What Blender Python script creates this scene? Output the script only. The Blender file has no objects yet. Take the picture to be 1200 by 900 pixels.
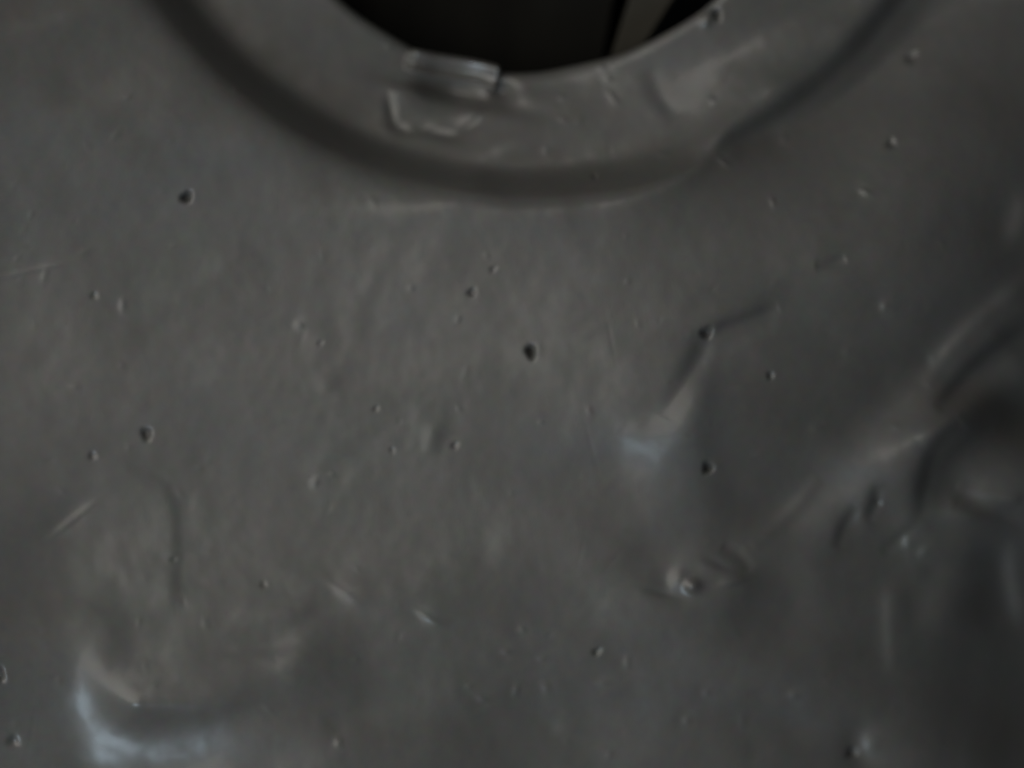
import bpy, bmesh, math
import numpy as np
from mathutils import Vector

S = 0.0002                      # metres per photo pixel: the panel in view is about 24 cm wide
D = 9000.0                      # camera height above the panel, in the same units
C = bpy.context.scene.collection
sc = bpy.context.scene

def P(x, y, z=0.0):             # plan position (x right, y towards the viewer's feet) to metres
    return ((x - 600.0) * S, (450.0 - y) * S, z * S)

# ------------------------------------------------------------------ camera, world, lamps, exposure
cam = bpy.data.cameras.new('camera')
cam.sensor_width = 36.0
cam.lens = 36.0 * D / 1200.0
cam.clip_start, cam.clip_end = 0.01, 20.0
cam.dof.use_dof = True
cam.dof.focus_distance = D * S - 0.023
cam.dof.aperture_fstop = 2.9
camo = bpy.data.objects.new('camera', cam)
camo.location = (0, 0, D * S)
C.objects.link(camo)
sc.camera = camo

world = bpy.data.worlds.new('World')
sc.world = world
world.use_nodes = True
bg = world.node_tree.nodes['Background']
bg.inputs['Color'].default_value = (0.80, 0.90, 1.0, 1)
bg.inputs['Strength'].default_value = 0.045

def lamp(name, loc, aim, size, size_y, power, col):
    l = bpy.data.lights.new(name, 'AREA')
    l.shape = 'RECTANGLE'
    l.size, l.size_y, l.energy, l.color = size, size_y, power, col
    o = bpy.data.objects.new(name, l)
    o.location = loc
    o.rotation_euler = (Vector(aim) - Vector(loc)).to_track_quat('-Z', 'Y').to_euler()
    C.objects.link(o)
    return o
lamp('ceiling_lamp', (-0.46, 0.1, 0.58), (0, 0, 0), 0.85, 0.85, 4.2, (1, 0.96, 0.885))
lamp('window_lamp', (-0.3, -0.52, 0.58), (-0.03, 0, 0), 0.22, 0.18, 1.3, (0.69, 0.86, 1))

vs = sc.view_settings
vs.view_transform, vs.look, vs.exposure, vs.gamma = 'Standard', 'None', 0.0, 1.0
vs.use_curve_mapping = False

# ------------------------------------------------------------------ materials
def new_mat(name):
    m = bpy.data.materials.new(name)
    m.use_nodes = True
    nt = m.node_tree
    return m, nt, nt.nodes['Principled BSDF']
def node(nt, kind, **kw):
    n = nt.nodes.new(kind)
    for k, v in kw.items():
        if k in n.inputs.keys():
            n.inputs[k].default_value = v
        else:
            setattr(n, k, v)
    return n
def ramp(nt, stops):
    n = nt.nodes.new('ShaderNodeValToRGB')
    e = n.color_ramp.elements
    while len(e) < len(stops):
        e.new(0.5)
    for s, (p, c) in zip(e, stops):
        s.position, s.color = p, (*c, 1)
    return n

def skin_material(name, k=1.0, rough=(0.31, 0.49)):
    m, nt, b = new_mat(name)
    L = nt.links.new
    tc = node(nt, 'ShaderNodeTexCoord')
    n1 = node(nt, 'ShaderNodeTexNoise', Scale=34.0, Detail=5.0, Roughness=0.55)
    L(tc.outputs['Object'], n1.inputs['Vector'])
    r1 = ramp(nt, [(0.30, (0.091*k, 0.0945*k, 0.087*k)), (0.52, (0.100*k, 0.0965*k, 0.091*k)), (0.72, (0.101*k, 0.102*k, 0.100*k))])
    L(n1.outputs['Fac'], r1.inputs['Fac'])
    # fine dusty mottling
    n2 = node(nt, 'ShaderNodeTexNoise', Scale=420.0, Detail=4.0, Roughness=0.6)
    L(tc.outputs['Object'], n2.inputs['Vector'])
    mx = node(nt, 'ShaderNodeMix', data_type='RGBA', blend_type='OVERLAY')
    mx.inputs['Factor'].default_value = 0.16
    L(r1.outputs['Color'], mx.inputs[6])
    L(n2.outputs['Color'], mx.inputs[7])
    hs = node(nt, 'ShaderNodeHueSaturation', Saturation=0.9)
    L(mx.outputs[2], hs.inputs['Color'])
    L(hs.outputs['Color'], b.inputs['Base Color'])
    n3 = node(nt, 'ShaderNodeTexNoise', Scale=38.0, Detail=6.0, Roughness=0.6)
    L(tc.outputs['Object'], n3.inputs['Vector'])
    mr = node(nt, 'ShaderNodeMapRange')
    mr.inputs['From Min'].default_value, mr.inputs['From Max'].default_value = 0.3, 0.7
    mr.inputs['To Min'].default_value, mr.inputs['To Max'].default_value = rough
    L(n3.outputs['Fac'], mr.inputs['Value'])
    L(mr.outputs['Result'], b.inputs['Roughness'])
    b.inputs['Specular IOR Level'].default_value = 0.5
    b.inputs['Coat Weight'].default_value, b.inputs['Coat Roughness'].default_value = 0.18, 0.17
    # brush-out texture: very fine, low relief
    n4 = node(nt, 'ShaderNodeTexNoise', Scale=230.0, Detail=5.0, Roughness=0.62)
    mp = node(nt, 'ShaderNodeMapping')
    mp.inputs['Scale'].default_value = (1.0, 0.7, 1.0)
    L(tc.outputs['Object'], mp.inputs['Vector'])
    L(mp.outputs['Vector'], n4.inputs['Vector'])
    bp = node(nt, 'ShaderNodeBump', Strength=0.04, Distance=0.0006)
    L(n4.outputs['Fac'], bp.inputs['Height'])
    L(bp.outputs['Normal'], b.inputs['Normal'])
    return m
M_SKIN = skin_material('dark_grey_paint')
M_BEAD = skin_material('glossy_grey_paint', 1.15, (0.24, 0.32))
bb = M_BEAD.node_tree.nodes['Principled BSDF']
bb.inputs['Coat Weight'].default_value, bb.inputs['Coat Roughness'].default_value = 0.35, 0.14
bb.inputs['Specular IOR Level'].default_value = 0.8
def plain(name, c0, c1, rough, scale=90.0, stretch=(1, 1, 1)):
    m, nt, b = new_mat(name)
    tc = node(nt, 'ShaderNodeTexCoord')
    mp = node(nt, 'ShaderNodeMapping')
    mp.inputs['Scale'].default_value = stretch
    n = node(nt, 'ShaderNodeTexNoise', Scale=scale, Detail=4.0)
    r = ramp(nt, [(0.35, c0), (0.65, c1)])
    nt.links.new(tc.outputs['Object'], mp.inputs['Vector'])
    nt.links.new(mp.outputs['Vector'], n.inputs['Vector'])
    nt.links.new(n.outputs['Fac'], r.inputs['Fac'])
    nt.links.new(r.outputs['Color'], b.inputs['Base Color'])
    b.inputs['Roughness'].default_value = rough
    b.inputs['Specular IOR Level'].default_value = 0.08
    return m
M_BOARD = plain('dark_board_paint', (0.005, 0.005, 0.0045), (0.009, 0.0085, 0.007), 0.8, 60, (1, .2, 1))
M_STRIP = plain('brown_grey_batten', (0.033, 0.031, 0.025), (0.042, 0.039, 0.032), 0.75, 80, (1, .15, 1))
M_FLOOR = plain('blue_black_base', (0.010, 0.013, 0.015), (0.016, 0.019, 0.021), 0.9)

# ------------------------------------------------------------------ the relief of the panel
# heights of the moulded skin on a coarse grid of spline knots (8 plan units apart, in eighths of a
# unit), written as the differences from knot to knot along both axes
RELIEF = """
485 0 -2 -3 -6 -8 -9 -10 -10 -10 -11 -10 -11 -10 -11 -11 -10 -10 -10 -10 -9 -9 -8 -9 -8 -8 -7 -8 -7 -6 -6 -3 -1 5 11 15 12 2 -12 -27 -34 -34 -30 -24 -20 -17 -15
-14 -13 -12 -12 -12 -12 -11 -12 -11 -10 -10 -9 -8 -7 -6 -4 -4 -2 -2 -2 -1 0 0 0 0 1 1 1 2 1 2 2 2 2 2 2 2 2 3 2 3 2 3 2 3 3 2 3 3 2 3 3 2 3 2 3 2 2 3 2 1 2 2 1
2 1 0 1 1 0 0 0 -1 -1 -1 -1 -2 -1 -2 -3 -2 -3 -3 -3 -4 -4 -3 -4 -5 -4 -4 -5 -5 -5 -5 -6 -5 -5 -6 -5 -5 -6 -5 -6 -6 -5 -6 -6 -6 -5 -6 -5 -7 -12 -24 -38 -53 -61
-59 -49 -34 -22 -13 -7 -4 -3 -1 -2 -1 -1 -2 -1 -2 -1 -2 -3 -2 -3 -3 -3 -2 -3 -1 0 1 1 1 2 0 2 0 0 -1 -1 0 -1 0 1 -1 1 -1 0 0 0 -1 0 1 0 0 -1 1 0 0 -1 1 0 -1 -1
-2 -1 -3 0 5 5 2 -3 -5 -8 -4 0 1 1 2 1 0 0 0 0 0 0 0 0 0 -1 0 0 0 0 0 0 1 -1 0 1 0 0 -1 1 0 0 0 0 0 0 0 0 0 0 0 0 0 1 -1 0 0 0 0 1 -1 0 0 0 0 1 -1 0 1 -1 1 -1 0
1 -1 0 1 0 -1 1 -1 0 1 0 -1 0 0 0 1 0 0 0 0 -1 0 1 -1 0 0 0 1 0 -1 0 1 -1 0 0 0 0 0 1 -1 0 1 -1 0 0 0 0 1 -1 0 0 0 -1 1 0 3 6 4 -1 -5 -7 -7 -1 3 4 4 2 1 2 -1 1
0 0 0 0 1 -1 0 1 -1 0 0 0 -1 1 -1 0 0 1 1 3 1 2 1 -2 -1 -1 -1 1 -1 0 0 0 0 0 0 -1 1 -1 0 0 0 0 0 0 0 0 0 -1 0 -2 -5 -12 -18 -34 -49 -50 -41 -20 -4 12 10 9 7 4 1
1 1 1 -1 0 0 1 -1 0 0 0 -1 -1 0 0 0 0 0 1 0 0 0 0 1 -1 1 -1 0 1 -1 1 -1 0 0 0 1 0 0 -1 1 0 0 0 0 -1 1 0 0 0 0 0 0 0 0 0 0 0 1 -1 0 0 0 0 1 -1 1 0 0 -1 1 0 0 0
-1 1 0 -1 1 0 0 -1 1 0 0 0 -1 0 0 0 0 1 -1 1 -1 0 0 0 1 -1 0 0 0 0 0 0 0 0 0 0 -1 -1 -3 -6 -10 -16 -4 10 30 44 48 39 24 16 7 6 3 0 2 0 -1 0 1 0 -1 1 0 -1 1 0 -1
0 0 -1 -1 -1 3 1 0 5 -1 -2 0 -1 0 0 0 0 0 0 0 0 0 0 0 0 0 1 -1 0 0 0 0 0 0 0 0 0 0 0 0 2 0 2 3 3 4 0 2 -3 1 -2 -1 0 0 0 0 -1 1 0 0 -1 1 0 0 -1 1 0 -1 0 1 0 0 -1
1 -1 1 -1 0 0 0 1 0 -1 0 0 1 0 0 0 -1 0 0 1 -1 1 -1 1 -1 1 -1 0 1 0 -1 0 1 -1 0 1 -1 1 -1 0 1 0 0 0 -1 1 -1 0 0 1 -1 0 0 0 1 -1 0 1 -1 0 0 1 -1 1 -1 0 0 1 0 0 0
-1 1 -1 1 0 -1 0 0 1 -1 1 -1 1 -1 1 -1 0 0 0 1 0 0 1 -1 2 -1 0 -2 -3 -2 -3 -1 -2 1 -1 0 0 0 0 0 0 0 0 0 -1 0 1 -1 0 1 0 0 0 0 -1 -1 0 0 5 0 0 0 0 0 0 0 0 0 0 0
0 0 0 0 1 -1 0 1 0 0 0 -1 0 0 0 -1 0 -1 1 0 -1 1 1 0 -1 0 0 -1 1 -2 0 -1 -1 0 -1 0 0 -1 0 0 0 -1 0 0 1 -1 0 0 0 -1 0 0 0 0 0 0 0 0 0 0 0 0 0 1 -1 0 0 0 0 0 1 0
-1 1 -1 0 0 1 -1 1 0 -1 0 1 -1 0 1 0 -1 1 -1 1 0 -1 1 0 -1 1 0 0 0 0 0 0 1 0 -1 0 0 0 0 0 1 0 -1 1 -1 0 0 1 -1 0 0 -1 1 -1 0 0 0 1 0 0 -1 1 -1 1 0 0 0 0 0 0 0 0
-1 0 -1 -1 -1 0 -1 1 2 1 2 0 1 0 -1 0 1 -1 0 1 -1 0 0 0 1 0 -1 1 0 0 0 0 0 0 0 -1 0 0 8 0 0 0 0 0 0 0 -1 0 0 1 -1 1 0 0 0 0 0 0 0 0 0 0 0 -1 0 0 -1 0 -1 0 2 0 1
2 1 1 0 0 -1 -2 -1 -2 -1 -1 0 -1 0 0 -1 -1 0 0 0 -1 0 0 0 0 -1 0 0 -1 1 -1 1 -1 1 0 0 0 -1 1 0 0 0 0 0 0 0 0 0 0 0 0 0 1 -1 0 0 0 0 1 -1 0 1 0 -1 0 1 -1 1 0 0 0
-1 0 1 0 0 0 0 0 0 1 -1 0 1 -1 1 0 -1 1 -1 0 1 -1 0 1 -1 0 0 0 -1 1 0 0 0 0 0 -1 0 0 1 0 0 0 -1 1 0 0 0 0 0 -1 1 -1 -2 -1 -1 -2 1 1 0 1 0 2 -1 0 0 0 0 0 0 -1 1
-1 0 1 -1 0 1 0 0 0 0 0 1 0 0 0 0 -1 8 1 0 0 0 0 0 0 0 0 0 0 1 -1 1 0 0 1 0 -1 0 0 0 0 -1 0 -1 -1 1 -1 0 0 0 1 1 1 3 0 1 0 -2 0 -3 -2 -1 -1 -2 0 -1 -1 0 0 -1 -1
0 0 0 0 -1 0 0 -1 -1 1 -1 0 0 0 -1 1 0 0 1 -1 0 0 1 0 0 0 0 0 0 0 0 0 0 0 0 0 1 -1 0 0 1 -1 0 0 1 0 -1 1 0 -1 1 0 1 0 0 -1 0 0 1 0 0 -1 1 0 0 0 -1 0 1 0 0 0 -1
1 0 -1 1 -1 0 0 0 0 -1 0 0 0 0 1 0 0 -1 0 1 0 0 0 0 0 0 0 0 0 -1 -2 -1 -2 -2 -1 0 1 3 1 2 0 1 -1 0 0 -1 0 0 1 -1 0 0 -1 1 0 0 0 1 0 1 0 0 1 0 -1 0 0 10 0 1 -1 1
0 0 -1 0 1 0 0 0 0 0 1 0 -1 0 1 -1 0 0 -1 0 -1 0 0 -1 0 0 1 -1 1 2 2 1 2 0 0 1 -3 -2 -3 -2 -2 0 -2 -1 0 -1 -1 0 0 0 -1 0 -1 1 -1 -1 0 0 -1 -1 0 0 0 1 -1 0 0 0 1
0 0 0 0 0 0 1 0 -1 0 1 -1 1 -1 1 0 -1 1 0 0 0 0 0 0 0 0 1 0 0 0 0 0 0 0 0 1 0 0 -1 0 0 1 -1 1 -1 1 0 1 -1 0 0 0 0 0 0 0 0 0 -1 0 0 0 0 0 0 -1 0 0 0 0 1 0 0 -1 1
0 0 0 0 0 -1 0 -2 -1 -2 -2 -2 -1 0 2 1 3 0 1 0 1 0 -1 0 0 0 -1 0 0 0 0 -1 1 1 0 0 1 0 1 0 0 1 0 0 0 11 0 0 1 -1 0 0 1 0 -1 0 0 1 1 0 0 -1 1 0 0 0 -1 -1 0 -1 1
-1 -1 0 0 0 -1 2 1 1 2 2 1 2 0 -1 -1 -3 -3 -3 -1 -2 -1 -1 -2 0 -1 0 -1 -1 1 -1 0 -1 0 0 0 -1 -1 0 0 -1 0 0 0 1 0 0 0 0 0 0 0 1 0 -1 0 1 0 0 0 0 0 0 -1 1 0 0 0 0
1 0 0 0 0 0 0 0 0 0 1 -1 0 1 0 -1 1 0 1 0 -1 1 -1 1 0 0 -1 1 0 0 0 0 -1 0 1 -1 0 0 -1 1 -1 0 -1 0 1 0 0 0 0 0 -1 0 1 0 0 0 0 0 0 0 -2 -1 -2 -3 -3 -1 0 0 2 2 1 2
1 0 -1 0 0 0 0 0 0 0 0 -1 0 1 0 0 1 1 0 1 0 1 0 0 0 0 0 11 0 1 0 1 0 0 -1 1 0 0 0 0 0 0 1 1 -1 0 -1 0 0 -1 0 0 -2 0 0 -1 0 0 0 0 1 2 3 2 2 1 1 0 -2 -2 -4 -3 -4
-1 -2 -1 -1 -1 0 -1 0 0 -1 0 0 0 -1 0 -1 -1 -1 0 -1 0 0 0 0 0 0 1 -1 1 0 1 0 -1 0 1 0 0 0 0 0 0 0 0 1 -1 0 0 0 0 0 0 1 0 0 0 0 0 1 0 0 0 1 -1 0 1 0 0 0 0 0 0 0
0 0 0 1 -1 0 0 0 1 0 -1 0 0 -1 1 0 -1 -1 0 1 0 -1 0 0 0 0 0 1 0 0 0 0 0 0 0 -1 -1 0 -2 -3 -3 -2 -3 0 2 1 3 2 1 0 0 1 0 0 -1 0 -1 0 0 0 0 0 0 0 1 0 1 1 1 1 0 1
-1 1 0 0 13 0 -1 0 0 1 0 1 -1 1 0 0 0 1 0 0 0 1 -1 0 -1 -1 0 -1 -1 0 -1 0 -1 0 0 1 1 1 1 1 4 3 2 1 -1 -1 -4 -3 -5 -3 -3 -1 -2 0 -1 -1 0 0 -1 0 0 0 -1 0 -1 -1 0
0 -1 0 -1 0 -1 0 0 1 -1 1 0 1 -1 0 1 0 0 0 0 0 0 0 0 0 0 0 1 0 0 0 0 0 0 0 0 0 1 0 0 0 0 0 1 -1 1 0 0 0 1 -1 0 1 0 0 0 0 1 -1 1 -1 0 0 0 0 0 0 -1 1 -1 -1 0 1 -1
0 -1 1 0 -1 0 0 0 0 0 1 0 0 0 0 0 0 0 -3 -3 -3 -3 -3 0 0 1 3 2 1 1 1 0 0 0 0 0 -1 0 0 0 -1 0 1 0 0 1 1 0 2 0 0 1 0 1 0 0 1 12 1 1 0 0 -1 1 0 0 0 1 1 0 0 1 -1 0
0 0 -1 0 -1 0 -1 -1 0 -1 -1 0 -1 0 1 0 1 2 4 2 3 2 2 0 -2 -2 -5 -5 -5 -3 -2 -1 -1 -1 0 -1 0 0 0 -1 0 0 0 0 -1 -1 -1 0 -2 0 0 0 0 0 -1 1 0 1 -1 1 0 0 0 0 0 0 0 0
1 -1 1 -1 0 0 0 0 1 0 0 1 -1 1 0 0 0 0 1 0 0 0 1 -1 1 0 0 0 0 1 0 -1 1 0 0 -1 1 0 0 0 0 0 0 0 -1 1 -1 -1 1 -1 0 0 -1 1 -1 0 1 -1 0 0 1 0 -1 0 0 0 1 0 0 -2 -2 -2
-4 -4 -2 -1 0 3 1 2 2 1 0 1 0 0 -1 1 0 0 -1 -1 0 0 0 0 2 0 1 1 0 1 1 0 2 0 0 0 0 14 -1 0 0 1 0 0 1 1 0 0 0 1 0 0 1 0 -1 0 -1 -1 0 -1 0 -1 -1 -1 0 0 -1 0 0 1 2 2
1 4 3 4 1 0 0 -5 -5 -6 -4 -5 -3 -1 -1 0 0 0 0 0 0 0 0 0 -1 -1 0 -1 -1 -1 0 0 -2 0 0 0 0 0 1 -1 1 0 0 0 1 -1 1 -1 1 0 -1 1 -1 1 0 0 0 0 0 0 1 -1 1 0 0 0 1 0 0 0
0 1 0 0 0 0 1 -1 1 -1 1 0 0 0 0 1 -1 0 1 0 0 0 0 0 0 -1 0 0 -1 0 -1 1 0 -1 0 0 -1 1 0 0 -1 1 0 0 0 1 0 0 -1 -1 -2 -4 -4 -3 -3 -1 2 2 3 2 1 1 0 0 0 0 0 0 -1 0 -1
0 0 0 0 1 0 1 1 1 1 1 1 1 0 0 0 1 0 14 0 0 0 0 1 0 0 0 1 1 1 0 2 0 -1 0 -1 -1 0 0 0 -1 -1 -1 -1 0 -2 0 1 -1 0 2 0 2 3 3 5 3 3 1 -2 -4 -6 -7 -7 -5 -2 -1 -1 0 0 0
0 0 0 0 0 0 0 0 -1 -1 0 -2 -1 -1 0 -1 -1 0 1 0 -1 1 0 0 1 0 -1 1 0 0 0 -1 1 -1 1 0 0 0 0 0 0 0 0 1 0 0 1 0 0 0 0 1 0 0 0 1 0 0 0 1 0 0 -1 1 0 0 0 0 0 1 -1 1 0
-1 0 1 -1 0 0 0 -1 0 0 -1 0 0 0 0 0 0 0 0 0 -1 1 0 0 0 0 0 1 -2 -3 -4 -5 -4 -2 0 2 2 3 2 1 1 0 1 -1 0 1 -1 0 -1 0 -1 0 -1 1 1 1 1 1 1 1 1 1 0 1 0 0 0 1 15 0 0 0
0 0 1 0 1 0 1 1 2 0 2 -1 -2 0 0 -1 0 -1 -1 -1 0 -1 -1 0 -1 0 1 0 0 2 2 2 4 3 6 3 2 -2 -4 -8 -9 -8 -5 -4 -1 1 0 1 0 0 0 0 0 0 0 0 -1 0 0 -2 -1 -1 -1 -1 0 -1 0 -1
0 1 0 0 0 0 0 1 -1 0 0 0 0 0 0 0 0 0 0 0 1 -1 1 0 0 0 0 1 0 0 1 0 0 1 -1 1 0 0 1 0 0 0 0 1 0 0 0 0 0 0 0 1 -1 0 1 0 -1 1 0 -1 -1 0 0 -1 0 0 0 0 0 0 0 -1 0 1 0
-1 0 1 0 0 1 -1 -1 -4 -4 -5 -5 -2 1 2 3 3 2 2 0 1 0 0 0 -1 0 0 -1 -1 0 -2 0 1 1 2 1 1 2 1 0 1 1 0 0 1 0 0 15 0 0 1 0 0 0 1 0 2 0 2 1 2 1 1 -1 -2 -1 0 -1 0 0 0
-1 -1 0 -1 0 0 0 1 1 1 1 3 2 5 4 6 2 -1 -5 -7 -11 -11 -6 -3 -1 0 0 0 0 0 1 0 1 -1 0 1 0 -1 -1 -1 -1 -1 -2 -1 -1 0 -1 -1 0 0 0 0 0 0 0 0 1 -1 1 -1 1 -1 0 0 0 0 0
0 0 1 0 0 0 1 0 0 0 1 0 0 1 0 1 -1 1 0 0 0 0 1 0 0 0 0 0 1 0 0 -1 0 1 1 -1 1 0 -1 0 0 0 -1 -1 1 0 -1 0 1 -1 0 0 0 0 -1 0 1 0 0 0 1 0 -1 -2 -3 -6 -6 -3 -2 1 4 4
2 2 1 1 0 0 0 0 0 -1 0 -1 0 -2 0 -1 1 2 2 1 2 0 1 1 1 0 0 1 0 0 0 15 1 0 0 0 1 0 0 1 1 1 1 2 2 2 1 0 -1 -1 0 -1 0 0 -1 0 0 -1 1 0 0 0 1 0 2 1 2 2 3 3 4 5 1 -2
-8 -10 -9 -10 -5 -4 -1 1 0 1 1 0 1 0 1 0 -1 0 0 -1 0 -1 -3 -2 -1 -2 0 -1 0 -1 -1 0 0 0 0 0 0 0 0 -1 1 -1 0 1 -1 0 0 0 1 0 0 0 0 1 -1 1 0 1 0 0 1 0 0 0 1 0 1 0 0
1 -1 1 0 0 0 1 -1 0 0 1 0 0 -1 2 -1 0 1 -1 0 -1 0 0 -1 0 1 0 -1 0 0 0 1 -1 0 0 0 1 -1 1 0 -1 -2 -3 -5 -5 -4 -3 2 4 3 3 2 1 1 0 0 0 0 -1 0 0 0 0 -1 -1 -2 1 1 2 1
2 1 1 1 0 0 1 0 0 0 1 0 17 -1 1 -1 1 0 0 1 1 0 2 2 1 2 2 2 0 0 -1 -1 1 -1 0 0 0 -1 1 0 0 0 1 0 1 1 1 0 2 1 2 2 3 5 1 -3 -5 -11 -10 -9 -5 -3 0 1 1 1 1 0 0 0 0 0
0 0 0 -1 -2 -1 -2 -3 -1 -2 -1 -1 0 -1 -1 0 0 0 0 0 -1 0 1 -1 0 0 -1 0 0 0 0 0 0 0 1 1 -1 2 0 0 0 0 1 0 0 1 1 0 0 0 1 0 0 0 1 -1 1 0 -1 1 0 0 0 0 0 1 -1 1 1 -1 0
-1 0 0 -1 1 -1 1 0 0 0 1 -1 -1 1 0 1 -1 0 2 0 0 -2 -4 -7 -6 -6 -1 3 4 4 3 3 1 0 0 0 1 -1 1 0 -1 0 -1 0 0 0 0 0 1 2 0 1 0 1 0 2 0 0 0 0 0 0 0 16 1 0 0 0 0 1 0 1
1 1 2 2 2 2 1 1 0 0 0 -1 0 0 0 -1 1 1 0 0 0 1 0 1 0 1 1 -1 0 -1 1 1 4 6 4 -1 -6 -11 -12 -8 -5 -2 1 2 0 1 1 1 0 0 -1 0 0 -1 -1 0 -1 -2 -3 -3 -2 -1 -1 -2 0 0 -1
-1 0 -1 0 0 0 -1 0 0 -1 0 1 -1 0 1 0 0 0 0 0 1 0 0 1 0 1 1 0 0 0 0 1 1 0 0 0 1 0 0 1 -1 0 1 -1 0 1 -1 1 0 0 0 0 0 1 0 -1 0 0 0 -1 1 0 1 0 0 -1 1 0 0 0 0 2 1 0 0
-1 -4 -7 -8 -7 -3 1 5 7 5 4 0 1 0 -1 0 0 1 -1 0 0 0 0 0 0 1 1 1 0 0 1 0 1 0 0 -1 0 0 1 -1 1 0 0 17 0 0 0 0 1 0 1 0 2 1 1 3 1 1 2 1 1 0 -1 0 0 0 0 1 1 -1 1 1 0 0
1 1 0 0 -1 -1 -3 -2 -3 1 5 7 9 2 0 -9 -12 -12 -7 -3 0 1 2 1 1 0 0 0 1 -1 -1 0 0 -1 -1 -1 -2 -3 -3 -3 -1 -1 -2 -1 -1 0 -1 0 -1 0 0 -1 -1 0 0 0 -1 1 0 -1 0 0 1 0
1 0 0 1 0 1 0 0 1 1 0 1 0 0 0 1 0 0 1 -1 1 0 0 0 0 0 0 1 -1 0 0 0 1 0 -1 0 0 0 0 1 0 1 0 0 1 0 0 0 0 0 1 1 1 1 2 -1 -5 -6 -9 -9 -6 0 5 7 7 5 2 2 0 -1 1 0 0 0 1
0 0 -1 0 0 1 0 1 0 0 0 1 0 0 0 0 0 -1 0 -1 1 -1 1 0 17 0 0 1 0 -1 1 0 2 0 2 2 1 2 2 1 1 0 0 1 0 0 0 1 0 0 0 1 0 2 0 1 0 0 -1 -2 -3 -4 -4 -2 0 3 7 10 11 0 -1 -12
-13 -10 -6 -1 1 2 1 1 0 1 0 -1 0 -1 0 0 0 -1 -1 -1 -3 -4 -2 -3 -2 -1 -1 -1 -1 -1 -1 -1 0 -1 0 -1 -1 0 0 -1 0 0 0 0 1 0 1 0 1 0 0 1 0 1 0 1 0 1 0 0 0 1 0 1 0 0 1
-1 1 0 0 0 0 0 -1 0 0 0 1 -1 0 0 0 0 1 1 0 1 0 0 1 0 1 0 0 0 1 1 2 1 3 -2 -2 -7 -9 -10 -7 -3 3 6 8 6 4 2 1 0 2 1 2 1 0 -1 0 -1 0 -1 0 0 1 0 1 0 0 -1 0 0 0 -1 -1
1 -1 0 0 0 -1 0 17 1 0 -1 0 1 0 1 0 1 2 1 2 2 2 1 0 1 1 -1 0 0 0 0 2 0 1 0 1 1 1 0 -1 -1 -1 -3 -5 -5 -3 -2 0 2 7 9 12 8 0 -4 -13 -13 -8 -6 0 1 2 0 2 0 0 0 -1 1
0 -1 0 0 -1 -1 -1 -2 -5 -3 -2 -2 -2 -1 -2 0 -1 -1 -2 0 -1 0 -1 -1 -1 1 -1 0 0 1 0 0 0 1 0 1 1 0 1 0 1 -1 1 1 0 1 1 0 0 1 0 0 0 1 -1 1 -1 0 0 -1 1 0 0 0 -1 0 -1
1 0 1 1 0 1 1 0 1 0 1 1 1 0 2 1 1 1 3 -1 -1 -7 -7 -12 -8 -5 1 5 8 7 5 3 2 1 4 3 3 1 -1 -1 0 -2 -1 -1 -1 0 0 0 1 -1 1 -1 0 0 -1 -1 0 0 -2 0 0 -1 0 1 0 18 -1 1 0
0 0 0 1 0 2 1 1 2 2 1 1 2 0 -1 0 0 0 1 1 0 1 1 0 1 0 0 0 -1 -2 -5 -5 -4 -3 -3 -1 0 2 4 9 11 14 5 1 -7 -13 -14 -7 -6 1 -1 3 0 1 0 0 1 0 0 0 0 0 0 -1 0 -2 -3 -4
-3 -3 -2 -2 0 -3 0 -1 -1 -2 -1 -1 -1 0 -1 -1 0 -1 1 0 0 1 1 0 1 0 1 0 1 0 0 2 0 0 1 0 0 1 1 0 0 1 0 -1 1 -1 1 0 0 0 -1 0 0 -1 0 0 0 0 0 1 0 2 1 0 2 1 1 0 1 1 2
2 2 2 2 -1 -1 -7 -8 -11 -8 -7 0 5 8 6 6 3 3 4 6 3 4 1 0 -1 -2 -2 -2 -1 -1 -1 -1 0 0 0 1 -1 0 -1 -1 -1 0 -1 -1 0 -1 -1 1 0 -1 0 17 1 -1 1 0 0 0 0 1 1 1 2 2 2 1 2
-1 1 0 0 -1 0 0 1 0 1 0 1 0 -1 0 -2 -3 -5 -5 -4 -4 -1 -1 0 1 1 3 6 11 14 14 3 1 -11 -13 -15 -7 -6 3 -2 3 -1 2 1 0 1 0 0 0 -1 0 0 -1 0 -1 -3 -4 -3 -2 -2 -2 -1 -3
-1 -1 -1 -2 -1 -1 -1 -1 -1 0 0 0 0 1 0 1 0 1 1 0 1 0 1 1 0 0 1 0 1 1 0 0 0 1 0 0 1 0 0 -1 0 0 0 0 -1 0 0 0 0 0 0 1 0 1 0 1 2 1 1 2 2 1 3 3 3 2 2 -1 -2 -8 -8 -11
-10 -8 0 5 7 8 7 4 4 6 5 4 3 1 0 -2 -1 -2 -2 -1 -1 -2 0 -1 0 -1 0 -1 0 -1 -1 0 -1 -1 -1 -1 0 -1 0 -1 0 0 0 17 0 1 -1 0 0 1 0 1 0 2 2 2 1 2 0 1 -1 1 -1 0 0 1 -1
1 -1 0 0 -1 -1 -4 -4 -5 -5 -4 -2 0 -1 0 0 1 1 3 6 8 12 15 14 3 -1 -14 -14 -15 -8 -6 3 -2 3 0 1 2 0 0 1 -1 1 -1 0 0 0 -1 -1 -2 -3 -4 -2 -3 -1 -1 -2 -2 -2 0 -2 -2
-2 -1 0 -2 1 0 0 1 1 0 1 1 0 1 0 1 0 1 0 1 0 1 0 0 1 1 0 0 0 1 -1 0 0 1 0 -1 0 0 0 0 0 0 0 0 0 0 0 1 1 2 2 2 3 2 4 3 3 2 2 2 0 -3 -8 -10 -11 -12 -7 -2 5 6 10 7
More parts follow.
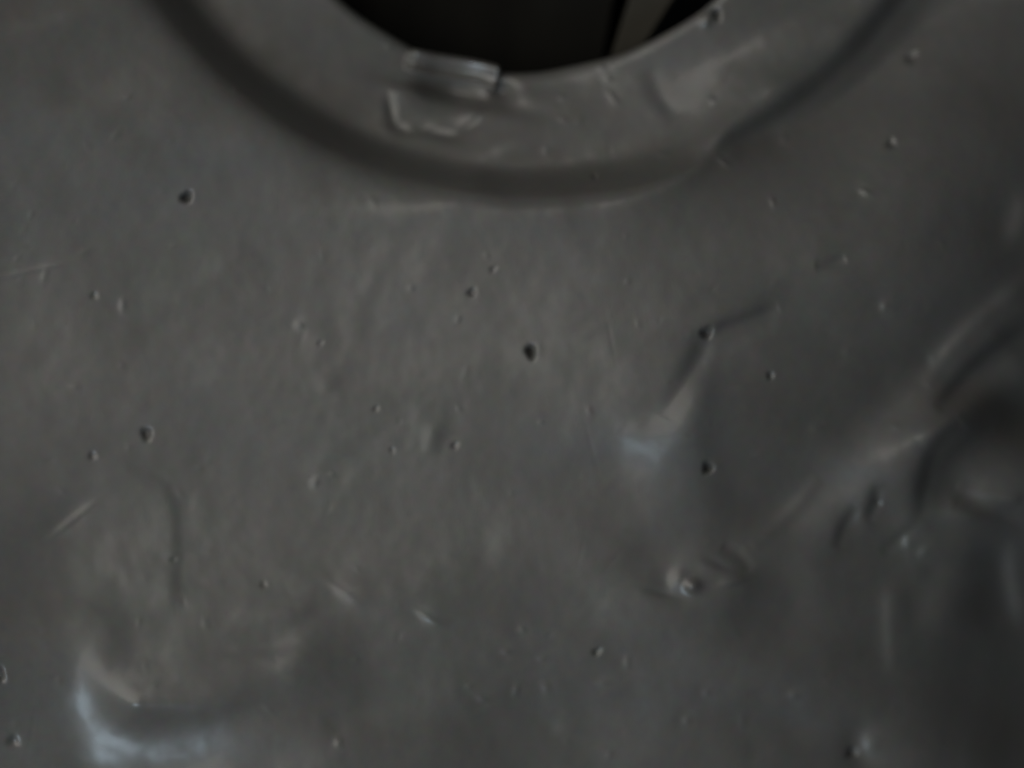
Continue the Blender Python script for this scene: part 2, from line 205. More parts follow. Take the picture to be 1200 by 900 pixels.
7 5 8 5 4 0 0 -1 -1 -1 -1 -1 -2 -1 -1 0 -1 0 -2 0 -1 -1 -1 -1 0 -2 0 -2 0 -1 -1 0 -1 0 0 0 -1 17 0 1 0 0 0 -1 0 1 1 1 2 1 2 2 1 0 0 -1 0 -1 0 -1 1 -1 0 -1 -3 -3
-5 -4 -5 -4 -2 -1 0 -1 1 0 1 0 3 2 5 6 10 12 17 11 3 -5 -16 -15 -14 -7 -6 2 0 2 1 2 0 1 0 1 -1 0 -1 0 0 1 -1 -1 -1 -3 -3 -2 -3 -2 -1 -2 -2 -3 -1 -2 -1 -2 -1 0
-1 0 1 0 1 1 1 0 1 1 1 0 1 -1 1 0 1 0 1 1 0 0 1 0 0 0 1 0 0 -1 0 0 0 -1 1 -1 1 0 0 0 0 0 1 1 4 2 4 4 3 4 2 3 1 0 1 0 -4 -6 -11 -10 -13 -7 -4 5 6 12 8 8 7 9 4 2
0 -1 -1 -2 -1 -1 -2 0 -1 0 -1 0 -1 -1 -1 -1 -1 0 -2 0 -2 -1 -1 -1 -1 0 -1 0 -1 0 0 -1 0 16 0 1 0 -1 0 1 0 0 1 1 2 2 2 0 1 0 -1 -2 -1 0 -1 -1 -1 -2 -2 -3 -4 -4
-3 -4 -2 0 -2 1 -1 2 0 1 0 3 0 4 1 6 6 13 11 18 9 1 -8 -15 -17 -14 -8 -4 2 0 3 0 2 1 0 0 0 0 1 -1 0 0 1 0 -1 -1 -3 -3 -2 -2 -3 -1 -2 -2 -3 -2 -3 -1 -2 0 0 0 1 1
1 0 1 1 1 0 0 1 0 1 0 1 0 0 1 0 0 1 0 1 0 0 -1 0 0 0 0 0 -1 1 -1 1 0 1 0 0 0 2 3 3 3 5 3 3 3 1 1 0 0 -1 -2 -4 -4 -9 -8 -13 -7 -5 4 6 12 9 10 9 10 4 2 -1 -2 -1
-3 -1 -2 -1 0 -1 0 -1 0 -2 0 -1 -1 -1 0 -1 -1 -2 0 -1 -2 0 -2 -1 0 -1 0 0 -1 0 0 15 1 0 0 0 0 0 0 0 1 2 1 1 1 2 -1 -3 -1 -1 -2 -2 -2 -2 -3 -1 -3 -3 -1 -2 -2 0
-1 -2 0 0 1 0 1 2 2 0 3 1 4 2 6 5 14 10 17 9 0 -12 -15 -17 -12 -8 -4 2 0 3 0 1 0 1 0 1 0 1 -1 0 1 0 0 -1 0 -2 -3 -3 -1 -3 -2 -3 -3 -3 -2 -2 -1 -1 0 0 1 1 1 2 1
0 1 0 1 0 0 1 0 0 0 1 0 0 1 0 1 -1 1 0 0 -1 0 0 -1 0 0 0 1 0 0 0 1 1 2 2 4 5 5 3 2 1 1 0 0 -1 -3 -2 -6 -4 -7 -7 -11 -6 -6 3 6 13 10 10 10 11 4 1 0 -2 -2 -2 -2
-3 -1 -1 -1 0 0 -1 -1 0 -1 -1 0 0 -2 0 -1 -1 -2 -1 0 -2 0 -1 -1 0 -1 0 0 -1 0 13 1 1 0 0 0 -1 1 0 1 1 1 2 0 -2 -3 -2 -3 -3 -1 -2 -2 -2 -2 -3 0 0 -1 0 0 -1 -1 0
1 0 0 2 1 1 1 2 1 2 1 4 2 6 5 14 11 16 8 -1 -13 -15 -17 -12 -8 -4 1 -1 3 0 2 0 2 0 1 0 1 1 0 0 0 0 -1 0 -2 -2 -2 -3 -3 -2 -3 -3 -4 -2 -3 -1 0 2 1 1 2 1 1 1 1 0
1 0 0 0 0 1 0 0 0 1 0 0 0 1 -1 -1 0 0 -1 -1 0 -1 1 0 0 1 1 1 1 2 3 4 6 4 3 2 1 0 0 0 -1 -3 -3 -5 -5 -7 -6 -10 -7 -7 3 6 11 10 11 12 12 5 1 1 -3 -1 -3 -3 -2 -1
-3 0 0 0 -1 -1 -1 -1 -1 -1 0 -1 1 -1 -1 -1 -1 -1 -2 0 -1 -1 -1 -1 0 -1 0 1 -1 12 0 1 0 0 -1 1 0 0 0 1 2 -1 -1 -4 -5 -3 -3 0 -2 -1 -1 -1 -1 0 -1 0 1 0 0 0 1 0 0
0 1 0 1 1 2 1 2 1 2 1 3 3 6 6 12 12 15 7 -1 -13 -14 -17 -13 -9 -5 0 0 2 1 2 2 1 1 1 1 0 0 1 0 1 0 -1 0 -1 -3 -2 -2 -4 -4 -3 -4 -4 -1 -1 0 1 1 3 1 2 1 2 -1 1 0 0
1 0 0 0 0 0 0 0 0 0 0 0 0 -1 -1 -1 -1 -1 0 0 1 0 2 0 2 2 2 3 4 6 4 3 1 1 1 0 -1 -1 -3 -4 -4 -5 -5 -7 -10 -7 -8 1 5 10 11 10 14 12 7 1 1 -2 -2 -3 -1 -3 -2 -2 0
-2 -1 0 0 -1 -1 -2 -1 0 -1 1 -1 -1 0 -1 -1 -1 -1 -1 -1 -1 -1 -1 -1 0 0 0 0 8 1 2 0 -1 0 0 -1 1 1 0 -1 0 -4 -5 -4 -2 -1 -1 0 -1 0 -1 0 0 1 1 0 0 1 0 0 0 1 0 1 1
1 0 1 1 2 2 1 2 1 2 3 5 8 11 12 16 7 -1 -12 -15 -17 -14 -10 -6 -1 1 2 3 1 2 1 1 1 1 1 1 0 0 0 0 0 0 -1 -1 -2 -3 -5 -5 -4 -3 -3 -1 1 1 3 1 3 2 1 0 1 0 0 0 0 0 1
-1 1 0 0 -1 0 0 0 -1 -1 -1 -2 -2 -1 0 0 2 0 1 0 3 2 4 5 7 4 3 1 2 0 0 0 -1 -2 -4 -3 -4 -4 -5 -6 -8 -10 -9 0 4 10 12 9 15 12 8 1 1 -1 -2 -2 -3 -3 -1 -1 -1 -1 -1
-1 -2 -1 0 -2 0 -1 -1 0 0 -1 0 -1 -1 -1 -2 -1 -1 -1 -1 0 -1 -1 0 0 -1 1 6 0 0 0 0 0 -1 1 -1 -1 0 -1 -3 -4 -3 -1 0 1 -1 0 0 -1 1 0 1 0 1 0 0 0 1 0 0 0 2 0 1 0 2
0 1 1 1 2 0 2 2 1 4 5 8 12 12 15 7 0 -12 -16 -17 -14 -10 -7 -1 2 1 2 2 2 2 1 2 1 0 0 1 0 1 0 0 0 0 -2 -2 -3 -6 -5 -4 -2 -1 0 3 1 4 2 1 2 0 1 0 0 1 -1 0 0 0 0 0
-1 0 0 -1 0 -2 -2 -1 -1 -2 -1 1 0 0 1 2 2 3 5 5 6 5 5 1 0 -1 0 -1 -2 -2 -4 -3 -5 -3 -5 -5 -8 -11 -9 -3 3 11 12 9 18 11 8 0 1 -1 -2 -2 -2 -1 -2 -1 -1 -1 -2 -1 -1
-2 -1 -1 0 -2 0 1 -1 -1 0 -2 -1 -1 -1 0 -1 -2 -1 0 -2 -1 0 -1 0 1 0 1 1 0 0 -1 0 -1 -1 -1 -1 -2 -1 -2 -1 0 0 0 0 1 0 -1 1 0 1 1 1 0 0 0 0 0 0 1 1 0 2 0 1 1 1 1
0 1 0 1 1 1 3 2 3 5 7 13 13 15 5 1 -10 -15 -16 -15 -10 -7 -3 0 2 3 2 2 2 0 1 1 1 0 1 -1 1 2 2 2 0 -2 -4 -7 -2 -5 -2 -1 1 1 4 1 3 3 0 1 0 0 0 -1 1 0 -1 1 0 0 0
-1 -2 -1 -1 -2 -1 0 0 -1 -2 -1 0 1 0 2 4 4 4 5 3 2 3 2 1 0 -1 0 -2 -3 -3 -5 -4 -6 -7 -9 -11 -11 -4 3 12 12 11 20 11 8 -2 1 -2 -2 -2 -2 -1 -1 -1 -1 -1 -1 -1 -1
-2 0 -2 -1 -1 0 0 -1 0 -2 -1 0 -1 -1 -1 -2 -1 0 -1 -2 0 -1 -1 0 0 -1 0 -1 -1 -1 -1 1 -1 0 -1 -1 -2 -2 -2 -1 1 1 1 2 0 1 -1 1 -1 1 1 1 1 1 0 1 -1 -1 0 1 0 2 0 1
1 1 1 1 1 0 0 1 0 2 0 2 1 3 6 6 13 12 15 7 4 -7 -16 -15 -16 -11 -8 -4 0 1 3 2 1 2 1 0 2 0 0 1 0 0 2 4 5 4 -3 -4 -5 -1 -6 1 0 3 1 3 2 1 3 0 -1 1 -1 0 -1 0 1 0 -1
0 0 -1 -3 -4 -1 0 -1 0 -1 0 -2 -2 -1 0 2 2 3 3 3 1 3 3 1 2 1 0 1 0 0 -2 -5 -7 -8 -10 -12 -12 -11 -2 4 12 12 13 21 11 8 -1 0 -2 -2 -2 -2 -1 -2 -1 0 0 -1 -2 -1 -2
0 -3 -1 -1 0 0 -1 -1 0 -1 -1 -2 -1 -1 -1 0 -1 -2 -1 -1 -1 -1 0 -1 0 1 0 -5 -1 -1 0 0 0 -1 -1 -1 -1 -2 -1 1 0 1 2 0 2 0 1 1 1 -1 1 0 1 0 2 1 1 0 -1 -1 1 1 1 1 1
1 1 1 0 0 1 -1 1 -1 1 -1 2 1 3 6 6 13 12 19 9 2 -4 -14 -14 -17 -12 -9 -5 -2 0 2 2 1 1 2 0 1 1 0 0 -1 -1 1 6 4 6 7 2 0 3 -2 0 -2 2 -2 -1 1 1 2 0 0 -1 -2 -1 -2 0
0 -1 -2 -2 -3 -2 -1 -4 0 0 -2 1 0 0 -2 -2 -1 1 1 2 3 2 2 2 2 2 0 -1 0 0 0 -1 -5 -8 -9 -13 -13 -12 -9 1 7 12 13 16 23 10 7 -3 1 -2 -2 -2 -2 -2 -1 -1 -1 0 -2 -1 0
-2 0 -3 0 -2 -1 -1 0 0 -1 -2 -1 -1 -2 -1 -1 -1 -1 -1 -1 -1 0 -2 0 -1 -1 0 0 0 -8 0 -2 1 0 -1 1 0 -1 -2 -1 -1 -1 1 1 1 1 2 1 1 1 1 1 -1 0 1 1 2 1 2 0 0 0 0 -1 1
1 2 0 1 0 0 1 -1 0 -1 -1 0 1 -1 2 0 3 7 7 13 13 18 10 4 -1 -11 -14 -17 -14 -10 -6 -4 -2 1 2 1 1 2 0 1 1 1 -2 -2 -1 -2 3 7 10 11 9 6 4 2 0 -4 -2 -4 -4 -2 -1 1 -1
0 -1 -1 -1 -2 -1 -2 -2 -3 -2 -1 -3 0 -1 -1 0 0 1 0 -2 -1 -1 0 1 2 2 2 3 2 1 -1 -1 -2 -2 -3 -4 -7 -9 -10 -12 -11 -8 -4 5 7 12 13 20 22 8 6 -2 1 -2 -2 -2 -2 -2 -1
-2 -1 0 -1 -1 -1 -2 0 -2 -1 -1 -1 -1 -1 -1 -1 -1 -1 -1 -2 -1 -2 -1 -1 -1 -1 -1 -1 -1 -1 -1 -1 1 0 -1 0 -9 -1 -1 0 0 1 -1 0 0 -1 -1 -2 0 0 1 0 2 0 2 2 1 0 1 1 0
0 2 1 2 1 3 1 1 0 0 0 0 -1 1 0 0 0 -1 -1 -1 -1 0 -1 -1 2 -1 3 2 3 7 8 11 11 18 14 6 1 -8 -13 -15 -17 -12 -9 -6 -3 -1 2 1 1 3 1 2 2 0 -3 -4 -2 -1 6 9 10 10 8 4 1
-1 -2 -3 -2 -1 -2 -1 -1 -1 0 0 0 -1 -2 -2 -1 -2 -2 -2 -1 -1 -3 0 -1 0 0 1 2 0 -2 -2 0 2 1 2 3 2 1 0 -2 -2 -2 -4 -6 -10 -12 -12 -12 -8 -4 0 7 8 14 15 22 17 7 4
-2 1 -1 -2 -1 -2 -3 -2 -2 -1 0 -1 -1 -1 -1 -1 -1 -1 0 -2 0 -1 -1 -1 -1 -2 -1 -2 -2 -2 -1 -1 -1 -2 -1 0 -1 -2 0 -1 0 -1 0 0 0 -10 -1 0 0 0 0 0 0 -1 0 -2 0 -2 1 0
0 0 2 0 1 2 1 1 0 2 0 0 1 2 2 2 4 2 1 0 -1 -1 0 -1 -1 -1 0 -1 -1 -2 0 -1 0 1 0 1 1 2 3 4 7 6 11 13 16 15 8 2 -5 -11 -14 -16 -15 -11 -9 -5 -2 1 1 2 3 3 2 2 -3 -3
-1 2 4 6 7 6 6 3 2 0 -1 0 0 -1 -1 -1 -1 -1 -1 0 -2 0 -2 -2 -1 -2 -2 0 -2 0 0 -3 0 -1 0 1 1 2 -1 0 -1 0 2 3 2 3 0 -1 -1 -3 -5 -8 -11 -14 -14 -12 -6 -2 3 8 10 15
19 22 13 4 2 -2 0 -2 -1 -1 -2 -2 -2 -1 -2 -1 -1 -1 -1 0 -1 -2 -1 0 -1 1 -1 -1 -1 -2 -2 -1 -2 -2 -1 -1 -2 -2 -2 0 -1 -1 -1 0 -1 -1 -1 0 0 0 -1 -11 0 -1 0 1 0 0 0
0 -1 -1 -2 0 -1 -1 0 0 0 2 1 0 2 0 1 0 1 1 0 1 2 2 3 3 2 1 0 -1 -2 -1 -2 -1 -1 -1 0 0 0 2 1 0 0 1 1 2 2 2 2 6 5 11 13 15 16 10 5 -2 -8 -13 -16 -16 -13 -11 -8 -4
1 1 3 3 4 3 1 -1 2 2 4 5 3 3 2 2 2 2 0 1 -1 -1 -1 -1 -1 -1 -1 -2 0 -3 0 -2 -2 -1 0 -1 0 0 -2 0 -1 0 -1 -1 2 1 3 0 0 0 1 2 3 2 3 0 -3 -8 -11 -14 -16 -14 -11 -4 0
5 9 12 19 21 19 7 3 1 -3 0 -2 -1 -1 -2 -2 -2 -1 -2 0 -1 -2 -1 -1 -1 -1 0 -1 -1 0 -1 0 -1 -1 -1 -2 -1 -3 -1 -2 -2 -1 -1 -1 -2 -1 -1 -1 0 -1 0 -1 -1 0 0 1 -12 0 0
0 0 0 1 -1 0 0 -1 -2 -1 -1 -1 -1 0 0 0 1 1 0 2 1 0 1 0 1 0 0 2 0 2 1 1 1 0 0 -2 0 -1 0 0 1 2 1 0 1 0 1 1 2 1 1 2 3 0 6 5 8 12 13 17 12 7 1 -5 -9 -15 -16 -15 -12
-8 -5 -1 1 2 2 5 6 3 2 4 4 3 1 0 0 1 0 1 2 -1 0 0 -2 -1 -1 -1 -2 0 -2 -1 -4 -1 0 -1 0 0 0 0 0 -2 0 -1 0 0 0 3 3 2 2 1 1 1 5 4 1 -3 -10 -16 -17 -16 -13 -9 -3 3 7
11 16 22 19 13 1 3 0 -2 -1 -3 -1 -2 -2 -1 -1 -2 -1 -1 -2 -1 -1 -1 -1 -1 -1 -1 0 0 -1 0 -1 -1 -1 -2 -1 -2 -1 -2 -2 -1 -1 -2 -1 -1 -1 -1 0 -1 0 -1 -1 0 0 0 -1 -11
-1 0 0 0 1 -1 1 0 -1 -1 -1 -2 -2 -1 -1 0 0 1 0 0 1 0 0 2 0 0 0 1 0 0 1 0 0 -1 0 2 0 2 0 0 0 1 1 1 0 1 0 2 0 2 1 1 2 1 1 3 1 4 5 6 11 11 15 13 10 4 -1 -5 -11 -14
-15 -13 -9 -6 -4 -1 -1 4 7 8 6 4 3 1 1 0 0 0 -1 -1 0 0 0 -2 0 -1 -2 -1 -1 -2 -2 -2 -1 -2 -1 1 0 0 0 0 -1 1 -1 0 0 0 0 2 3 5 2 3 3 4 4 2 -2 -13 -21 -19 -14 -11
-7 -1 5 9 18 20 19 12 6 0 1 -2 -1 -1 -2 -1 -2 -2 -2 -2 -2 -1 -2 -1 -1 -2 -1 -1 -1 -1 0 0 0 -1 0 -1 -1 -1 -2 -1 -1 -2 -1 -2 0 -1 -2 -1 -1 -1 0 -1 -1 0 -1 0 -1 0
-1 0 0 -12 0 0 0 0 0 1 -1 0 0 -1 -2 -2 -1 -2 0 -1 0 0 0 1 0 1 1 0 0 1 0 0 0 0 0 0 0 1 0 0 2 1 1 1 -1 0 0 1 0 0 1 0 2 1 1 2 0 1 1 1 3 1 3 5 4 9 11 13 13 12 8 3
-1 -6 -10 -13 -14 -12 -9 -7 -2 -1 4 7 4 5 4 3 2 2 1 0 0 -1 -1 0 -1 -1 -1 -2 -1 -3 -3 -3 -1 -1 0 -1 -1 0 0 0 1 -1 0 -1 1 0 0 1 2 2 5 3 5 3 4 5 4 1 -13 -26 -22
-11 -8 -2 3 6 11 20 22 10 4 1 0 0 -2 -1 -2 -1 -1 -2 -2 -1 -2 -3 -2 -2 -1 -2 0 -1 -2 -1 -1 0 -1 0 -1 0 0 -1 -1 -1 -2 -1 -2 -1 -1 -1 -1 -1 -1 -1 -1 0 -1 0 0 -2 0
-1 0 0 0 0 0 -12 0 0 0 1 -1 0 1 -1 -1 0 -1 -2 -3 -1 -1 1 0 0 0 0 1 0 1 0 1 0 0 -1 0 -1 0 0 1 0 2 1 1 1 1 0 1 -1 0 -1 1 -1 0 1 1 1 0 0 0 0 1 1 1 2 2 2 4 5 6 10
11 13 13 12 8 4 0 -6 -11 -13 -15 -11 -8 -4 0 1 3 2 2 2 3 2 2 3 2 0 -1 -1 0 -1 -2 -3 -4 -4 -2 -3 -1 1 0 0 -1 0 0 0 0 0 0 1 0 1 2 3 2 4 4 4 4 5 5 5 3 -9 -28 -27
-7 -2 1 7 10 13 13 9 6 4 0 0 -1 -2 -1 -2 -1 -2 -1 -1 -2 -3 -2 -2 -2 -2 -1 0 -2 -1 0 -2 0 -1 0 0 -1 0 -1 -1 -1 -2 -1 -2 -1 -1 -2 -1 -1 -1 0 -1 0 -1 -1 0 -1 1 -1
0 -1 0 0 0 0 -12 0 0 0 -1 1 0 0 0 0 -1 -2 -1 -2 -2 0 0 0 0 1 0 0 0 1 1 0 0 -1 0 -1 1 0 0 0 1 0 1 2 0 1 1 1 0 0 0 -2 1 0 0 0 0 0 -1 1 -1 0 0 0 1 1 1 2 3 5 5 9 10
12 13 14 12 9 4 -1 -7 -10 -13 -12 -10 -6 -3 -2 0 0 0 0 3 4 2 1 1 0 -1 -3 -3 -6 -5 -4 -1 -2 0 1 3 0 0 -1 -1 -1 4 -1 -1 1 1 3 3 3 3 4 6 6 4 5 5 5 1 -11 -29 -31 -1
6 4 10 12 12 11 7 1 -5 0 0 -2 -2 -1 -1 -2 -1 -1 -2 -2 -2 -1 -2 -2 -2 -1 -1 -1 -1 0 -1 -1 -2 0 -1 0 0 -1 -1 -1 -2 -2 -1 -1 -2 -2 -1 0 -2 0 -1 0 0 -1 1 -1 0 -1 0
0 0 -1 0 0 0 -13 1 0 0 0 0 0 -1 1 -1 -1 0 -3 -1 -1 0 0 0 0 0 1 0 1 0 0 0 0 0 0 0 -1 1 0 0 1 0 1 -1 2 0 2 0 1 0 -1 1 0 0 0 -1 -1 0 0 -1 0 -1 0 -1 0 1 0 1 1 2 5 5
7 10 11 12 14 12 11 7 4 1 -4 -8 -10 -10 -10 -8 -6 -4 -3 0 1 1 1 1 0 -1 -4 -7 -7 -4 -2 -1 0 1 2 0 1 0 1 1 0 1 -1 2 1 3 3 4 6 5 5 2 5 9 8 3 3 -3 -12 -31 -37 -1 20
8 10 12 8 7 4 2 -1 -3 -3 -2 -1 -1 -2 -1 -2 -2 -2 -1 -2 -1 -2 -1 -2 -1 0 -2 -1 0 -2 -1 0 -1 -1 -1 -1 -1 -1 -1 -1 -2 -1 -1 -2 -2 -1 -1 -1 -1 -1 1 0 -1 1 -1 0 0 0
-1 -1 0 1 0 -1 1 -12 0 -1 0 1 0 0 0 -1 0 -1 -1 -1 -2 0 0 0 0 0 1 -1 1 0 0 0 1 0 1 -1 0 0 0 0 0 1 0 0 1 -1 1 0 1 1 0 0 0 -1 1 0 0 0 0 -1 -1 0 0 -1 0 0 -1 1 0 1 1
2 3 5 5 8 9 10 12 12 11 11 8 6 2 -1 -5 -7 -8 -10 -9 -7 -6 -4 -2 -1 -2 -3 -6 -6 -5 -4 -3 0 1 1 3 1 1 -3 2 1 3 2 2 0 1 4 3 6 6 6 7 6 7 3 2 4 1 -5 -13 -30 -36 -7
22 15 7 10 6 4 3 2 -1 -1 -2 -2 -1 -1 -1 -1 -2 0 -3 -1 -3 -1 -2 -1 -2 -1 0 -1 0 -1 -2 -1 -1 -1 0 -1 -1 -1 -1 -1 -2 -2 -1 -1 -2 -1 -1 -1 -2 -1 0 -1 0 0 1 -1 0 0 0
-1 0 0 0 -1 1 0 0 -12 -1 0 1 -1 0 0 0 0 -1 0 -1 -1 -1 0 0 0 1 0 -1 1 0 0 0 1 -1 0 0 1 0 0 0 0 0 0 1 -1 0 0 1 0 -1 1 0 0 1 0 -1 1 1 0 -1 0 1 -1 -1 0 0 0 0 0 1 0
1 1 2 2 4 4 6 6 8 9 11 11 11 10 8 6 4 2 -1 -2 -6 -7 -7 -8 -7 -6 -7 -7 -6 -7 -6 -3 -1 -1 1 2 0 1 0 1 1 2 3 5 3 4 3 5 5 5 5 6 5 5 4 2 -4 -3 -6 -14 -26 -28 -3 19 6
0 9 7 4 2 1 0 1 -1 -2 0 -1 -1 -1 -1 0 -2 -1 -3 -2 -2 -1 -2 -2 0 -1 -1 0 -1 -1 -1 -1 0 -1 -1 -1 -2 -1 -2 -1 -2 -1 -1 -1 -1 -1 -1 0 -1 -1 0 -1 1 0 0 0 -1 0 0 0 -1
0 0 0 0 0 -13 0 1 -1 0 0 0 0 0 0 -1 -1 -1 0 0 0 0 0 0 1 0 0 0 0 0 0 0 0 0 1 0 -1 0 1 -1 0 0 0 0 -1 0 0 0 0 1 0 1 0 0 1 1 1 0 0 0 0 0 0 -1 0 1 0 0 1 0 1 2 2 3 3
5 4 5 8 9 10 9 11 8 7 6 5 4 3 2 -1 -3 -5 -7 -6 -8 -8 -8 -6 -5 -3 -1 0 -1 1 1 1 1 3 4 3 4 5 4 5 4 4 2 2 1 1 -1 -1 -3 -5 -9 -16 -23 -21 0 14 9 2 0 6 2 1 2 1 -1 0
0 0 -1 0 -1 -1 -1 -1 -2 -1 -2 -1 -2 -1 -2 -1 -1 -1 0 -1 -1 -1 -1 0 -2 0 -2 0 -2 -2 -1 -2 -1 -1 -1 -1 -1 0 0 -1 0 -1 0 0 0 -1 1 -1 0 -1 0 -1 1 -1 0 0 0 0 -13 1
-1 0 1 0 -1 0 -1 0 0 -1 0 -1 0 0 0 0 1 0 0 0 0 0 -1 1 0 0 0 0 1 0 0 -1 1 -1 0 -1 0 0 -1 1 -1 1 1 0 0 1 0 1 1 1 1 0 1 0 0 0 0 1 -1 1 1 0 1 0 0 2 2 2 2 4 4 4 5 6
9 7 8 7 6 5 6 6 6 5 3 1 -1 -2 -3 -4 -2 -3 -3 -2 -2 -1 0 0 0 1 2 2 1 1 0 0 1 2 2 1 0 -1 -4 -4 -3 -4 -7 -12 -19 -18 -11 4 9 6 3 4 3 0 2 1 1 -1 1 0 0 0 -1 -1 0 -1
0 -3 0 -2 -1 -2 2 -3 -2 -1 -1 -1 -1 -1 0 0 -1 -1 -1 -2 -1 -2 -1 -2 -3 -1 -1 -1 0 1 2 1 -1 0 -2 0 -1 0 -1 0 -1 0 -1 0 -1 0 -1 1 0 -1 1 -1 -12 -1 0 0 0 0 0 0 0 0
-1 0 -1 0 -1 0 0 1 -1 0 0 1 -1 0 0 0 0 1 0 1 0 0 -1 1 -1 0 0 -1 0 0 0 -1 1 0 0 0 1 0 2 0 2 1 1 1 0 1 0 0 1 0 1 0 1 0 0 1 1 0 1 3 2 2 3 3 3 4 3 5 5 5 4 5 3 6 5 5
5 2 2 1 2 2 3 3 1 0 0 -1 0 0 1 1 0 0 -1 -1 -3 -2 -1 -1 0 -1 -3 -4 -4 -6 -8 -10 -14 -15 -12 -3 6 6 5 3 3 3 2 1 1 2 0 0 1 0 0 -1 0 -1 -1 0 -2 0 -2 -2 -2 -4 4 2 -4
-2 -1 0 -1 -1 -1 -1 1 -1 -1 -3 -2 -2 -2 -2 -2 -2 0 0 0 3 5 2 -1 -1 -1 -2 -1 -1 -1 -1 0 -1 0 -1 -1 0 0 -1 0 1 0 0 -13 0 0 1 -1 0 0 0 0 0 -1 0 -1 0 0 -1 0 0 0 0 0
-1 1 -1 0 0 1 0 1 0 0 0 0 -1 0 1 -1 1 -1 0 0 1 -1 0 0 1 1 1 1 1 0 1 1 1 1 1 0 1 0 0 1 0 1 1 0 1 1 1 2 1 2 2 2 2 2 2 2 1 2 2 3 2 3 2 3 4 2 3 2 1 2 4 5 6 5 2 1 0
0 0 1 0 1 -1 -1 -4 -3 -2 -3 -2 -3 -3 -2 -4 -6 -9 -11 -12 -9 -4 2 5 4 4 3 3 3 1 1 2 1 0 1 0 1 3 -1 -2 -1 0 0 -1 -1 -1 -1 -1 -1 -1 -4 -1 1 0 -1 -1 -1 -2 -1 1 -2
-1 -2 -1 -2 -2 -2 -2 -1 -2 -3 0 3 9 4 0 0 -2 -2 -1 -1 -2 -1 -1 -1 -1 0 -1 0 0 -1 0 0 0 -1 1 -12 0 0 -1 0 0 1 -1 0 -1 1 -1 0 0 -1 0 0 -2 0 0 0 -1 0 0 0 0 1 1 1 0
0 0 0 1 -1 -1 1 0 1 -1 1 -1 1 0 1 1 0 1 0 1 0 0 1 0 2 0 2 0 1 0 -1 1 0 1 2 1 2 2 2 1 2 2 2 1 2 0 1 1 0 1 0 1 1 1 1 0 1 0 0 1 2 4 4 5 5 5 2 1 0 -1 -1 1 -1 -1 -2
-2 -3 -4 -3 -3 -3 -4 -5 -6 -7 -6 -5 -2 1 2 3 3 3 3 3 3 1 2 1 0 1 1 0 -1 -1 4 0 0 0 0 -1 0 0 -1 0 0 -1 3 -6 -3 0 -1 -1 -2 -1 -1 -1 -2 0 -2 -1 -2 -1 -2 -2 -1 -3
-1 -2 -1 3 10 7 -2 -3 -1 -1 -1 -2 -1 -1 -1 -1 0 -1 -1 0 -1 0 1 -1 0 1 -1 -13 0 0 0 0 0 0 1 -1 0 0 0 0 -1 0 0 -2 0 -1 -1 -1 1 -1 1 0 0 0 1 0 1 1 1 0 0 0 1 -1 0 0
1 0 1 0 0 0 0 1 0 0 0 1 1 0 1 0 1 1 0 0 0 0 0 0 0 1 2 2 2 1 3 2 1 2 2 0 1 0 0 0 0 1 0 1 -1 -2 -2 -1 -1 0 2 2 2 3 3 4 3 3 1 -1 0 0 -2 -1 -2 -3 -3 -2 -2 -3 -3 -4
-4 -4 -3 -2 1 1 3 1 2 3 2 2 3 2 2 2 2 0 1 0 0 1 2 0 -3 1 1 0 0 1 -1 1 0 -1 -1 1 -1 -2 -2 -1 -1 -1 -1 -3 -1 -1 -2 -2 -1 -1 -1 -2 -1 -1 -2 -1 -1 -1 1 6 4 -2 -1 0
-2 0 -1 -1 -1 0 -1 -1 0 -1 1 -1 0 0 -1 1 -1 0 1 -12 -1 0 0 1 0 -1 0 1 0 -1 -1 0 0 0 -1 0 -2 0 -1 0 -1 1 -1 0 1 0 0 2 1 1 0 1 0 1 -1 1 0 0 0 0 0 1 0 1 0 0 0 0 -1
0 1 1 1 0 1 -1 1 0 -1 1 -1 0 1 0 1 0 1 2 0 0 0 1 0 1 0 0 -1 0 -1 0 0 -1 -1 -1 0 -1 1 2 1 2 2 1 2 1 2 0 2 1 0 -1 -2 -2 -3 -2 -1 0 -1 -1 -2 -2 0 -1 0 2 0 2 1 2 3
1 2 3 1 2 1 2 1 2 0 1 1 0 2 1 -3 0 0 0 1 0 1 -1 0 -1 0 -1 -1 -1 -1 -1 -1 -2 -1 -1 -2 -2 -1 -1 -1 -2 -1 0 -2 -1 -1 -1 -1 0 2 7 -1 -5 -2 -1 1 -1 0 0 0 -2 1 0 -1 0
-1 0 0 0 0 0 0 0 0 -13 1 -1 1 -1 0 1 0 -1 0 0 0 0 0 0 -1 -1 0 -2 0 -1 0 -1 1 0 0 1 1 0 1 1 2 1 -1 0 1 0 0 1 0 0 1 -1 0 0 0 0 0 -1 1 0 0 1 0 1 0 1 0 -1 1 -1 1 0
-1 1 -1 1 0 0 0 -1 0 0 0 0 0 -1 0 -1 0 0 0 -1 0 0 0 0 0 0 1 0 -1 1 -1 0 0 2 0 2 0 0 1 -2 0 1 0 -1 1 0 0 1 -1 1 0 0 1 2 1 2 1 3 1 1 2 1 2 1 1 1 2 0 1 1 0 1 0 -1
1 0 0 0 -1 0 0 0 -1 -1 -1 0 -1 -1 -2 -1 -2 -1 0 -2 -1 -2 -1 0 -1 -2 0 -1 -1 -1 -1 0 4 3 -3 -6 -2 0 -1 1 -1 0 0 1 -1 0 0 0 0 1 -1 0 0 0 0 0 0 -12 0 0 -1 1 0 0 -1
